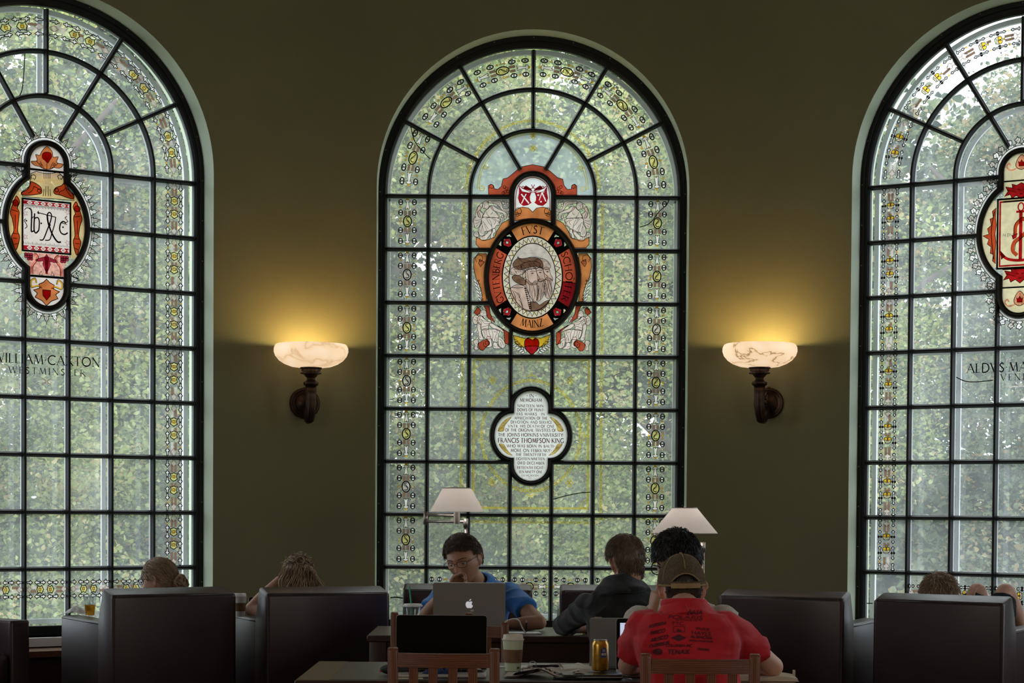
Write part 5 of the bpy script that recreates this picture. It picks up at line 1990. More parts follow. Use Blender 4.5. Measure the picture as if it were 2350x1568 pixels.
lib_chair(893, 1148, 6.74, 1, 'empty cherry wood chair with slatted back in the foreground before the dark laptop', skew=-.02)
lib_chair(1470, 1742, 6.54, 1, 'cherry wood chair in the foreground behind the man in the red shirt')
lib_chair(962, 1168, 8.26, -1, 'cherry wood chair facing the dark laptop across the front table')
lib_chair(898, 1084, 9.10, 1, 'empty cherry wood chair at the left of the back table')
lib_chair(1364, 1556, 8.80, 1, 'cherry wood chair behind the man in the black sweater')
lib_chair(1008, 1164, 10.72, -1, 'cherry wood chair under the man in the blue polo shirt')
lib_chair(1500, 1700, 8.46, -1, 'cherry wood chair under the man in the pale sweater')

# ------------------------------------------------------------------ tables
def reading_table(x0, x1, y0, y1, label, ed=.05):
    root = empty('reading_table', ((x0 + x1) / 2, (y0 + y1) / 2, 0), 0, label, 'table')
    hx, hy = (x1 - x0) / 2, (y1 - y0) / 2
    b = MB()
    b.rbox(-hx, hx, -hy, hy, .718, .750, .003, None, 1)
    tt = b.build('tabletop', M_dkwood, root, smooth=True)
    b = MB()
    b.box(-hx + .13, hx - .13, -hy + .03, hy - .03, .7502, .7515)
    b.build('writing_surface', M_top, tt, label='charcoal writing surface')
    b = MB()
    b.box(-hx + .004, -hx + .128, -hy + .004, hy - .004, .7502, .7512)
    b.build('end_band', M_tan, tt, label='olive brown wooden band')
    b = MB()
    b.box(hx - .128, hx - .004, -hy + .004, hy - .004, .7502, .7512)
    b.build('end_band', M_tan, tt, label='olive brown wooden band')
    for s_ in (-1, 1):
        MB().box(-hx + .06, hx - .06, *sorted((s_ * (hy - .03), s_ * (hy - .055))), .60, .717).build('apron', M_dkwood, root)
        MB().box(*sorted((s_ * (hx - .03), s_ * (hx - .055))), -hy + .06, hy - .06, .60, .717).build('apron', M_dkwood, root)
    for sx_ in (-1, 1):
        for sy in (-1, 1):
            MB().rbox(*sorted((sx_ * (hx - .012), sx_ * (hx - .10))), *sorted((sy * (hy - .012), sy * (hy - .10))), 0, .717, .003, None, 3).build('leg', M_dkwood, root, smooth='all')
    return root


TZ = .7515
FTY0, FTY1 = 6.90, 7.78
BTY0, BTY1 = 9.43, 10.20
reading_table(P(676, 1566, FTY0).x, P(676, 1566, FTY0).x + 1.90, FTY0, FTY1, 'long front reading table covered with laptops, cups and newspapers')
reading_table(P(842, 1461, BTY0).x, P(842, 1461, BTY0).x + 1.86, BTY0, BTY1, 'back reading table where the man in the blue polo shirt works')

# ------------------------------------------------------------------ floor lamps
M_shade = mat('linen_lampshade', (.88, .83, .79), .85, bump=.05, bscale=200)
_n = M_shade.node_tree
_b = _bsdf(M_shade)
_t = _n.nodes.new('ShaderNodeBsdfTranslucent')
_t.inputs[0].default_value = (.9, .85, .8, 1)
_m = _n.nodes.new('ShaderNodeMixShader')
_m.inputs[0].default_value = .65
_o = [x for x in _n.nodes if x.type == 'OUTPUT_MATERIAL'][0]
_n.links.new(_b.outputs[0], _m.inputs[1])
_n.links.new(_t.outputs[0], _m.inputs[2])
_n.links.new(_m.outputs[0], _o.inputs[0])


def floor_lamp(cx, yb_, yt, wb, wt, Y, pole_px, label, arm_y, elbow_px=None, pole_top=None):
    s_ = F / Y
    c = P(cx, yb_, Y)
    top = P(cx, yt, Y)
    pp = P(pole_px, arm_y, Y + .06)
    root = empty('floor_lamp', (pp.x, pp.y, 0), 0, label, 'lamp', 'swing arm floor lamps')
    o = Vector((pp.x, pp.y, 0))
    c, top = c - o, top - o
    rb, rt_ = wb / s_ / 2, wt / s_ / 2
    b = MB()
    n = 56
    T = Matrix.Translation((c.x, c.y, 0))
    b.lathe([(rb, c.z), (rt_, top.z), (rt_ - .003, top.z), (rb - .003, c.z)], n, T, cap=False)
    sh_ = b.build('lamp_shade', M_shade, root, smooth=True)
    b = MB()
    b.tube([(c.x + rt_ * math.cos(a), c.y + rt_ * math.sin(a), top.z) for a in [2 * PI * i / 40 for i in range(40)]], .003, 6, closed=True)
    b.tube([(c.x - rt_, c.y, top.z), (c.x + rt_, c.y, top.z)], .002, 6)
    b.tube([(c.x, c.y, c.z - .06), (c.x, c.y, top.z + .01)], .005, 8)
    b.build('harp', M_brass, sh_)
    za = pp.z
    l = bpy.data.lights.new('shade_fill_light', 'POINT')  # added light to brighten the shade, the lamp being taken as off
    l.energy = 1.9
    l.color = (1, .96, .93)
    l.shadow_soft_size = .03
    lo = bpy.data.objects.new('shade_fill_light', l)
    COL.objects.link(lo)
    lo.parent = root
    lo.location = (c.x, c.y, c.z + .03)
    b = MB()
    b.lathe([(.018, za - .012), (.019, za + .0), (.020, za + .045), (.016, za + .10), (.001, za + .11)], 20, T)
    b.build('socket', M_brass, root, smooth=True)
    if elbow_px:
        e = P(elbow_px, arm_y, Y + .30) - o
        b = MB()
        b.tube([(c.x, c.y, za + .035), (e.x, e.y, za + .045)], .008, 8)
        b.tube([(e.x, e.y, za - .02), (e.x, e.y, za + .06)], .014, 12)
        b.tube([(e.x, e.y, za), (0, 0, za)], .009, 8)
        b.build('swing_arm', M_brass, root, smooth='all')
    b = MB()
    ptop = za + .02 if pole_top is None else (P(pole_px, pole_top, Y + .06).z)
    b.tube([(0, 0, 0), (0, 0, ptop - .03)], .011, 12)
    b.tube([(0, 0, ptop - .055), (0, 0, ptop)], .015, 12)
    b.build('pole', M_brass, root, smooth='all')
    b = MB()
    b.lathe([(.15, 0), (.15, .015), (.14, .022), (.02, .03), (.012, .05)], 36)
    b.build('base', M_brass, root, smooth=True)
    return root


floor_lamp(1048.5, 1175, 1120.5, 124, 66, 10.95, 1069, 'swing arm floor lamp with a white shade above the man in the blue polo shirt', 1198, 977)
floor_lamp(1571, 1224, 1166, 152, 56, 10.2, 1613, 'floor lamp with a white shade behind the dark haired man in glasses', 1250, None, 1245)

# ------------------------------------------------------------------ people
def skinmat(name, col):
    m = mat(name, col, .5, var=.10, scale=14, bump=.05, bscale=120, spec=.4)
    _bsdf(m).inputs['Subsurface Weight'].default_value = .12
    _bsdf(m).inputs['Subsurface Radius'].default_value = (.02, .008, .004)
    return m


def hairmat(name, c0, c1, rough=.42):
    if name in MATS: return MATS[name]
    m = bpy.data.materials.new(name)
    m.use_nodes = True
    n, l = m.node_tree.nodes, m.node_tree.links
    b = _bsdf(m)
    g = n.new('ShaderNodeNewGeometry')
    r = n.new('ShaderNodeValToRGB')
    r.color_ramp.elements[0].color = (*c0, 1)
    r.color_ramp.elements[1].color = (*c1, 1)
    l.new(g.outputs['Random Per Island'], r.inputs[0])
    l.new(r.outputs[0], b.inputs['Base Color'])
    b.inputs['Roughness'].default_value = rough
    b.inputs['Specular IOR Level'].default_value = .45
    MATS[name] = m
    return m


SK1 = skinmat('fair_skin', (.52, .27, .18))
SK2 = skinmat('tan_skin', (.40, .20, .12))
SK3 = skinmat('light_skin', (.62, .34, .25))


M_shoe = mat('dark_shoe_leather', (.03, .025, .022), .5)
M_jean = mat('dark_denim', (.025, .035, .065), .9, var=.2, scale=30)
M_khaki = mat('grey_trouser_cotton', (.10, .09, .08), .9, var=.1, scale=20)


def fcol(M, v): return M @ Vector(v)


def frame(c, f, u=(0, 0, 1), s=1.0):
    f = Vector(f).normalized()
    u = Vector(u)
    x = f.cross(u).normalized()
    z = x.cross(f).normalized()
    M = Matrix((x, f, z)).transposed().to_4x4()
    return Matrix.Translation(Vector(c)) @ M @ Matrix.Scale(s, 4)


def gs(x, s): return math.exp(-(x / s) ** 2)


def head_point(d, fem=False):
    """surface of a head for unit direction d; x side, y face, z up; height about 0.235"""
    x, y, z = d
    p = Vector((.0755 * x, .097 * y, .117 * z))
    # skull is longer behind, higher at the back
    if y < 0:
        p.y *= 1.03
    lo = max(0, (-p.z - .015) / .10)
    p.x *= 1 - .33 * min(1, lo) ** 1.4
    if p.y < 0:
        p.y *= 1 - .38 * min(1, lo)
    if p.y > 0:
        p.y *= 1 - .06 * min(1, lo)
    if y > 0:
        fy = min(1, y * 1.6)
        X, Z = p.x, p.z
        p.y -= .004 * gs(Z - .075, .03) * fy
        p.y += .0045 * gs(Z - .026, .010) * gs(X, .045) * fy
        for sx_ in (-1, 1):
            p.y -= .0115 * gs(X - sx_ * .031, .0150) * gs(Z - .004, .0125) * fy
            p.y += .0050 * gs(X - sx_ * .031, .0115) * gs(Z - .003, .0065) * fy
            p.y += .0040 * gs(X - sx_ * .044, .016) * gs(Z + .024, .016) * fy
            p.x += sx_ * .0025 * gs(X - sx_ * .06, .02) * gs(Z + .02, .02)
        if -.050 < Z < .030:
            t = (.024 - Z) / .060
            t = max(0, min(1, t))
            h = .003 + .023 * t ** 1.15
            if Z < -.036: h *= max(0, 1 - (-.036 - Z) / .011)
            p.y += h * gs(X, .0085 + .0055 * t) * fy
            p.y += .007 * (gs(X - .0115, .006) + gs(X + .0115, .006)) * gs(Z + .034, .006) * fy
        p.y += .0065 * gs(X, .022) * gs(Z + .0585, .0050) * fy
        p.y += .0065 * gs(X, .019) * gs(Z + .0700, .0055) * fy
        p.y -= .0040 * gs(X, .024) * gs(Z + .0642, .0022) * fy
        p.y -= .0035 * gs(X, .016) * gs(Z + .082, .005) * fy
        p.y += .0090 * gs(X, .020) * gs(Z + .101, .013) * fy
    return p


def head_mesh(mb, M, n=72, m_=64):
    rings = []
    for i in range(1, m_):
        t = PI * i / m_
        rings.append([M @ head_point((math.sin(t) * math.cos(2 * PI * j / n), math.sin(t) * math.sin(2 * PI * j / n), -math.cos(t))) for j in range(n)])
    mb.loft(rings)
    for sx_ in (-1, 1):       # ears
        q = M @ Matrix.Translation((sx_ * .0755, -.010, -.008)) @ Matrix.Rotation(sx_ * .42, 4, 'Z') @ Matrix.Rotation(-.12, 4, 'X')
        mb.ball((sx_ * .004, 0, 0), (.0065, .0165, .030), 14, 10, q)
        mb.tube([q @ Vector((sx_ * .011, .016 * math.cos(a) - .003, .004 + .027 * math.sin(a))) for a in [(-.2 + i * .36) for i in range(11)]], .0048, 8)
        mb.ball((sx_ * .002, .006, -.026), (.006, .009, .009), 10, 8, q)


def cap(mb, a, ra, b, rb, n=16, flat=False, k=5):
    """tapered capsule"""
    a, b = Vector(a), Vector(b)
    d = (b - a)
    L = d.length
    if L < 1e-6: return
    d /= L
    up = Vector((0, 0, 1)) if abs(d.z) < .9 else Vector((1, 0, 0))
    s = d.cross(up).normalized()
    t = s.cross(d).normalized()
    pr = []
    if not flat:
        pr += [(-ra * math.cos(i / k * PI / 2), ra * math.sin(i / k * PI / 2)) for i in range(1, k)]
    pr += [(0, ra), (L, rb)]
    if not flat:
        pr += [(L + rb * math.sin(i / k * PI / 2), rb * math.cos(i / k * PI / 2)) for i in range(1, k)]
    mb.loft([[a + d * z + (s * math.cos(2 * PI * j / n) + t * math.sin(2 * PI * j / n)) * r for j in range(n)] for z, r in pr])


def limb(mb, pts, rad, n=16):
    for i in range(len(pts) - 1):
        cap(mb, pts[i], rad[i], pts[i + 1], rad[i + 1], n)


def torso(mb, secs, n=28):
    """secs: (centre, side vector*halfwidth, forward vector*halfdepth)"""
    rings = []
    for c, s, f in secs:
        rings.append([Vector(c) + s * (abs(math.cos(2 * PI * j / n)) ** .85 * (1 if math.cos(2 * PI * j / n) > 0 else -1)) + f * (abs(math.sin(2 * PI * j / n)) ** .85 * (1 if math.sin(2 * PI * j / n) > 0 else -1)) for j in range(n)])
    mb.loft(rings)


def hand(mb, w, d, nrm, curl=(.5, .6, .5), side=1, s=1.0, spread=.12, thumb=(.6, .5), curls=None):
    """hand from wrist w, fingers along d, palm facing nrm, thumb on +side"""
    w, d, nrm = Vector(w), Vector(d).normalized(), Vector(nrm).normalized()
    x = d.cross(nrm).normalized() * side
    nrm = (nrm - d * nrm.dot(d)).normalized()
    rings = []
    for t, hw, hd in ((-.01, .026, .019), (.02, .031, .018), (.05, .039, .0165), (.078, .042, .014), (.092, .040, .011)):
        c = w + d * t * s
        rings.append([c + (x * math.cos(a) * hw + nrm * math.sin(a) * hd) * s for a in [2 * PI * j / 16 for j in range(16)]])
    mb.loft(rings)
    L = [(.044, .026, .021), (.049, .030, .022), (.046, .028, .021), (.036, .021, .019)]
    for i in range(4):
        off = (.0300 - .0200 * i)
        b = w + (d * (.086 - .004 * abs(i - 1.2)) + x * off) * s
        dd = (d + x * (spread * (1.5 - i) * .5)).normalized()
        cv = (curls[i] if curls else curl)
        a_ = 0
        p = b
        r = .0090 - .0005 * i
        for j in range(3):
            a_ += cv[j]
            dr = dd * math.cos(a_) + nrm * math.sin(a_)
            q = p + dr * L[i][j] * s
            cap(mb, p, (r - .0006 * j) * s, q, (r - .0006 * (j + 1)) * s, 10, k=3)
            p = q
    b = w + (d * .022 + x * .026 + nrm * .006) * s
    dr = (d * .72 + x * .62 + nrm * thumb[0]).normalized()
    q = b + dr * .044 * s
    cap(mb, b, .0135 * s, q, .0110 * s, 10, k=3)
    dr2 = (d * 1.0 + x * .05 + nrm * thumb[1]).normalized()
    q2 = q + dr2 * .031 * s
    cap(mb, q, .0110 * s, q2, .0095 * s, 10, k=3)
    cap(mb, q2, .0095 * s, q2 + dr2 * .024 * s, .0078 * s, 10, k=3)


def fuse(mb, name, m, parent, vox=.006, smooth_it=4, noise_=0, nscale=9, amp_dir=None):
    """weld overlapping shells into one continuous surface"""
    me = bpy.data.meshes.new('tmp')
    me.from_pydata(mb.v, [], mb.f)
    bm = bmesh.new()
    bm.from_mesh(me)
    bmesh.ops.recalc_face_normals(bm, faces=bm.faces)
    bm.to_mesh(me)
    bm.free()
    o = bpy.data.objects.new('tmp', me)
    COL.objects.link(o)
    r = o.modifiers.new('r', 'REMESH')
    r.mode = 'VOXEL'
    r.voxel_size = vox
    s_ = o.modifiers.new('s', 'SMOOTH')
    s_.iterations = smooth_it
    s_.factor = .5
    dg = bpy.context.evaluated_depsgraph_get()
    ev = o.evaluated_get(dg)
    nm = bpy.data.meshes.new_from_object(ev)
    bpy.data.objects.remove(o)
    bpy.data.meshes.remove(me)
    if noise_:
        nv = len(nm.vertices)
        co = np.empty(nv * 3)
        nm.vertices.foreach_get('co', co)
        no = np.empty(nv * 3)
        nm.vertices.foreach_get('normal', no)
        co, no = co.reshape(-1, 3), no.reshape(-1, 3)
        for i in range(nv):
            c = co[i]
            v = noise.noise(Vector((c[0] * nscale * .6, c[1] * nscale * .6, c[2] * nscale * 1.7 + 2 * c[0])))
            w_ = 1 - abs(noise.noise(Vector((c[0] * nscale * .9 + 7, c[1] * nscale * .8, c[2] * nscale * 1.3 + 3)))) * 2.2
            co[i] += no[i] * noise_ * (v * 1.1 + max(0, w_) ** 2 * .9 - .4)
        nm.vertices.foreach_set('co', co.ravel())
    nm.materials.clear()
    nm.materials.append(m)
    nm.polygons.foreach_set('use_smooth', [True] * len(nm.polygons))
    nm.update()
    ob = bpy.data.objects.new(name, nm)
    nm.name = name
    COL.objects.link(ob)
    # nearest parent matrix is a pure translation/rotation set by the caller
    if parent is not None:
        ob.parent = parent
        ob.matrix_parent_inverse = parent.matrix_world.inverted() if False else Matrix.Translation(-parent.location)
    return ob


def place(mb, name, m, parent, **k):
    o = mb.build(name, m, parent, **k)
    o.matrix_parent_inverse = Matrix.Translation(-parent.location)
    return o


def hair(M, region, th, name, m, parent, flow, strands=1500, slen=.05, sr=.0011, rough=.006, seed=1, lift=.0, curl=0, base=None, shell=True):
    """scalp layer plus many fine locks; region(d) 0..1, th thickness, flow(p) direction in head space"""
    rg = random.Random(seed)
    b = MB()
    if shell:
        n, m_ = 60, 44
        rings = []
        for i in range(1, m_):
            t = PI * i / m_
            rg_ = []
            for j in range(n):
                d = Vector((math.sin(t) * math.cos(2 * PI * j / n), math.sin(t) * math.sin(2 * PI * j / n), -math.cos(t)))
                p = head_point(d)
                r = region(d)
                k = -.006 + (th + .006) * r + (noise.noise(d * 7) * rough if r > .3 else 0)
                rg_.append(M @ (p + d * k))
            rings.append(rg_)
        b.loft(rings)
    cnt = 0
    tries = 0
    while cnt < strands and tries < strands * 12:
        tries += 1
        d = Vector((rg.gauss(0, 1), rg.gauss(0, 1), rg.gauss(0, 1))).normalized()
        if region(d) < .55: continue
        cnt += 1
        p = head_point(d) + d * (th * rg.uniform(.55, 1.0) - .001)
        pts = [M @ p]
        L = slen * rg.uniform(.6, 1.3)
        ph = rg.uniform(0, 6.28)
        st = 5
        jx = Vector((rg.gauss(0, .22), rg.gauss(0, .22), rg.gauss(0, .22)))
        for k in range(st):
            f = Vector(flow(p, d)) + jx
            dn = p.normalized()
            f = f - dn * f.dot(dn) * .9 + dn * (lift * (1 - k / st))
            if curl:
                f += Vector((math.sin(ph + k * 1.4), math.cos(ph + k * 1.7), math.sin(ph * 2 + k))) * curl
            f.normalize()
            p = p + f * L / st
            # stay outside the scalp
            q = p.normalized()
            hp = head_point(q)
            if p.length < hp.length + th * .5 + .001:
                p = q * (hp.length + th * rg.uniform(.6, 1.05) + .001)
            pts.append(M @ p)
        b.tube(pts, [sr * 1.2, sr * 1.5, sr * 1.4, sr * 1.1, sr * .8, sr * .3], 4)
    return place(b, name, m, parent, smooth='all')


def spectacles(M, m, parent, w_=.028, h_=.018, r=.0016, z=.004, yoff=.106):
    b = MB()
    for sx_ in (-1, 1):
        c = Vector((sx_ * .034, yoff, z))
        pts = []
        for i in range(24):
            a = 2 * PI * i / 24
            ca, sa = math.cos(a), math.sin(a)
            pts.append(M @ (c + Vector((w_ * abs(ca) ** .7 * (1 if ca > 0 else -1), -abs(ca) * .003, h_ * abs(sa) ** .7 * (1 if sa > 0 else -1)))))
        b.tube(pts, r, 6, closed=True)
        b.tube([M @ Vector((sx_ * (.034 + w_), yoff - .003, z + .006)), M @ Vector((sx_ * .074, .07, z + .008)), M @ Vector((sx_ * .079, .0, z + .004)), M @ Vector((sx_ * .076, -.03, z - .012))], r * 1.2, 6)
    b.tube([M @ Vector((-.034 + w_, yoff, z + .004)), M @ Vector((0, yoff + .004, z + .008)), M @ Vector((.034 - w_, yoff, z + .004))], r, 6)
    return place(b, 'spectacles', m, parent, smooth='all')


def eyes(M, parent, look=(0, 1, -.1), iris=(.10, .06, .035)):
    b = MB().use(mat('eye_white', (.26, .23, .22), .3))
    wm, im, pm = MATS['eye_white'], mat('iris', iris, .3), M_blackpl
    for sx_ in (-1, 1):
        c = Vector((sx_ * .031, .0770, .002))
        b.use(wm).ball((0, 0, 0), .0118, 16, 12, M @ Matrix.Translation(c - Vector((0, .0030, 0))))
        d = Vector(look).normalized()
        b.use(im).ball((0, 0, 0), .0062, 12, 8, M @ Matrix.Translation(c - Vector((0, .003, 0)) + d * .0066))
        b.use(pm).ball((0, 0, 0), .0034, 10, 6, M @ Matrix.Translation(c - Vector((0, .003, 0)) + d * .0098))
    return place(b, 'eyes', None, parent, smooth='all')


def brows(M, m, parent):
    b = MB()
    rg = random.Random(3)
    for sx_ in (-1, 1):
        for i in range(60):
            u = rg.random()
            x = .012 + .036 * u
            z = .0225 + .0035 * math.sin(u * PI) + rg.uniform(-.0018, .0018) * (1.2 - u)
            y = head_point(Vector((sx_ * x / .0755, math.sqrt(max(0.05, 1 - (x / .0755) ** 2 - (z / .117) ** 2)), z / .117)).normalized()).y + .001
            b.tube([M @ Vector((sx_ * x, y, z)), M @ Vector((sx_ * (x + .007), y - .001, z + .002))], [.0009, .0003], 4)
    return place(b, 'eyebrows', m, parent)


def person(name_label, hipc, fdir, shc, lean_fw, headM, arms, legs, skin, vox=.006, neck_r=.056, hands=(), wsc=1.0, cat='person', trousers=None):
    """hipc, shc: centres of hips and of the shoulder line; fdir: facing direction; arms: list of (shoulder, elbow, wrist)"""
    root = empty('person', (hipc.x, hipc.y, 0), 0, name_label, cat)
    f = Vector(fdir).normalized()
    s = f.cross(Vector((0, 0, 1))).normalized()
    up = (shc - hipc).normalized()
    ff = s.cross(up) * -1
    if ff.dot(f) < 0: ff = -ff
    H = (shc - hipc).length

    def secs(k=0.0, top=True):
        L = []
        for t, hw, hd, fo in ((-.10, .155, .12, 0), (.04, .172, .125, 0), (.28, .150, .108, .01), (.52, .165, .112, .018), (.76, .185, .112, .012), (.90, .176, .098, .0), (1.0, .140, .086, .0)):
            L.append((hipc + up * H * t + ff * fo, s * (hw + k) * wsc, ff * (hd + k)))
        nk = headM @ Vector((0, -.018, -.075)) - shc
        L.append((shc + nk * .20, s * (.082 + k) * wsc, ff * (.066 + k)))
        if top:
            L.append((shc + nk * .42, s * (.056 + k * .6), ff * (.054 + k * .6)))
        return L
    b = MB()
    torso(b, secs())
    head_mesh(b, headM)
    hc = headM @ Vector((0, -.018, -.075))
    cap(b, shc + up * .0, neck_r * 1.15, hc, neck_r, 20)
    for a in arms:
        limb(b, [a[0], (a[0] * .55 + a[1] * .45), a[1], (a[1] * .6 + a[2] * .4), a[2]], [.052 * wsc, .048 * wsc, .039 * wsc, .040 * wsc, .026 * wsc])
    for l in legs:
        limb(b, [l[0], (l[0] * .5 + l[1] * .5), l[1], (l[1] * .65 + l[2] * .35), l[2]], [.088, .075, .056, .056, .036])
        cap(b, l[2], .038, l[2] + f * .15 + Vector((0, 0, -.03)), .032)
    for h in hands:
        hand(b, *h[0], **h[1])
    fuse(b, 'body', skin, root, vox, 3)
    if trousers:
        b = MB()
        torso(b, [(hipc + Vector((0, 0, z_)), s * w_, ff * d_) for z_, w_, d_ in ((-.10, .14, .11), (-.05, .168, .124), (.06, .166, .118))])
        for l in legs:
            cap(b, l[0], .105, l[1], .076, 20)
            cap(b, l[1], .074, l[2] + Vector((0, 0, .01)), .058, 20)
        fuse(b, 'trousers', trousers, root, .012, 4, .006, 9)
        for l in legs:
            b = MB()
            g_ = f * 1.0
            M_ = Matrix((s, g_, Vector((0, 0, 1)))).transposed().to_4x4()
            b.ball((0, .06, .045), (.046, .135, .044), 20, 12, Matrix.Translation((l[2].x, l[2].y, 0)) @ M_)
            b.v = [(x, y, max(z, .004)) for x, y, z in b.v]
            place(b, 'shoe', M_shoe, root, smooth='all')
    return root, secs, s, ff, up


def sleeve(b, a, el, r0, r1, t=1.0, flat=True):
    """sleeve from shoulder a towards el, covering fraction t"""
    e = a + (el - a) * t
    b.ball(a, r0, 16, 10)
    cap(b, a, r0, e, r1, 20, flat=True)


def seat_legs(hip, f, s, knee_z=.47, dist=.43, spread=.11, foot=.0):
    L = []
    for k in (-1, 1):
        h = hip + s * .09 * k
        kn = Vector((hip.x, hip.y, 0)) + f * dist + s * spread * k * 1.3
        kn.z = knee_z
        an = kn + f * foot
        an.z = .085
        L.append((h, kn, an))
    return L


# ---------------- man in the blue polo shirt
HB = hairmat('dark_brown_hair', (.040, .022, .014), (.13, .075, .046), .55)
hM = frame(P(1064, 1285, 9.92), (-.34, -.90, -.26), (-.20, -.05, 1), 1.12)
hip = Vector((P(1085, 1400, 10.55).x, 10.55, .56))
sh = Vector((P(1098, 1368, 10.28).x, 10.28, P(1098, 1347, 10.28).z))
f = Vector((-.08, -1, 0)).normalized()
s_ = f.cross(Vector((0, 0, 1)))
aR = (P(1166, 1364, 10.25), P(1238, 1429, 9.88), P(1160, 1432, 9.84))     # photo right
aL = (P(1026, 1366, 10.22), P(962, 1436, 9.84), P(1034, 1348, 9.74))
aR[1].z = max(aR[1].z, TZ + .040); aR[2].z = TZ + .032; aL[1].z = TZ + .04
root, secs, s_, ff, up = person('man in a blue polo shirt and glasses resting his chin on his hand', hip, f, sh, 0, hM, [aR, aL], seat_legs(hip, f, s_, .50), SK2, .0042,
                                trousers=M_khaki, hands=[((aL[2], (.72, -.05, .62), (.5, -.8, -.3)), dict(side=-1, curls=[(.95, .7, .3), (1.35, 1.0, .5), (1.45, 1.1, .6), (1.5, 1.2, .6)], s=.98, thumb=(.3, .5))), ((aR[2], (-1, .0, 0), (0, 0, -1)), dict(side=1, curl=(.3, .3, .3)))])
M_polo = mat('blue_pique_cotton', (.022, .17, .54), .85, var=.12, scale=12, bump=.15, bscale=500, sheen=.2, wrinkle=.4)
b = MB()
torso(b, secs(.014, False))
for a in (aR, aL):
    sleeve(b, a[0], a[1], .070, .067, .62)
cap(b, sh + up * .02, .085, sh + up * .055, .070, 20, flat=True)
fuse(b, 'polo_shirt', M_polo, root, .0065, 4, .009, 9)
b = MB()
cn = headM_ = hM @ Vector((0, -.02, -.105))
c0 = sh + up * .045
for k, (r0, zz_) in enumerate(((.078, .0), (.070, .035), (.074, .037), (.092, -.012))):
    pass
rings = []
for r_, h_ in ((.080, -.01), (.068, .050), (.073, .053), (.094, .006)):
    rings.append([c0 + (cn - c0) * (h_ / .1) + s_ * r_ * math.cos(t) + ff * (r_ * .92) * math.sin(t) for t in [2 * PI * j / 30 for j in range(30)]])
b.loft(rings, cap=False, closed=True)
place(b, 'collar', M_polo, root, smooth='all')
regM = lambda d: 0.0 if (abs(d.x) > .76 and d.z < .20 and -.50 < d.y < .35) else (1.0 if ((d.z > .60 - .22 * abs(d.x) and d.y > .25) or (d.y <= .25 and d.z > .0) or (d.y < -.35 and d.z > -.30)) else 0.0)
hair(hM, regM, .016, 'hair', HB, root, lambda p, d: (-.5 * (1 if p.y > .0 else 0) + p.x * 6, 1.0 if p.z > .06 else -.5, .2 if p.z > .06 else -1.4), 7000, .017, .0007, .007, 4, lift=.06)
eyes(hM, root, (.10, 1, -.22))
brows(hM, HB, root)
spectacles(hM, M_blackpl, root, .027, .0155, .0013, .002)

# ---------------- man in the black sweater, seen from behind
HB2 = hairmat('ash_brown_hair', (.06, .036, .022), (.25, .155, .10))
hM = frame(P(1437, 1287, 9.05), (-.22, .93, -.28), (-.12, .02, 1), 1.02)
hip = Vector((P(1455, 1400, 8.98).x, 8.98, .56))
sh = Vector((P(1425, 1360, 9.02).x, 9.02, P(1425, 1362, 9.02).z))
f = Vector((-.18, 1, 0)).normalized()
aL = (P(1352, 1392, 9.02), P(1292, 1446, 9.50), P(1352, 1452, 9.60))
aR = (P(1496, 1388, 9.0), P(1520, 1440, 9.36), P(1440, 1452, 9.66))
for a in (aL, aR):
    a[1].z = TZ + .055; a[2].z = TZ + .034
s_ = f.cross(Vector((0, 0, 1)))
root, secs, s_, ff, up = person('man in a black sweater seen from behind, yellow band on his wrist', hip, f, sh, 0, hM, [aL, aR], seat_legs(hip, f, s_, .50), SK1, .006,
                                trousers=M_jean, hands=[((aL[2], (1, .25, 0), (0, 0, -1)), dict(side=1, curl=(.3, .4, .3))), ((aR[2], (-1, .3, 0), (0, 0, -1)), dict(side=-1, curl=(.3, .4, .3)))], neck_r=.060)
M_blk = mat('black_knit', (.010, .010, .012), .9, var=.2, scale=20, bump=.2, bscale=300, sheen=.15, wrinkle=.4)
b = MB()
torso(b, secs(.020, False))
for a in (aL, aR):
    sleeve(b, a[0], a[1], .068, .056, 1.0)
    cap(b, a[1], .052, a[1] + (a[2] - a[1]) * .30, .044, 18, flat=False)
cap(b, sh, .160, sh + up * .085, .078, 24, flat=True)
fuse(b, 'sweater', M_blk, root, .0075, 4, .012, 8)
regB = lambda d: 0.0 if (abs(d.x) > .78 and d.z < .16 and d.y > -.55) else 1.0 if (d.z > .30 and d.y > .2) or (d.y <= .2 and d.z > -.1 and not (abs(d.x) > .86 and d.z < .15 and d.y > -.35)) or (d.y < -.25 and d.z > -.66) else 0.0
crown = Vector((.01, -.06, .10))
hair(hM, regB, .016, 'hair', HB2, root, lambda p, d: tuple((p - crown).normalized() * 1.2 + Vector((0, 0, -.5 if p.z < .08 else 0))), 5200, .022, .0009, .005, 9, lift=.03)
w0 = aL[1] + (aL[2] - aL[1]) * .86
dd = (aL[2] - aL[1]).normalized()
s1 = dd.cross(Vector((0, 0, 1))).normalized()
s2 = s1.cross(dd)
b = MB()
b.tube([w0 + (s1 * math.cos(t) + s2 * math.sin(t)) * .034 for t in [2 * PI * j / 28 for j in range(28)]], .006, 8, closed=True)
place(b, 'wristband', mat('yellow_rubber', (.75, .42, .04), .5), root, smooth='all', label='yellow wristband')

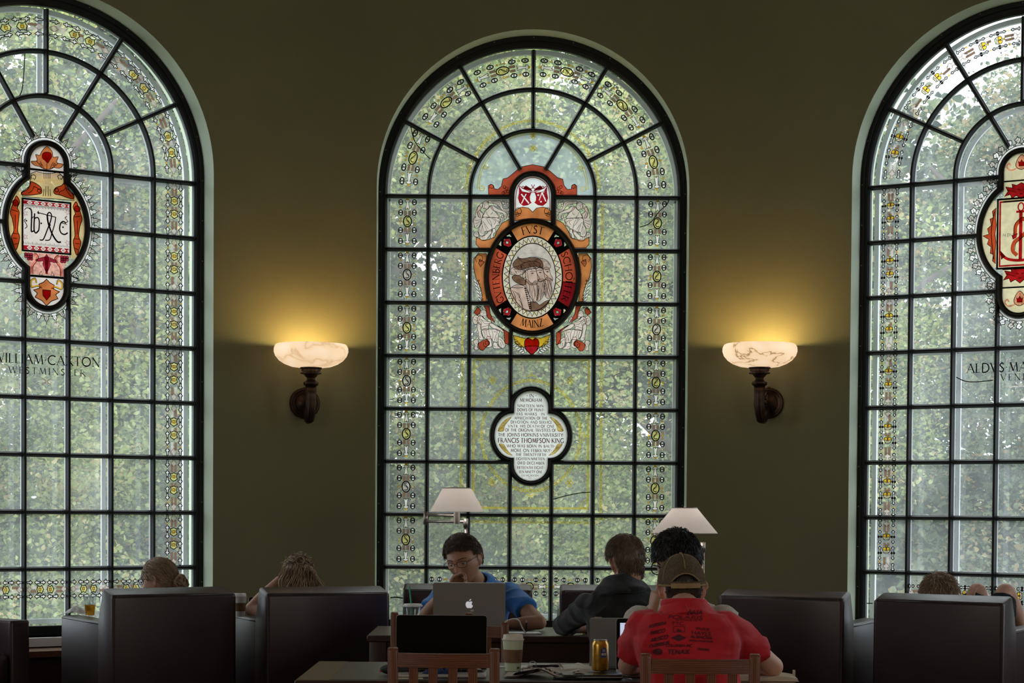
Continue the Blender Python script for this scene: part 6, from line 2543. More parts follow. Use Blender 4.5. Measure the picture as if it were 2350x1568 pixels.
# ---------------- man in the red shirt and cap
hM = frame(P(1564, 1350, 7.02), (-.05, .95, -.22), (-.02, .0, 1), 1.05)
hip = Vector((P(1600, 1500, 6.78).x, 6.80, .56))
sh = Vector((P(1572, 1408, 6.86).x, 6.86, P(1572, 1412, 6.86).z))
f = Vector((-.04, 1, 0)).normalized()
s_ = f.cross(Vector((0, 0, 1)))
aL = (P(1482, 1442, 6.86), P(1441, 1533, 7.04), P(1500, 1500, 7.26))
aR = (P(1662, 1442, 6.86), P(1774, 1532, 7.02), P(1690, 1530, 7.28))
for a in (aL, aR):
    a[1].z = TZ + .052; a[2].z = TZ + .055
root, secs, s_, ff, up = person('man in a red printed T-shirt and tan cap leaning over the front table', hip, f, sh, 0, hM, [aL, aR], seat_legs(hip, f, s_, .50), SK3, .005, neck_r=.062, wsc=1.02,
                                trousers=M_jean, hands=[((aL[2], (.6, .3, .3), (0, -.2, -1)), dict(side=1, curl=(.6, .7, .5))), ((aR[2], (-1, .3, .0), (0, 0, -1)), dict(side=-1, curl=(.5, .6, .5)))])
M_redt = mat('red_jersey', (.55, .006, .016), .8, var=.08, scale=14, bump=.08, bscale=500, sheen=.1, wrinkle=.4)
b = MB()
torso(b, secs(.018, False))
for a in (aL, aR):
    sleeve(b, a[0], a[1], .070, .070, .66)
cap(b, sh + up * .0, .118, sh + up * .048, .080, 24, flat=True)
shirt = fuse(b, 't_shirt', M_redt, root, .006, 4, .011, 8)
b = MB()
b.tube([sh + up * .044 + s_ * .082 * math.cos(t) + ff * .078 * math.sin(t) for t in [2 * PI * j / 40 for j in range(40)]], .0065, 8, closed=True, flat=2.2)
place(b, 'shirt_collar', M_redt, root, smooth='all')
# faded sponsor print on the back of the shirt, wrapped on the cloth
M_print = mat('faded_black_print', (.10, .012, .018), .85)
M_print2 = mat('pale_pink_print', (.60, .045, .06), .85)
bpy.context.view_layer.update()
dg = bpy.context.evaluated_depsgraph_get()
from mathutils.bvhtree import BVHTree
_me = shirt.data
bv = BVHTree.FromPolygons([v.co for v in _me.vertices], [tuple(p.vertices) for p in _me.polygons])


def on_shirt(flat, m, name='shirt_print'):
    """press flat artwork, given in photo pixels, on to the back of the shirt"""
    out = MB()
    vs = []
    for v in flat.v:
        tgt = P(v[0], v[2], 6.9)
        d = (tgt - CAM).normalized()
        h = bv.ray_cast(CAM, d)
        vs.append(h[0] + h[1] * .0022 if h[0] is not None else None)
    fs = [fc for fc in flat.f if all(vs[i] is not None for i in fc) and max((vs[i] - vs[fc[0]]).length for i in fc) < .08]
    vs = [v if v is not None else Vector((0, 0, 0)) for v in vs]
    used = sorted({i for fc in fs for i in fc})
    mp = {u: k for k, u in enumerate(used)}
    out.add([vs[i] for i in used], [tuple(mp[i] for i in fc) for fc in fs])
    return place(out, name, m, root)


def sponsor(txt, x0, x1, yb, h, slope=0.0, lean=0, serif=False, th=.2):
    a = Art(y=0, step=4)
    letters(a, txt, None, 0, 0, h, x1 - x0, gap=.12, th=th, tn=th * .75, serif=serif, place=lambda x, z: (x0 + x + lean * z, yb - z + slope * x))
    return a


L2 = MB()
for args in (('MOTOROLA', 1489, 1528, 1442, 7, -.22, .3), ('WISCO', 1492, 1525, 1457, 8, -.18, .3), ('MUSCO', 1493, 1531, 1474, 9, -.22, .4), ('CATERPILLAR', 1490, 1535, 1488, 8, -.2, .2),
             ('POLARIS', 1533, 1611, 1420, 8, .03, .3), ('MOTORSPORTS', 1550, 1610, 1425, 3.6, .03, .3), ('PTC', 1543, 1569, 1435, 7, 0, 0, True, .16), ('HAYES', 1588, 1631, 1456, 8, .08, 0), ('MAGNA', 1597, 1633, 1465, 7, .10, .3), ('MAGNA POWERTRAIN', 1582, 1635, 1472, 4, .06, .2),
             ('COLUMBIA.MC', 1528, 1588, 1485, 6, 0, .2), ('TENAX', 1532, 1581, 1502, 10, -.02, .1, False, .28), ('BALDOR', 1597, 1627, 1445, 5, .1, .2), ('GOODYEAR', 1601, 1627, 1492, 5, .1, 0), ('BAJA', 1578, 1611, 1409, 8, .05, .3, False, .3)):
    a = sponsor(*args[:4], args[4], *args[5:])
    L2.add(a.mb.v, a.mb.f)
a = Art(y=0, step=4)
a.line([(1546, 1438), (1571, 1438), (1572, 1451), (1545, 1451)], 1.0, None, True)
a.fill([(1552, 1449), (1556, 1443), (1560, 1446), (1566, 1448), (1562, 1450)], None)
a.fill([(1540, 1464), (1558, 1456), (1575, 1464), (1558, 1472)], None)
a.fill([(1585, 1464), (1590, 1457), (1595, 1465)], None)
a.fill(ell(1509, 1496, 11, 7, 14), None)
L2.add(a.mb.v, a.mb.f)
on_shirt(L2, M_print)
a = Art(y=0, step=4)
a.fill(ell(1502, 1400, 10, 7, 12, rot=-.5), None)
a.fill([(1512, 1408), (1518, 1403), (1520, 1411), (1514, 1414)], None)
a.line([(1573, 1388), (1580, 1402), (1584, 1412)], 2.5, None)
on_shirt(a.mb, M_print2, 'shirt_print')
# cap, worn backwards
M_cap = mat('tan_cotton_twill', (.38, .25, .12), .9, var=.12, scale=30, bump=.5, bscale=700)
M_mesh = mat('brown_cap_mesh', (.20, .14, .08), .95, var=.35, scale=140, bump=.8, bscale=900)
b = MB()
n = 144
def cap_pt(a, t):
    """a angle round the head, t 0 rim .. 1 button"""
    e = t * PI / 2
    r = math.cos(e) ** .86
    hgt = .112 * math.sin(e) ** .95
    return Vector((.0885 * r * math.cos(a), .110 * r * math.sin(a) - .006 - .012 * t, .010 + hgt - .030 * (1 - t) * (-math.sin(a)) * .9))
for sec_, m_ in ((0, M_cap), (1, M_mesh)):
    for j in range(n):
        a0, a1 = 2 * PI * j / n, 2 * PI * (j + 1) / n
        am = math.sin((a0 + a1) / 2)
        for i in range(36):
            t0, t1 = i / 36, (i + 1) / 36
            back = am < -.84
            if back and .02 < (t0 + t1) / 2 < .02: continue
            # opening above the strap at the back
            ang = abs(((a0 + a1) / 2) - 1.5 * PI)
            hole = ang < .6 and .07 < (t0 + t1) / 2 < .085 + .15 * (1 - (ang / .6) ** 2)
            if hole: continue
            mesh_ = am < .25 and (t0 + t1) / 2 > .04
            if (sec_ == 1) != mesh_: continue
            b.use(m_).add([hM @ cap_pt(a0, t0), hM @ cap_pt(a1, t0), hM @ cap_pt(a1, t1), hM @ cap_pt(a0, t1)], [(0, 1, 2, 3)])
capo = place(b, 'cap', None, root, smooth='all', label='tan trucker cap')


def under(o, p):
    o.parent = p
    o.matrix_parent_inverse = Matrix.Identity(4)

capo.modifiers.new('thick', 'SOLIDIFY').thickness = .003
b = MB()
for k in range(6):
    a0 = 2 * PI * k / 6 + PI / 6
    b.tube([hM @ (cap_pt(a0, t / 12) * 1.006) for t in range(4 if k == 4 else 1, 13)], .0022, 6)
b.ball(hM @ (cap_pt(0, 1) + Vector((0, 0, .002))), .007, 10, 6)
b.tube([hM @ (cap_pt(1.5 * PI + x * .6, .085 + .15 * (1 - abs(x) ** 2)) * 1.01) for x in [i / 8 - 1 for i in range(17)]], .0025, 6)
under(place(b, 'cap_seams', M_cap, root, smooth='all'), capo)
b = MB()
rings = []
for i in range(17):
    t = 1.5 * PI + (-.62 + 1.24 * i / 16)
    c = cap_pt(t, .0) * 1.02
    rings.append([hM @ (c + Vector((0, 0, -.006))), hM @ (c * 1.02 + Vector((0, 0, -.006))), hM @ (c * 1.02 + Vector((0, 0, .012))), hM @ (c + Vector((0, 0, .012)))])
b.loft(rings)
under(place(b, 'cap_strap', M_cap, root, smooth=True), capo)
HB4 = hairmat('cropped_brown_hair', (.03, .018, .012), (.07, .045, .03))
regC = lambda d: 1.0 if (d.y < .2 and d.z > -.62 - .0 * d.x and not (abs(d.x) > .80 and d.y > -.45)) else 0.0
hair(hM, regC, .0028, 'hair', HB4, root, lambda p, d: (0, 0, -1), 1600, .012, .0007, .0006, 12)

# ---------------- man in the pale sweater, across the front table
HB3 = hairmat('black_hair', (.004, .004, .005), (.018, .016, .017), .35)
hM = frame(P(1553, 1286, 7.66), (-.60, -.68, -.42), (-.10, -.30, 1), 1.0)
hip = Vector((P(1565, 1450, 8.16).x, 8.16, .56))
sh = Vector((P(1563, 1405, 7.92).x, 7.92, P(1563, 1406, 7.92).z))
f = Vector((-.05, -1, 0)).normalized()
s_ = f.cross(Vector((0, 0, 1)))
aL = (P(1470, 1424, 7.92), P(1450, 1500, 7.62), P(1497, 1408, 7.52))
aR = (P(1660, 1424, 7.92), P(1676, 1500, 7.60), P(1600, 1500, 7.50))
aL[1].z = TZ + .045; aR[1].z = TZ + .045; aR[2].z = TZ + .035
root, secs, s_, ff, up = person('dark haired man in round glasses and a pale sweater facing the man in red', hip, f, sh, 0, hM, [aL, aR], seat_legs(hip, f, s_, .50), SK2, .006,
                                trousers=M_khaki, hands=[((aL[2], (.15, -.1, 1), (.9, .3, .1)), dict(side=1, curl=(1.2, 1.2, .6))), ((aR[2], (-1, .0, .0), (0, 0, -1)), dict(side=1, curl=(.4, .4, .3)))], wsc=1.02)
M_swt = mat('oatmeal_knit', (.50, .43, .36), .9, var=.12, scale=40, bump=.3, bscale=400, sheen=.2, wrinkle=.4)
b = MB()
torso(b, secs(.020, False))
for a in (aL, aR):
    sleeve(b, a[0], a[1], .070, .058, 1.0)
    cap(b, a[1], .058, a[1] + (a[2] - a[1]) * .7, .045, 18)
cap(b, sh, .110, sh + up * .080, .074, 20, flat=True)
fuse(b, 'sweater', M_swt, root, .0075, 4, .008, 9)
regD = lambda d: 1.0 if ((d.z > .46 - .35 * abs(d.x) and d.y > .2) or (d.y <= .2 and d.z > -.12 and not (abs(d.x) > .88 and d.z < .05)) or (d.y < -.3 and d.z > -.5)) else 0.0
hair(hM, regD, .020, 'hair', HB3, root, lambda p, d: (p.x * 8, .6 if p.z > .05 else -.5, -.6), 5200, .026, .0010, .010, 21, lift=.22, curl=.25)
eyes(hM, root, (0, 1, -.3))
brows(hM, HB3, root)
spectacles(hM, M_blackpl, root, .026, .021, .0024, .000)

# ---------------- woman with a bun in the left armchair
def chair_pt(ac, x, y, z):
    return Matrix.Translation(ac.location) @ Matrix.Rotation(ac.rotation_euler.z, 4, 'Z') @ Vector((x, y, z))


HW1 = hairmat('blonde_brown_hair', (.14, .08, .046), (.50, .32, .20), .35)
hM = frame(P(366, 1329, 10.72), (-.93, .30, -.18), (0, .0, 1), 1.0)
hip = chair_pt(ac1, .0, -.02, .58)
sh = Vector((P(380, 1400, 10.66).x, 10.70, P(380, 1404, 10.66).z))
f = Vector((-.62, .78, 0)).normalized()
s_ = f.cross(Vector((0, 0, 1)))
aL = (sh - s_ * .17 - Vector((0, 0, .03)), chair_pt(ac1, -.20, .06, .74), chair_pt(ac1, -.14, .30, .70))
aR = (sh + s_ * .17 - Vector((0, 0, .03)), chair_pt(ac1, .21, .05, .74), chair_pt(ac1, .08, .30, .70))
root, secs, s_, ff, up = person('woman with a low bun and glasses in profile above the left armchair', hip, f, sh, 0, hM, [aL, aR], seat_legs(hip, f, s_, .55, .45), SK3, .006, neck_r=.047, wsc=.88,
                                trousers=M_jean, hands=[((aL[2], (.4, .9, .0), (0, 0, -1)), dict(side=1, s=.9))])
M_navy = mat('navy_cotton', (.012, .014, .028), .9)
b = MB()
torso(b, secs(.018, False))
for a in (aL, aR):
    sleeve(b, a[0], a[1], .070, .058, 1.0)
fuse(b, 'navy_top', M_navy, root, .010, 3, .008, 9)
regW = lambda d: 1.0 if ((d.z > .35 and d.y > .1) or (d.y <= .35 and d.z > -.02) or (d.y < -.15 and d.z > -.60)) and not (abs(d.x) > .8 and -.35 < d.y < .3 and d.z < .12) else 0.0
bun = Vector((0, -.120, -.045))
hair(hM, regW, .012, 'hair', HW1, root, lambda p, d: tuple((bun - p).normalized()), 2600, .085, .0010, .003, 31)
b = MB()
rg = random.Random(6)
for i in range(170):
    a0, ti = rg.uniform(0, 6.28), rg.uniform(-1.2, 1.2)
    r = rg.uniform(.020, .038)
    c = bun + Vector((rg.uniform(-.01, .01), -.016, rg.uniform(-.012, .012)))
    ax = Vector((rg.gauss(0, .5), rg.gauss(0, 1), rg.gauss(0, .5))).normalized()
    u_ = ax.orthogonal().normalized(); v_ = ax.cross(u_)
    b.tube([hM @ (c + (u_ * math.cos(a0 + k * .5) + v_ * math.sin(a0 + k * .5)) * r * (1 + .05 * k * rg.random()) + ax * ti * .012) for k in range(8)], [.0018, .0026, .003, .003, .003, .0026, .002, .0008], 4)
b.ball(hM @ (bun + Vector((0, -.014, 0))), .026, 12, 8)
place(b, 'hair_bun', HW1, root, smooth='all')
spectacles(hM, M_blackpl, root, .025, .018, .0018, .002)

# ---------------- woman propping her head, second armchair
HW2 = hairmat('highlighted_brown_hair', (.06, .034, .020), (.55, .35, .21), .35)
hM = frame(P(683, 1331, 10.92), (-.10, .93, -.42), (.03, .0, 1), 1.05)
hip = chair_pt(ac2, .0, .02, .58)
sh = Vector((P(700, 1395, 10.84).x, 10.86, P(700, 1400, 10.84).z))
f = Vector((-.42, .9, 0)).normalized()
s_ = f.cross(Vector((0, 0, 1)))
aL = (sh - s_ * .17 - Vector((0, 0, .03)), P(573, 1400, 10.86), P(640, 1331, 10.93))
aR = (sh + s_ * .17 - Vector((0, 0, .03)), chair_pt(ac2, .21, .08, .74), chair_pt(ac2, .08, .34, .70))
root, secs, s_, ff, up = person('woman with wavy half-tied hair propping her head on a bare arm over the second armchair', hip, f, sh, 0, hM, [aL, aR], seat_legs(hip, f, s_, .55, .45), SK3, .006, neck_r=.047, wsc=.90,
                                trousers=M_jean, hands=[((aL[2], (.72, .3, .45), (.6, .2, -.6)), dict(side=1, s=.9, curl=(.3, .3, .2)))])
b = MB()
torso(b, secs(.018, False))
fuse(b, 'dark_top', M_navy, root, .010, 3, .008, 9)
regV = lambda d: 1.0 if ((d.z > .35 and d.y > .1) or (d.y <= .3 and d.z > -.25) or (d.y < -.0 and d.z > -.85)) else 0.0
tie = Vector((.0, -.115, .062))
hair(hM, regV, .020, 'hair', HW2, root, lambda p, d: tuple((tie - p).normalized()) if p.z > .05 else (p.x * 3 + .3, -.25, -1), 2400, .085, .0014, .010, 41, lift=.2, curl=.25)
b = MB()
for i in range(420):
    x0 = rg.uniform(-.085, .10)
    p = Vector((x0, -.100 - rg.uniform(0, .03), rg.uniform(-.03, .05) - abs(x0) * .25))
    pts = [hM @ p]
    ph, fr = rg.uniform(0, 6.28), rg.uniform(.8, 1.6)
    for k in range(9):
        p = p + Vector((.007 * math.sin(ph + k * fr) + .010 * (x0 > .02) * (k / 5) + x0 * .04, .006 * math.cos(ph + k * fr), -.017))
        pts.append(hM @ p)
    b.tube(pts, [.0016, .0022, .0024, .0024, .0024, .0022, .002, .0018, .0012, .0005], 4)
for i in range(26):
    a0 = rg.uniform(0, 6.28)
    b.tube([hM @ (tie + Vector((.022 * math.cos(a0 + k * .45) + .012, -.012 - .002 * k, .022 * math.sin(a0 + k * .45)))) for k in range(8)], .0018, 4)
place(b, 'loose_hair', HW2, root, smooth='all')

# ---------------- person curled up in the right armchair, knees raised
HG = hairmat('sandy_hair', (.18, .11, .065), (.52, .37, .25), .4)
hM = frame(P(2156, 1374, 10.42), (.55, .80, -.10), (-.15, -.1, 1), 1.0)
hip = chair_pt(ac5, .02, .10, .57)
sh = Vector((P(2185, 1430, 10.36).x, 10.42, P(2185, 1430, 10.36).z))
f = Vector((.56, .83, 0)).normalized()
s_ = f.cross(Vector((0, 0, 1)))
k1, k2 = P(2243, 1360, 10.72), P(2308, 1361, 10.62)
aL = (sh - s_ * .16, sh - s_ * .22 + f * .12 - Vector((0, 0, .22)), P(2226, 1392, 10.58))
aR = (sh + s_ * .16, sh + s_ * .24 + f * .14 - Vector((0, 0, .22)), chair_pt(ac5, .12, .3, .72))
legs = [(hip - s_ * .08, k1, chair_pt(ac5, -.02, .50, .52)), (hip + s_ * .08, k2, P(2352, 1462, 10.50))]
root, secs, s_, ff, up = person('person in dark shorts curled up in the right armchair with bare knees raised', hip, f, sh, 0, hM, [aL, aR], legs, SK3, .006, neck_r=.052, wsc=.92,
                                hands=[((aL[2], (.1, .2, 1), (.8, .4, 0)), dict(side=1, s=.9, curl=(.4, .5, .3)))])
b = MB()
torso(b, secs(.018, False))
for a in (aL, aR): sleeve(b, a[0], a[1], .07, .058, .9)
fuse(b, 'grey_top', mat('grey_cotton', (.10, .10, .12), .9), root, .010, 3, .008, 9)
b = MB()
for l in legs:
    e = l[0] + (l[1] - l[0]) * .88
    cap(b, l[0], .11, e, .080, 20, flat=True)
fuse(b, 'shorts', mat('black_shorts', (.008, .009, .014), .8), root, .008, 3, .006, 9)
regG = lambda d: 1.0 if ((d.z > .35 and d.y > .1) or (d.y <= .3 and d.z > -.15) or (d.y < -.2 and d.z > -.6)) else 0.0
hair(hM, regG, .022, 'hair', HG, root, lambda p, d: (p.x * 8, -.3, -.8), 2400, .050, .0014, .009, 51, lift=.45, curl=.3)

# ------------------------------------------------------------------ things on tables and chairs
def lathe_thing(name, loc, prof, m, label, cat, n=40, parts=(), group=None):
    root = empty(name, loc, 0, label, cat, group)
    return root


def laptop(hx, hy, hz, w, d, H, rz, tilt, label, cover, logo=False, screen_on=False, key=True, name='laptop'):
    """hinge centre; base extends to -y local, lid rises at the hinge, leaning back by tilt"""
    root = empty(name, (hx, hy, hz), rz, label, 'laptop')
    b = MB()
    b.rbox(-w / 2, w / 2, -d, 0, .001, .014, .006)
    bs_ = b.build('base', cover, root, smooth='all')
    b = MB()
    for r in range(5):
        for c in range(13):
            x0 = -w * .42 + c * w * .84 / 13
            y0 = -.045 - r * .020
            b.box(x0 + .001, x0 + w * .84 / 13 - .002, y0 - .017, y0, .0142, .0158)
    b.build('keyboard', M_blackpl, bs_)
    T = Matrix.Translation((0, .002, .012)) @ Matrix.Rotation(-tilt, 4, 'X')
    b = MB()
    rc = .012
    rr = []
    for cx_, cz_, a0_ in ((w / 2 - rc, H - rc, 0), (-w / 2 + rc, H - rc, 90), (-w / 2 + .003, .003, 180), (w / 2 - .003, .003, 270)):
        q_ = rc if cz_ > .01 else .003
        rr += [(cx_ + q_ * math.cos(math.radians(a0_ + 15 * i)), cz_ + q_ * math.sin(math.radians(a0_ + 15 * i))) for i in range(7)]
    b.prism(rr, 0, .007, T)
    # outer corners rounded in the plane of the lid
    ld_ = b.build('lid', cover, root, smooth=True)
    b = MB()
    b.prism([(x * (1 - .003 / w), .0012 + z * (1 - .0024 / H)) for x, z in rr], -.0012, .0, T)
    b.build('screen_bezel', M_screen, ld_)
    if screen_on:
        b = MB()
        b.box(-w / 2 + .016, w / 2 - .016, -.0020, -.0013, .018, H - .018, T)
        b.build('display', emis('lit_display', (.55, .62, .80), .55), ld_)
        b = MB()
        for i in range(14):
            b.box(-w / 2 + .03, -w / 2 + .03 + .06 + .10 * ((i * 37) % 7) / 7, -.0026, -.0021, H - .05 - i * .012, H - .046 - i * .012, T)
        b.build('display_text', mat('display_ink', (.05, .06, .12), .5), ld_)
    if logo:
        b = MB()
        M2 = T @ Matrix.Translation((.0, .0078, H * .57)) @ Matrix.Scale(-1, 4, (1, 0, 0))
        ap = spline([(0, .012), (.008, .0155), (.016, .012), (.0125, .004), (.0135, -.004), (.019, -.009), (.012, -.021), (.005, -.0225), (0, -.021), (-.006, -.0225), (-.014, -.018), (-.019, -.004), (-.017, .008), (-.010, .0145), (-.004, .0145)], 4, True)
        tr = tessellate_polygon([[Vector((x, z, 0)) for x, z in ap]])
        b.add([M2 @ Vector((x, 0, z)) for x, z in ap], tr)
        lf = spline([(.0, .018), (.002, .024), (.009, .029), (.008, .022)], 4, True)
        b.add([M2 @ Vector((x, 0, z)) for x, z in lf], tessellate_polygon([[Vector((x, z, 0)) for x, z in lf]]))
        b.build('logo', emis('white_logo', (.78, .78, .84), .35), ld_)
        b = MB()
        b.box(.006, .024, .0072, .0082, H * .57 - .041, H * .57 - .031, T @ Matrix.Scale(-1, 4, (1, 0, 0)))
        b.build('sticker', M_white_pl, ld_, label='small white sticker')
    return root


# silver laptop of the man in blue: lid back towards us
c = PZ(1077, 1455, TZ)
laptop(P(1077, 1450, 9.60).x, 9.60, TZ, .378, .255, .272, PI, .30, 'silver laptop with a glowing fruit logo, open before the man in blue', M_alu, logo=True)
# dark screened laptop on the front table
laptop(P(1012, 1500, 7.22).x, 7.26, TZ, .362, .25, .216, math.radians(0), .06, 'open laptop with a black screen facing us on the front table', M_alu)
# laptop of the man in the pale sweater
laptop(P(1446, 1500, 7.46).x, 7.47, TZ, .33, .225, .200, PI - .04, .10, 'grey laptop with its lid back towards us beside the yellow can', mat('dark_aluminium', (.26, .26, .25), .45, metal=.3))
# laptop of the man in red, lit
laptop(P(1512, 1500, 7.30).x, 7.31, TZ, .34, .235, .205, -.02, .12, 'laptop with a lit document on its screen, hidden behind the red shirt', M_alu, screen_on=True)
# laptop on the woman's lap
o = chair_pt(ac2, -.20, .47, .70)
laptop(P(629, 1380, 11.0).x, 11.05, P(600, 1450, 11.05).z, .31, .21, .20, .25, .2, 'laptop with a dark screen on the lap of the woman with wavy hair', M_alu)


def cup(loc, h, r0, r1, label, sleeve_=None, body=None, lid=None, group='paper coffee cups'):
    root = empty('coffee_cup', loc, .4, label, 'cup', group)
    body = body or M_white_pl
    b = MB()
    b.lathe([(r0 * .9, 0), (r0, .002), (r1, h * .86), (r1 * .96, h * .86), (r0 * .9, .006)], 48)
    b.build('cup_body', body, root, smooth=True)
    b = MB()
    b.lathe([(r1 * 1.03, h * .845), (r1 * 1.06, h * .855), (r1 * 1.06, h * .875), (r1 * 1.0, h * .885), (r1 * .97, h * .90), (r1 * .94, h * .97), (r1 * .90, h * 1.0), (r1 * .84, h * 1.0), (r1 * .80, h * .975), (.001, h * .97)], 48)
    b.build('lid', lid or M_white_pl, root, smooth=True)
    if sleeve_:
        b = MB()
        z0, z1 = h * .24, h * .60
        ra = lambda z: r0 + (r1 - r0) * z / (h * .86)
        b.lathe([(ra(z0) + .0015, z0), (ra(z1) + .0015, z1), (ra(z1) + .0002, z1), (ra(z0) + .0002, z0)], 48, cap=False)
        b.build('sleeve', mat('brown_cardboard', (.20, .105, .055), .9, var=.1, scale=40), root, smooth=True, label='brown cardboard sleeve')
    return root


M_cupg = mat('pale_green_paper', (.55, .60, .42), .7, var=.12, scale=9)
pc = PZ(1177, 1541, TZ)
cg = cup((pc.x, pc.y, TZ), .148, .031, .042, 'tall coffee cup with a brown sleeve standing on the front table', True, M_cupg, mat('ivory_lid', (.66, .58, .48), .5))
b = MB()       # small printed mark low on the cup
for i in range(3):
    b.box(.004 + i * .0035, .0065 + i * .0035, -.0345 - .0003 * i, -.0335, .012, .020)
for j in range(6):
    b.box(-.010, .012, -.0410, -.0395, .050 + j * .006, .0512 + j * .006)
b.build('printed_marks', mat('dark_print', (.06, .05, .04), .8), cg)
# cup on the arm between the two left armchairs
a0 = P(551, 1408, 10.62)
cup((a0.x - .003, a0.y, .774), .135, .029, .040, 'white coffee cup with a brown sleeve on the arm of the second armchair', True, mat('white_paper_cup', (.75, .68, .62), .6))

# iced drinks
M_clr = glassy('clear_cup_plastic', (.90, .93, .93), veil=.10, veilcol=(.9, .95, .98), gloss=.10, dirt=.5, scale=40)


def iced(loc, h, r0, r1, label, straw, strawcol, liquid=None, lvl=.55, logo=False, dome=False):
    root = empty('plastic_cup', loc, 0, label, 'cup', 'clear plastic cups with straws')
    b = MB()
    b.lathe([(r0, 0), (r1, h * .9), (r1 * 1.03, h * .9), (r1 * 1.03, h * .92)], 40, cap=False)
    b.build('cup_body', M_clr, root, smooth=True)
    b = MB()
    b.lathe([(r1 * 1.08, h * .90), (r1 * 1.10, h * .915), (r1 * 1.08, h * .955), (r1 * .98, h * .96), (r1 * .96, h * 1.0), (.001, h * 1.0)], 40)
    b.build('lid', M_white_pl if not dome else M_clr, root, smooth=True)
    b = MB()
    b.tube([(.006, 0, .01), straw], .0038, 10)
    b.build('straw', strawcol, root, smooth='all')
    if liquid:
        ra = lambda z: r0 + (r1 - r0) * z / (h * .9)
        b = MB()
        b.lathe([(r0 - .002, .002), (ra(h * lvl) - .002, h * lvl)], 40)
        b.build('iced_tea', liquid, root, smooth=True, label='amber iced tea')
        b = MB()
        rg_ = random.Random(2)
        for i in range(9):
            q = Euler((rg_.random() * 3, rg_.random() * 3, 0)).to_matrix().to_4x4()
            a_ = rg_.uniform(0, 6.28)
            T_ = Matrix.Translation((r0 * .5 * math.cos(a_), r0 * .5 * math.sin(a_), h * lvl + rg_.uniform(-.03, .008))) @ q
            b.rbox(-.009, .009, -.009, .009, -.008, .008, .002, T_)
        b.build('ice_cubes', M_clr, root)
    if logo:
        b = MB()
        for rr_ in (.017, .011):
            b.tube([(rr_ * math.cos(t), -(r0 + r1) / 2 - .004, h * .42 + rr_ * math.sin(t)) for t in [2 * PI * i / 24 for i in range(24)]], .0016, 6, closed=True)
        b.ball((0, -(r0 + r1) / 2 - .003, h * .42), (.006, .002, .008), 10, 6)
        b.build('printed_badge', mat('dark_green_print', (.02, .14, .07), .6), root, label='round dark green printed badge')
    return root


M_tea = stain('amber_tea', (1.0, .56, .10), .6, var=.15, scale=60)
q = P(206.5, 1421, 10.62)
iced((q.x, q.y, .775), .118, .026, .038, 'clear cup of orange iced tea on the arm of the left armchair', (-.012, -.005, .165), M_clr, M_tea, .52, dome=True)
q = PZ(947, 1462, TZ)
iced((P(947, 1440, 9.70).x, 9.70, TZ), .150, .034, .049, 'empty clear cup with a green straw and white lid on the back table', (-.018, -.01, .243), mat('green_straw', (.01, .42, .18), .4), None, .3, True)
# crumpled napkin
b = MB()
rg = random.Random(4)
n = 15
q = P(175, 1420, 10.72)
vs, fs = [], []
for i in range(n):
    for j in range(n):
        u, v = i / (n - 1) - .5, j / (n - 1) - .5
        vs.append((u * .13, v * .10, .004 + .030 * max(0, 1 - 3.2 * (u * u + v * v)) + rg.uniform(0, .018) * (1 - 2 * abs(u))))
for i in range(n - 1):
    for j in range(n - 1):
        fs.append((i * n + j, (i + 1) * n + j, (i + 1) * n + j + 1, i * n + j + 1))
b.add(vs, fs)
o = b.build('paper_napkin', mat('white_tissue', (.85, .84, .84), .9), None, smooth='all', loc=(q.x, q.y, .776), label='crumpled white napkin beside the iced tea', cat='napkin')

# yellow drinks can
q = PZ(1377, 1554, TZ)
root = empty('drink_can', (q.x, q.y, TZ + .022), -.35, 'gold and blue ice tea can near the edge of the front table', 'can')
b = MB()
b.lathe([(.024, .001), (.0295, .004), (.0325, .012), (.0325, .102), (.0315, .108), (.0270, .117), (.0262, .120), (.0272, .122), (.0262, .1232), (.0250, .119), (.001, .119)], 48)
b.build('can_body', mat('gold_can_paint', (.62, .34, .06), .28, metal=.75, var=.25, scale=30), root, smooth=True)
b = MB()
b.lathe([(.0266, .1200), (.0276, .1220), (.0262, .1235), (.0248, .1195), (.001, .1192)], 48)
b.tube([(.010 * math.cos(t), .010 * math.sin(t) - .003, .1225) for t in [2 * PI * i / 20 for i in range(20)]], .0016, 6, closed=True)
b.build('can_top', M_alu, root, smooth=True)


def wrap(R_, a0, z0):
    return lambda x, z: (x, z)


def on_cyl(art, R_, a0):
    """roll flat art (x along the circumference) on a cylinder of radius R_"""
    art.mb.v = [(R_ * math.sin(a0 + v[0] / R_), -R_ * math.cos(a0 + v[0] / R_), v[2]) for v in art.mb.v]
    return art.mb


a = Art(y=0, step=.003)
M_cblue = mat('can_blue_ink', (.04, .07, .22), .4)
for i in range(14):
    x = i * .002
    lo, hi = (.055, .092 - .004 * math.cos(i * .45))
    a.fill([(x, lo), (x + .0021, lo), (x + .0021, hi), (x, hi)], M_cblue)
on_cyl(a, .0328, .35).build('blue_badge', None, root, label='blue badge with white lettering')
a = Art(y=0, step=.002)
letters(a, 'IN', M_paper, .008, .078, .010, gap=.2, th=.22)
letters(a, 'MIND', M_paper, .003, .064, .009, .020, gap=.2, th=.22)
on_cyl(a, .0331, .35).build('badge_lettering', None, root)
a = Art(y=0, step=.003)
for i in range(11):
    a.fill([(-.030, .030 + i * .006), (-.030, .0325 + i * .006), (-.018 + .004 * (i % 3), .0325 + i * .006), (-.018 + .004 * (i % 3), .030 + i * .006)], M_cblue)
on_cyl(a, .0329, -.35).build('small_print', None, root)

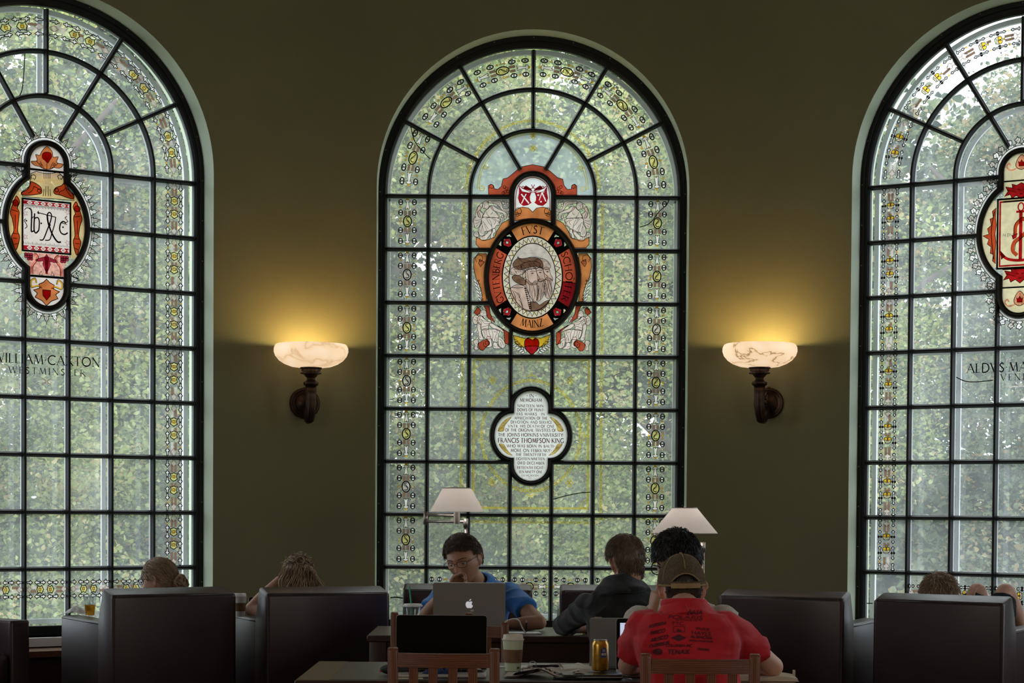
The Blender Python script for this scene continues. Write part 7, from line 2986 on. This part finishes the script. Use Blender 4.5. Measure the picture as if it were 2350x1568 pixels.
# black notebook pair under the can
q0 = P(1352, 1556, 6.98)
root = empty('black_case', (P(1350, 1556, 6.98).x, 7.0, TZ), .05, 'flat black zip case lying in front of the yellow can', 'case')
b = MB()
b.rbox(-.10, .13, -.035, .10, .001, .020, .007)
b.build('shell', mat('worn_black_vinyl', (.012, .011, .011), .3, var=.5, scale=30, bump=.3, bscale=90), root, smooth='all')
b = MB()
b.tube([(-.10, -.030, .011), (.0, -.036, .011), (.128, -.036, .011)], .002, 6)
b.build('zip', M_alu, root)
root = empty('smartphone', (P(1303, 1560, 6.98).x, 6.99, TZ), -.1, 'black phone lying on the newspaper edge of the front table', 'phone')
b = MB()
b.rbox(-.055, .060, -.032, .032, .001, .010, .004)
b.build('body', M_blackpl, root, smooth='all')
b = MB()
b.box(-.05, .055, -.028, .028, .0101, .0106)
b.build('screen', M_screen, root)

# newspaper, folded and wavy
M_news = mat('newsprint', (.66, .57, .50), .9, var=.1, scale=25)
root = empty('newspaper', (P(1225, 1552, 7.08).x, 7.08, TZ), -.08, 'folded wavy newspaper between the coffee cup and the phone', 'newspaper')
b = MB()
nx, ny = 34, 8
for layer in range(3):
    vs, fs = [], []
    for i in range(nx):
        for j in range(ny):
            u, v = i / (nx - 1), j / (ny - 1)
            x = -.11 + .32 * u
            z = .0025 + layer * .003 + .030 * math.exp(-((u - .42 - .12 * v) / .16) ** 2) * (1 - .25 * v) + .018 * math.exp(-((u - .9) / .12) ** 2)
            vs.append((x, -.07 + .19 * v + .012 * math.sin(u * 6), z))
    for i in range(nx - 1):
        for j in range(ny - 1):
            fs.append((i * ny + j, (i + 1) * ny + j, (i + 1) * ny + j + 1, i * ny + j + 1))
    b.add(vs, fs)
b.build('pages', M_news, root, smooth='all')
_w = lambda x, y: .0105 + .030 * math.exp(-(((x + .11) / .32 - .42 - .12 * (y + .07) / .19) / .16) ** 2) * (1 - .25 * (y + .07) / .19) + .018 * math.exp(-(((x + .11) / .32 - .9) / .12) ** 2)
a = Art(y=0, step=.004)
letters(a, 'WORLD', M_black, .045, -.045, .042, .13, gap=.2, th=.16)
for i in range(9):
    a.fill([(-.08, -.05 + i * .014), (-.08, -.046 + i * .014), (.03, -.046 + i * .014), (.03, -.05 + i * .014)], M_black)
a.mb.v = [(v[0], v[2], _w(v[0], v[2])) for v in a.mb.v]
a.mb.build('headline', mat('news_ink', (.10, .09, .10), .9), root)
a = Art(y=0, step=.004)
a.fill([(-.07, .07), (-.02, .075), (.0, .10), (-.05, .11)], M_news)
a.mb.v = [(v[0], v[2], _w(v[0], v[2]) + .001) for v in a.mb.v]
a.mb.mats = []
a.mb.build('colour_photo', mat('printed_orange', (.6, .33, .15), .8), root, label='small orange printed picture')

# open notebook
q = P(1285, 1530, 7.45)
root = empty('open_notebook', (q.x, 7.42, TZ), .03, 'open spiral notebook with blank pages beyond the newspaper', 'notebook')
b = MB()
for s_ in (-1, 1):
    rings = []
    for i in range(10):
        u = i / 9
        x = s_ * u * .155
        z = .010 + .006 * math.sin(u * PI) * (1 - u * .4)
        rings.append([(x, -.10, .001), (x, .10, .001), (x, .10, z), (x, -.10, z)])
    b.loft(rings)
b.build('pages', mat('pale_page', (.82, .77, .68), .85), root, smooth=True)
b = MB()
for i in range(16):
    y = -.09 + i * .012
    b.tube([(.008 * math.cos(t), y, .013 + .008 * math.sin(t)) for t in [2 * PI * k / 10 for k in range(10)]], .0009, 4, closed=True)
b.build('spiral', M_alu, root)

# pen, keys
root = empty('pen', (P(1248, 1535, 7.33).x, 7.33, TZ + .016), .12, 'black ballpoint pen lying on the open notebook', 'pen')
b = MB()
b.tube([(-.045, 0, .006), (-.01, 0, .006), (.055, 0, .006), (.062, 0, .006)], [.0055, .006, .0055, .003], 12)
b.build('barrel', M_blackpl, root, smooth='all')
b = MB()
b.tube([(-.068, 0, .005), (-.062, 0, .006), (-.045, 0, .006)], [.001, .003, .0052], 12)
b.tube([(.025, 0, .013), (.06, 0, .013)], .0014, 6)
b.build('tip_and_clip', M_alu, root, smooth='all')
root = empty('key_ring', (P(1215, 1538, 7.36).x, 7.36, TZ + .004), .2, 'bunch of keys on a steel ring beside the coffee cup', 'keys')
b = MB()
b.tube([(.013 + .016 * math.cos(t), .0, .019 + .016 * math.sin(t)) for t in [2 * PI * i / 24 for i in range(24)]], .0016, 8, closed=True)
b.build('ring', M_alu, root, smooth='all')
for i, (ax, tl) in enumerate(((-.5, .3), (.3, .5), (1.4, .2), (2.6, .6))):
    b = MB()
    T_ = Matrix.Translation((.0, .0, .006 + .003 * i)) @ Matrix.Rotation(ax + 2.2, 4, 'Z') @ Matrix.Rotation(.12, 4, 'Y')
    b.lathe([(.011, -.001), (.011, .001)], 16, T_ @ Matrix.Translation((.010, 0, 0)))
    b.box(.018, .048, -.0035, .0035, -.001, .001, T_)
    for k in range(4):
        b.box(.026 + k * .005, .029 + k * .005, -.0055, -.0035, -.001, .001, T_)
    b.build('key', M_alu if i % 2 else M_brass, root)
b = MB()
b.rbox(-.03, .004, -.012, .012, 0, .010, .004)
b.build('fob', M_blackpl, root, smooth='all', label='black car key fob')


def cable(name, pts, r, m, label, cat='cable', group=None):
    b = MB()
    P3 = [Vector(p) for p in pts]
    out = []
    for i in range(len(P3) - 1):
        a, bb_, c_, d_ = P3[max(i - 1, 0)], P3[i], P3[i + 1], P3[min(i + 2, len(P3) - 1)]
        for j in range(8):
            t = j / 8
            out.append(.5 * ((2 * bb_) + (c_ - a) * t + (2 * a - 5 * bb_ + 4 * c_ - d_) * t * t + (3 * bb_ - 3 * c_ + d_ - a) * t**3))
    out.append(P3[-1])
    b.tube(out, r, 8)
    return b.build(name, m, None, smooth='all', label=label, cat=cat, group=group)


cable('charging_cable', [P(1150, 1440, 9.52), P(1160, 1428, 9.5), P(1176, 1421, 9.5), P(1190, 1424, 9.52), P(1198, 1440, 9.54), P(1206, 1452, 9.56), (P(1212, 1452, 9.6).x, 9.62, TZ + .005)], .0035, M_white_pl, 'white charging cable arching from the silver laptop')
cable('white_cord', [P(1318, 1530, 7.5), P(1322, 1524, 7.5), P(1330, 1523, 7.46), P(1345, 1530, 7.44), (P(1356, 1536, 7.4).x, 7.42, TZ + .004)], .002, M_white_pl, 'thin white cord looping beside the yellow can')
cable('earphone_lead', [(P(1412, 1545, 7.05).x, 7.05, TZ + .004), P(1420, 1552, 7.04), P(1436, 1556, 7.02), (P(1450, 1562, 7.0).x, 6.98, TZ + .004)], .0016, M_white_pl, 'thin white lead on the table by the left elbow of the man in red')
cable('power_cord', [P(897, 1372, 11.6), P(908, 1371, 11.65), P(925, 1373, 11.7)], .005, M_blackpl, 'black cord crossing the window between two armchairs')
# usb stick and papers on the back table
b = MB()
b.box(-.0045, .0045, -.004, .004, 0, .055)
b.use(M_alu).box(-.0035, .0035, -.003, .003, .055, .068)
b.mats = [M_blackpl, M_alu]
b.mi = [0] * 6 + [1] * 6
b.build('marker_pen', None, None, loc=(P(1208, 1450, 9.62).x, 9.66, TZ), label='short dark marker standing upright on the back table', cat='pen')
root = empty('paper_sheets', (P(1186, 1448, 9.6).x, 9.62, TZ), .1, 'loose papers under the cable of the silver laptop', 'paper')
for i in range(3):
    b = MB()
    b.box(-.09 + i * .02, .10 + i * .012, -.07, .05 + i * .01, .001 + .002 * i, .0026 + .002 * i)
    b.build('sheet', M_paper, root)
root = empty('textbook', (P(1405, 1455, 9.62).x, 9.60, TZ), -.05, 'open book with pale pages under the hands of the man in the black sweater', 'book')
b = MB()
b.rbox(-.11, .11, -.09, .09, .001, .012, .002, None, 1)
b.build('pages', M_paper, root, smooth=True)
b = MB()
b.box(-.115, .115, -.094, .094, .0, .001)
b.build('cover', M_blackpl, root)

# black pouch, navy cloth, mouse, slip of card
root = empty('pencil_pouch', (P(905, 1545, 7.12).x, 7.14, TZ), .05, 'black soft pouch with a red tag left of the foreground chair', 'pouch')
b = MB()
b.ball((0, 0, .022), (.058, .035, .022), 24, 14)
b.ball((.01, .0, .026), (.030, .030, .022), 20, 12)
b.build('bag', mat('black_nylon', (.010, .010, .012), .7, bump=.4, bscale=60), root, smooth='all')
b = MB()
b.box(-.058, -.048, -.012, .0, .012, .020)
b.build('tag', mat('red_tag', (.6, .02, .04), .6), root, label='red tag')
root = empty('folded_cloth', (P(1004, 1552, 7.08).x, 7.06, TZ), 0, 'bunched navy blue cloth seen through the foreground chair slats', 'cloth')
b = MB()
for k in range(5):
    b.ball((-.035 + k * .018, .01 * (k % 2), .014 + .006 * (k == 2)), (.026, .034, .016 + .004 * (k % 3)), 18, 10)
fz = fuse(b, 'fabric', mat('navy_fleece', (.015, .03, .10), .9, bump=.4, bscale=80), None, .004, 3, .006, 30)
fz.parent = root
root = empty('computer_mouse', (P(1092, 1546, 7.16).x, 7.16, TZ), .5, 'black and grey computer mouse behind the right post of the foreground chair', 'mouse')
b = MB()
b.ball((0, 0, .008), (.030, .050, .020), 28, 16)
b.v = [(x, y, max(z, .0005)) for x, y, z in b.v]
b.build('shell', M_blackpl, root, smooth='all')
b = MB()
b.ball((0, 0, .0095), (.0255, .044, .0205), 24, 14)
b.v = [(x, y, max(z, .004)) for x, y, z in b.v]
b.build('top_cover', mat('grey_plastic', (.35, .35, .36), .25), root, smooth='all', label='glossy grey top')
b = MB()
b.box(-.05, .05, -.03, .03, 0, .0012)
b.build('card_slip', M_cream, None, loc=(P(940, 1560, 7.0).x, 7.0, TZ), rotz=.1, label='cream card lying in front of the black pouch', cat='card')
# books under the right elbow of the man in red
q = P(1755, 1560, 6.98)
root = empty('open_book', (P(1755, 1560, 7.0).x, 7.05, TZ), -.06, 'thick open book with cream pages under the right elbow of the man in red', 'book')
b = MB()
for s_ in (-1, 1):
    rings = []
    for i in range(10):
        u = i / 9
        x = s_ * u * .125
        z = .012 + .009 * math.sin(u * PI * .9) - .003 * u
        rings.append([(x, -.09, .002), (x, .11, .002), (x, .11, z), (x, -.09, z)])
    b.loft(rings)
b.build('pages', M_cream, root, smooth=True)
b = MB()
b.box(-.13, .13, -.095, .115, 0, .002)
b.build('cover', mat('tan_cover', (.25, .15, .08), .7), root)
b = MB()
b.box(.118, .127, .03, .05, .012, .034)
b.build('bookmark', M_cream, root)
# small cream sheets near the laptop
b = MB()
b.box(-.03, .03, -.03, .03, 0, .004)
b.build('index_cards', M_paper, None, loc=(P(1148, 1530, 7.5).x, 7.52, TZ), rotz=.3, label='short stack of white cards left of the coffee cup', cat='card')
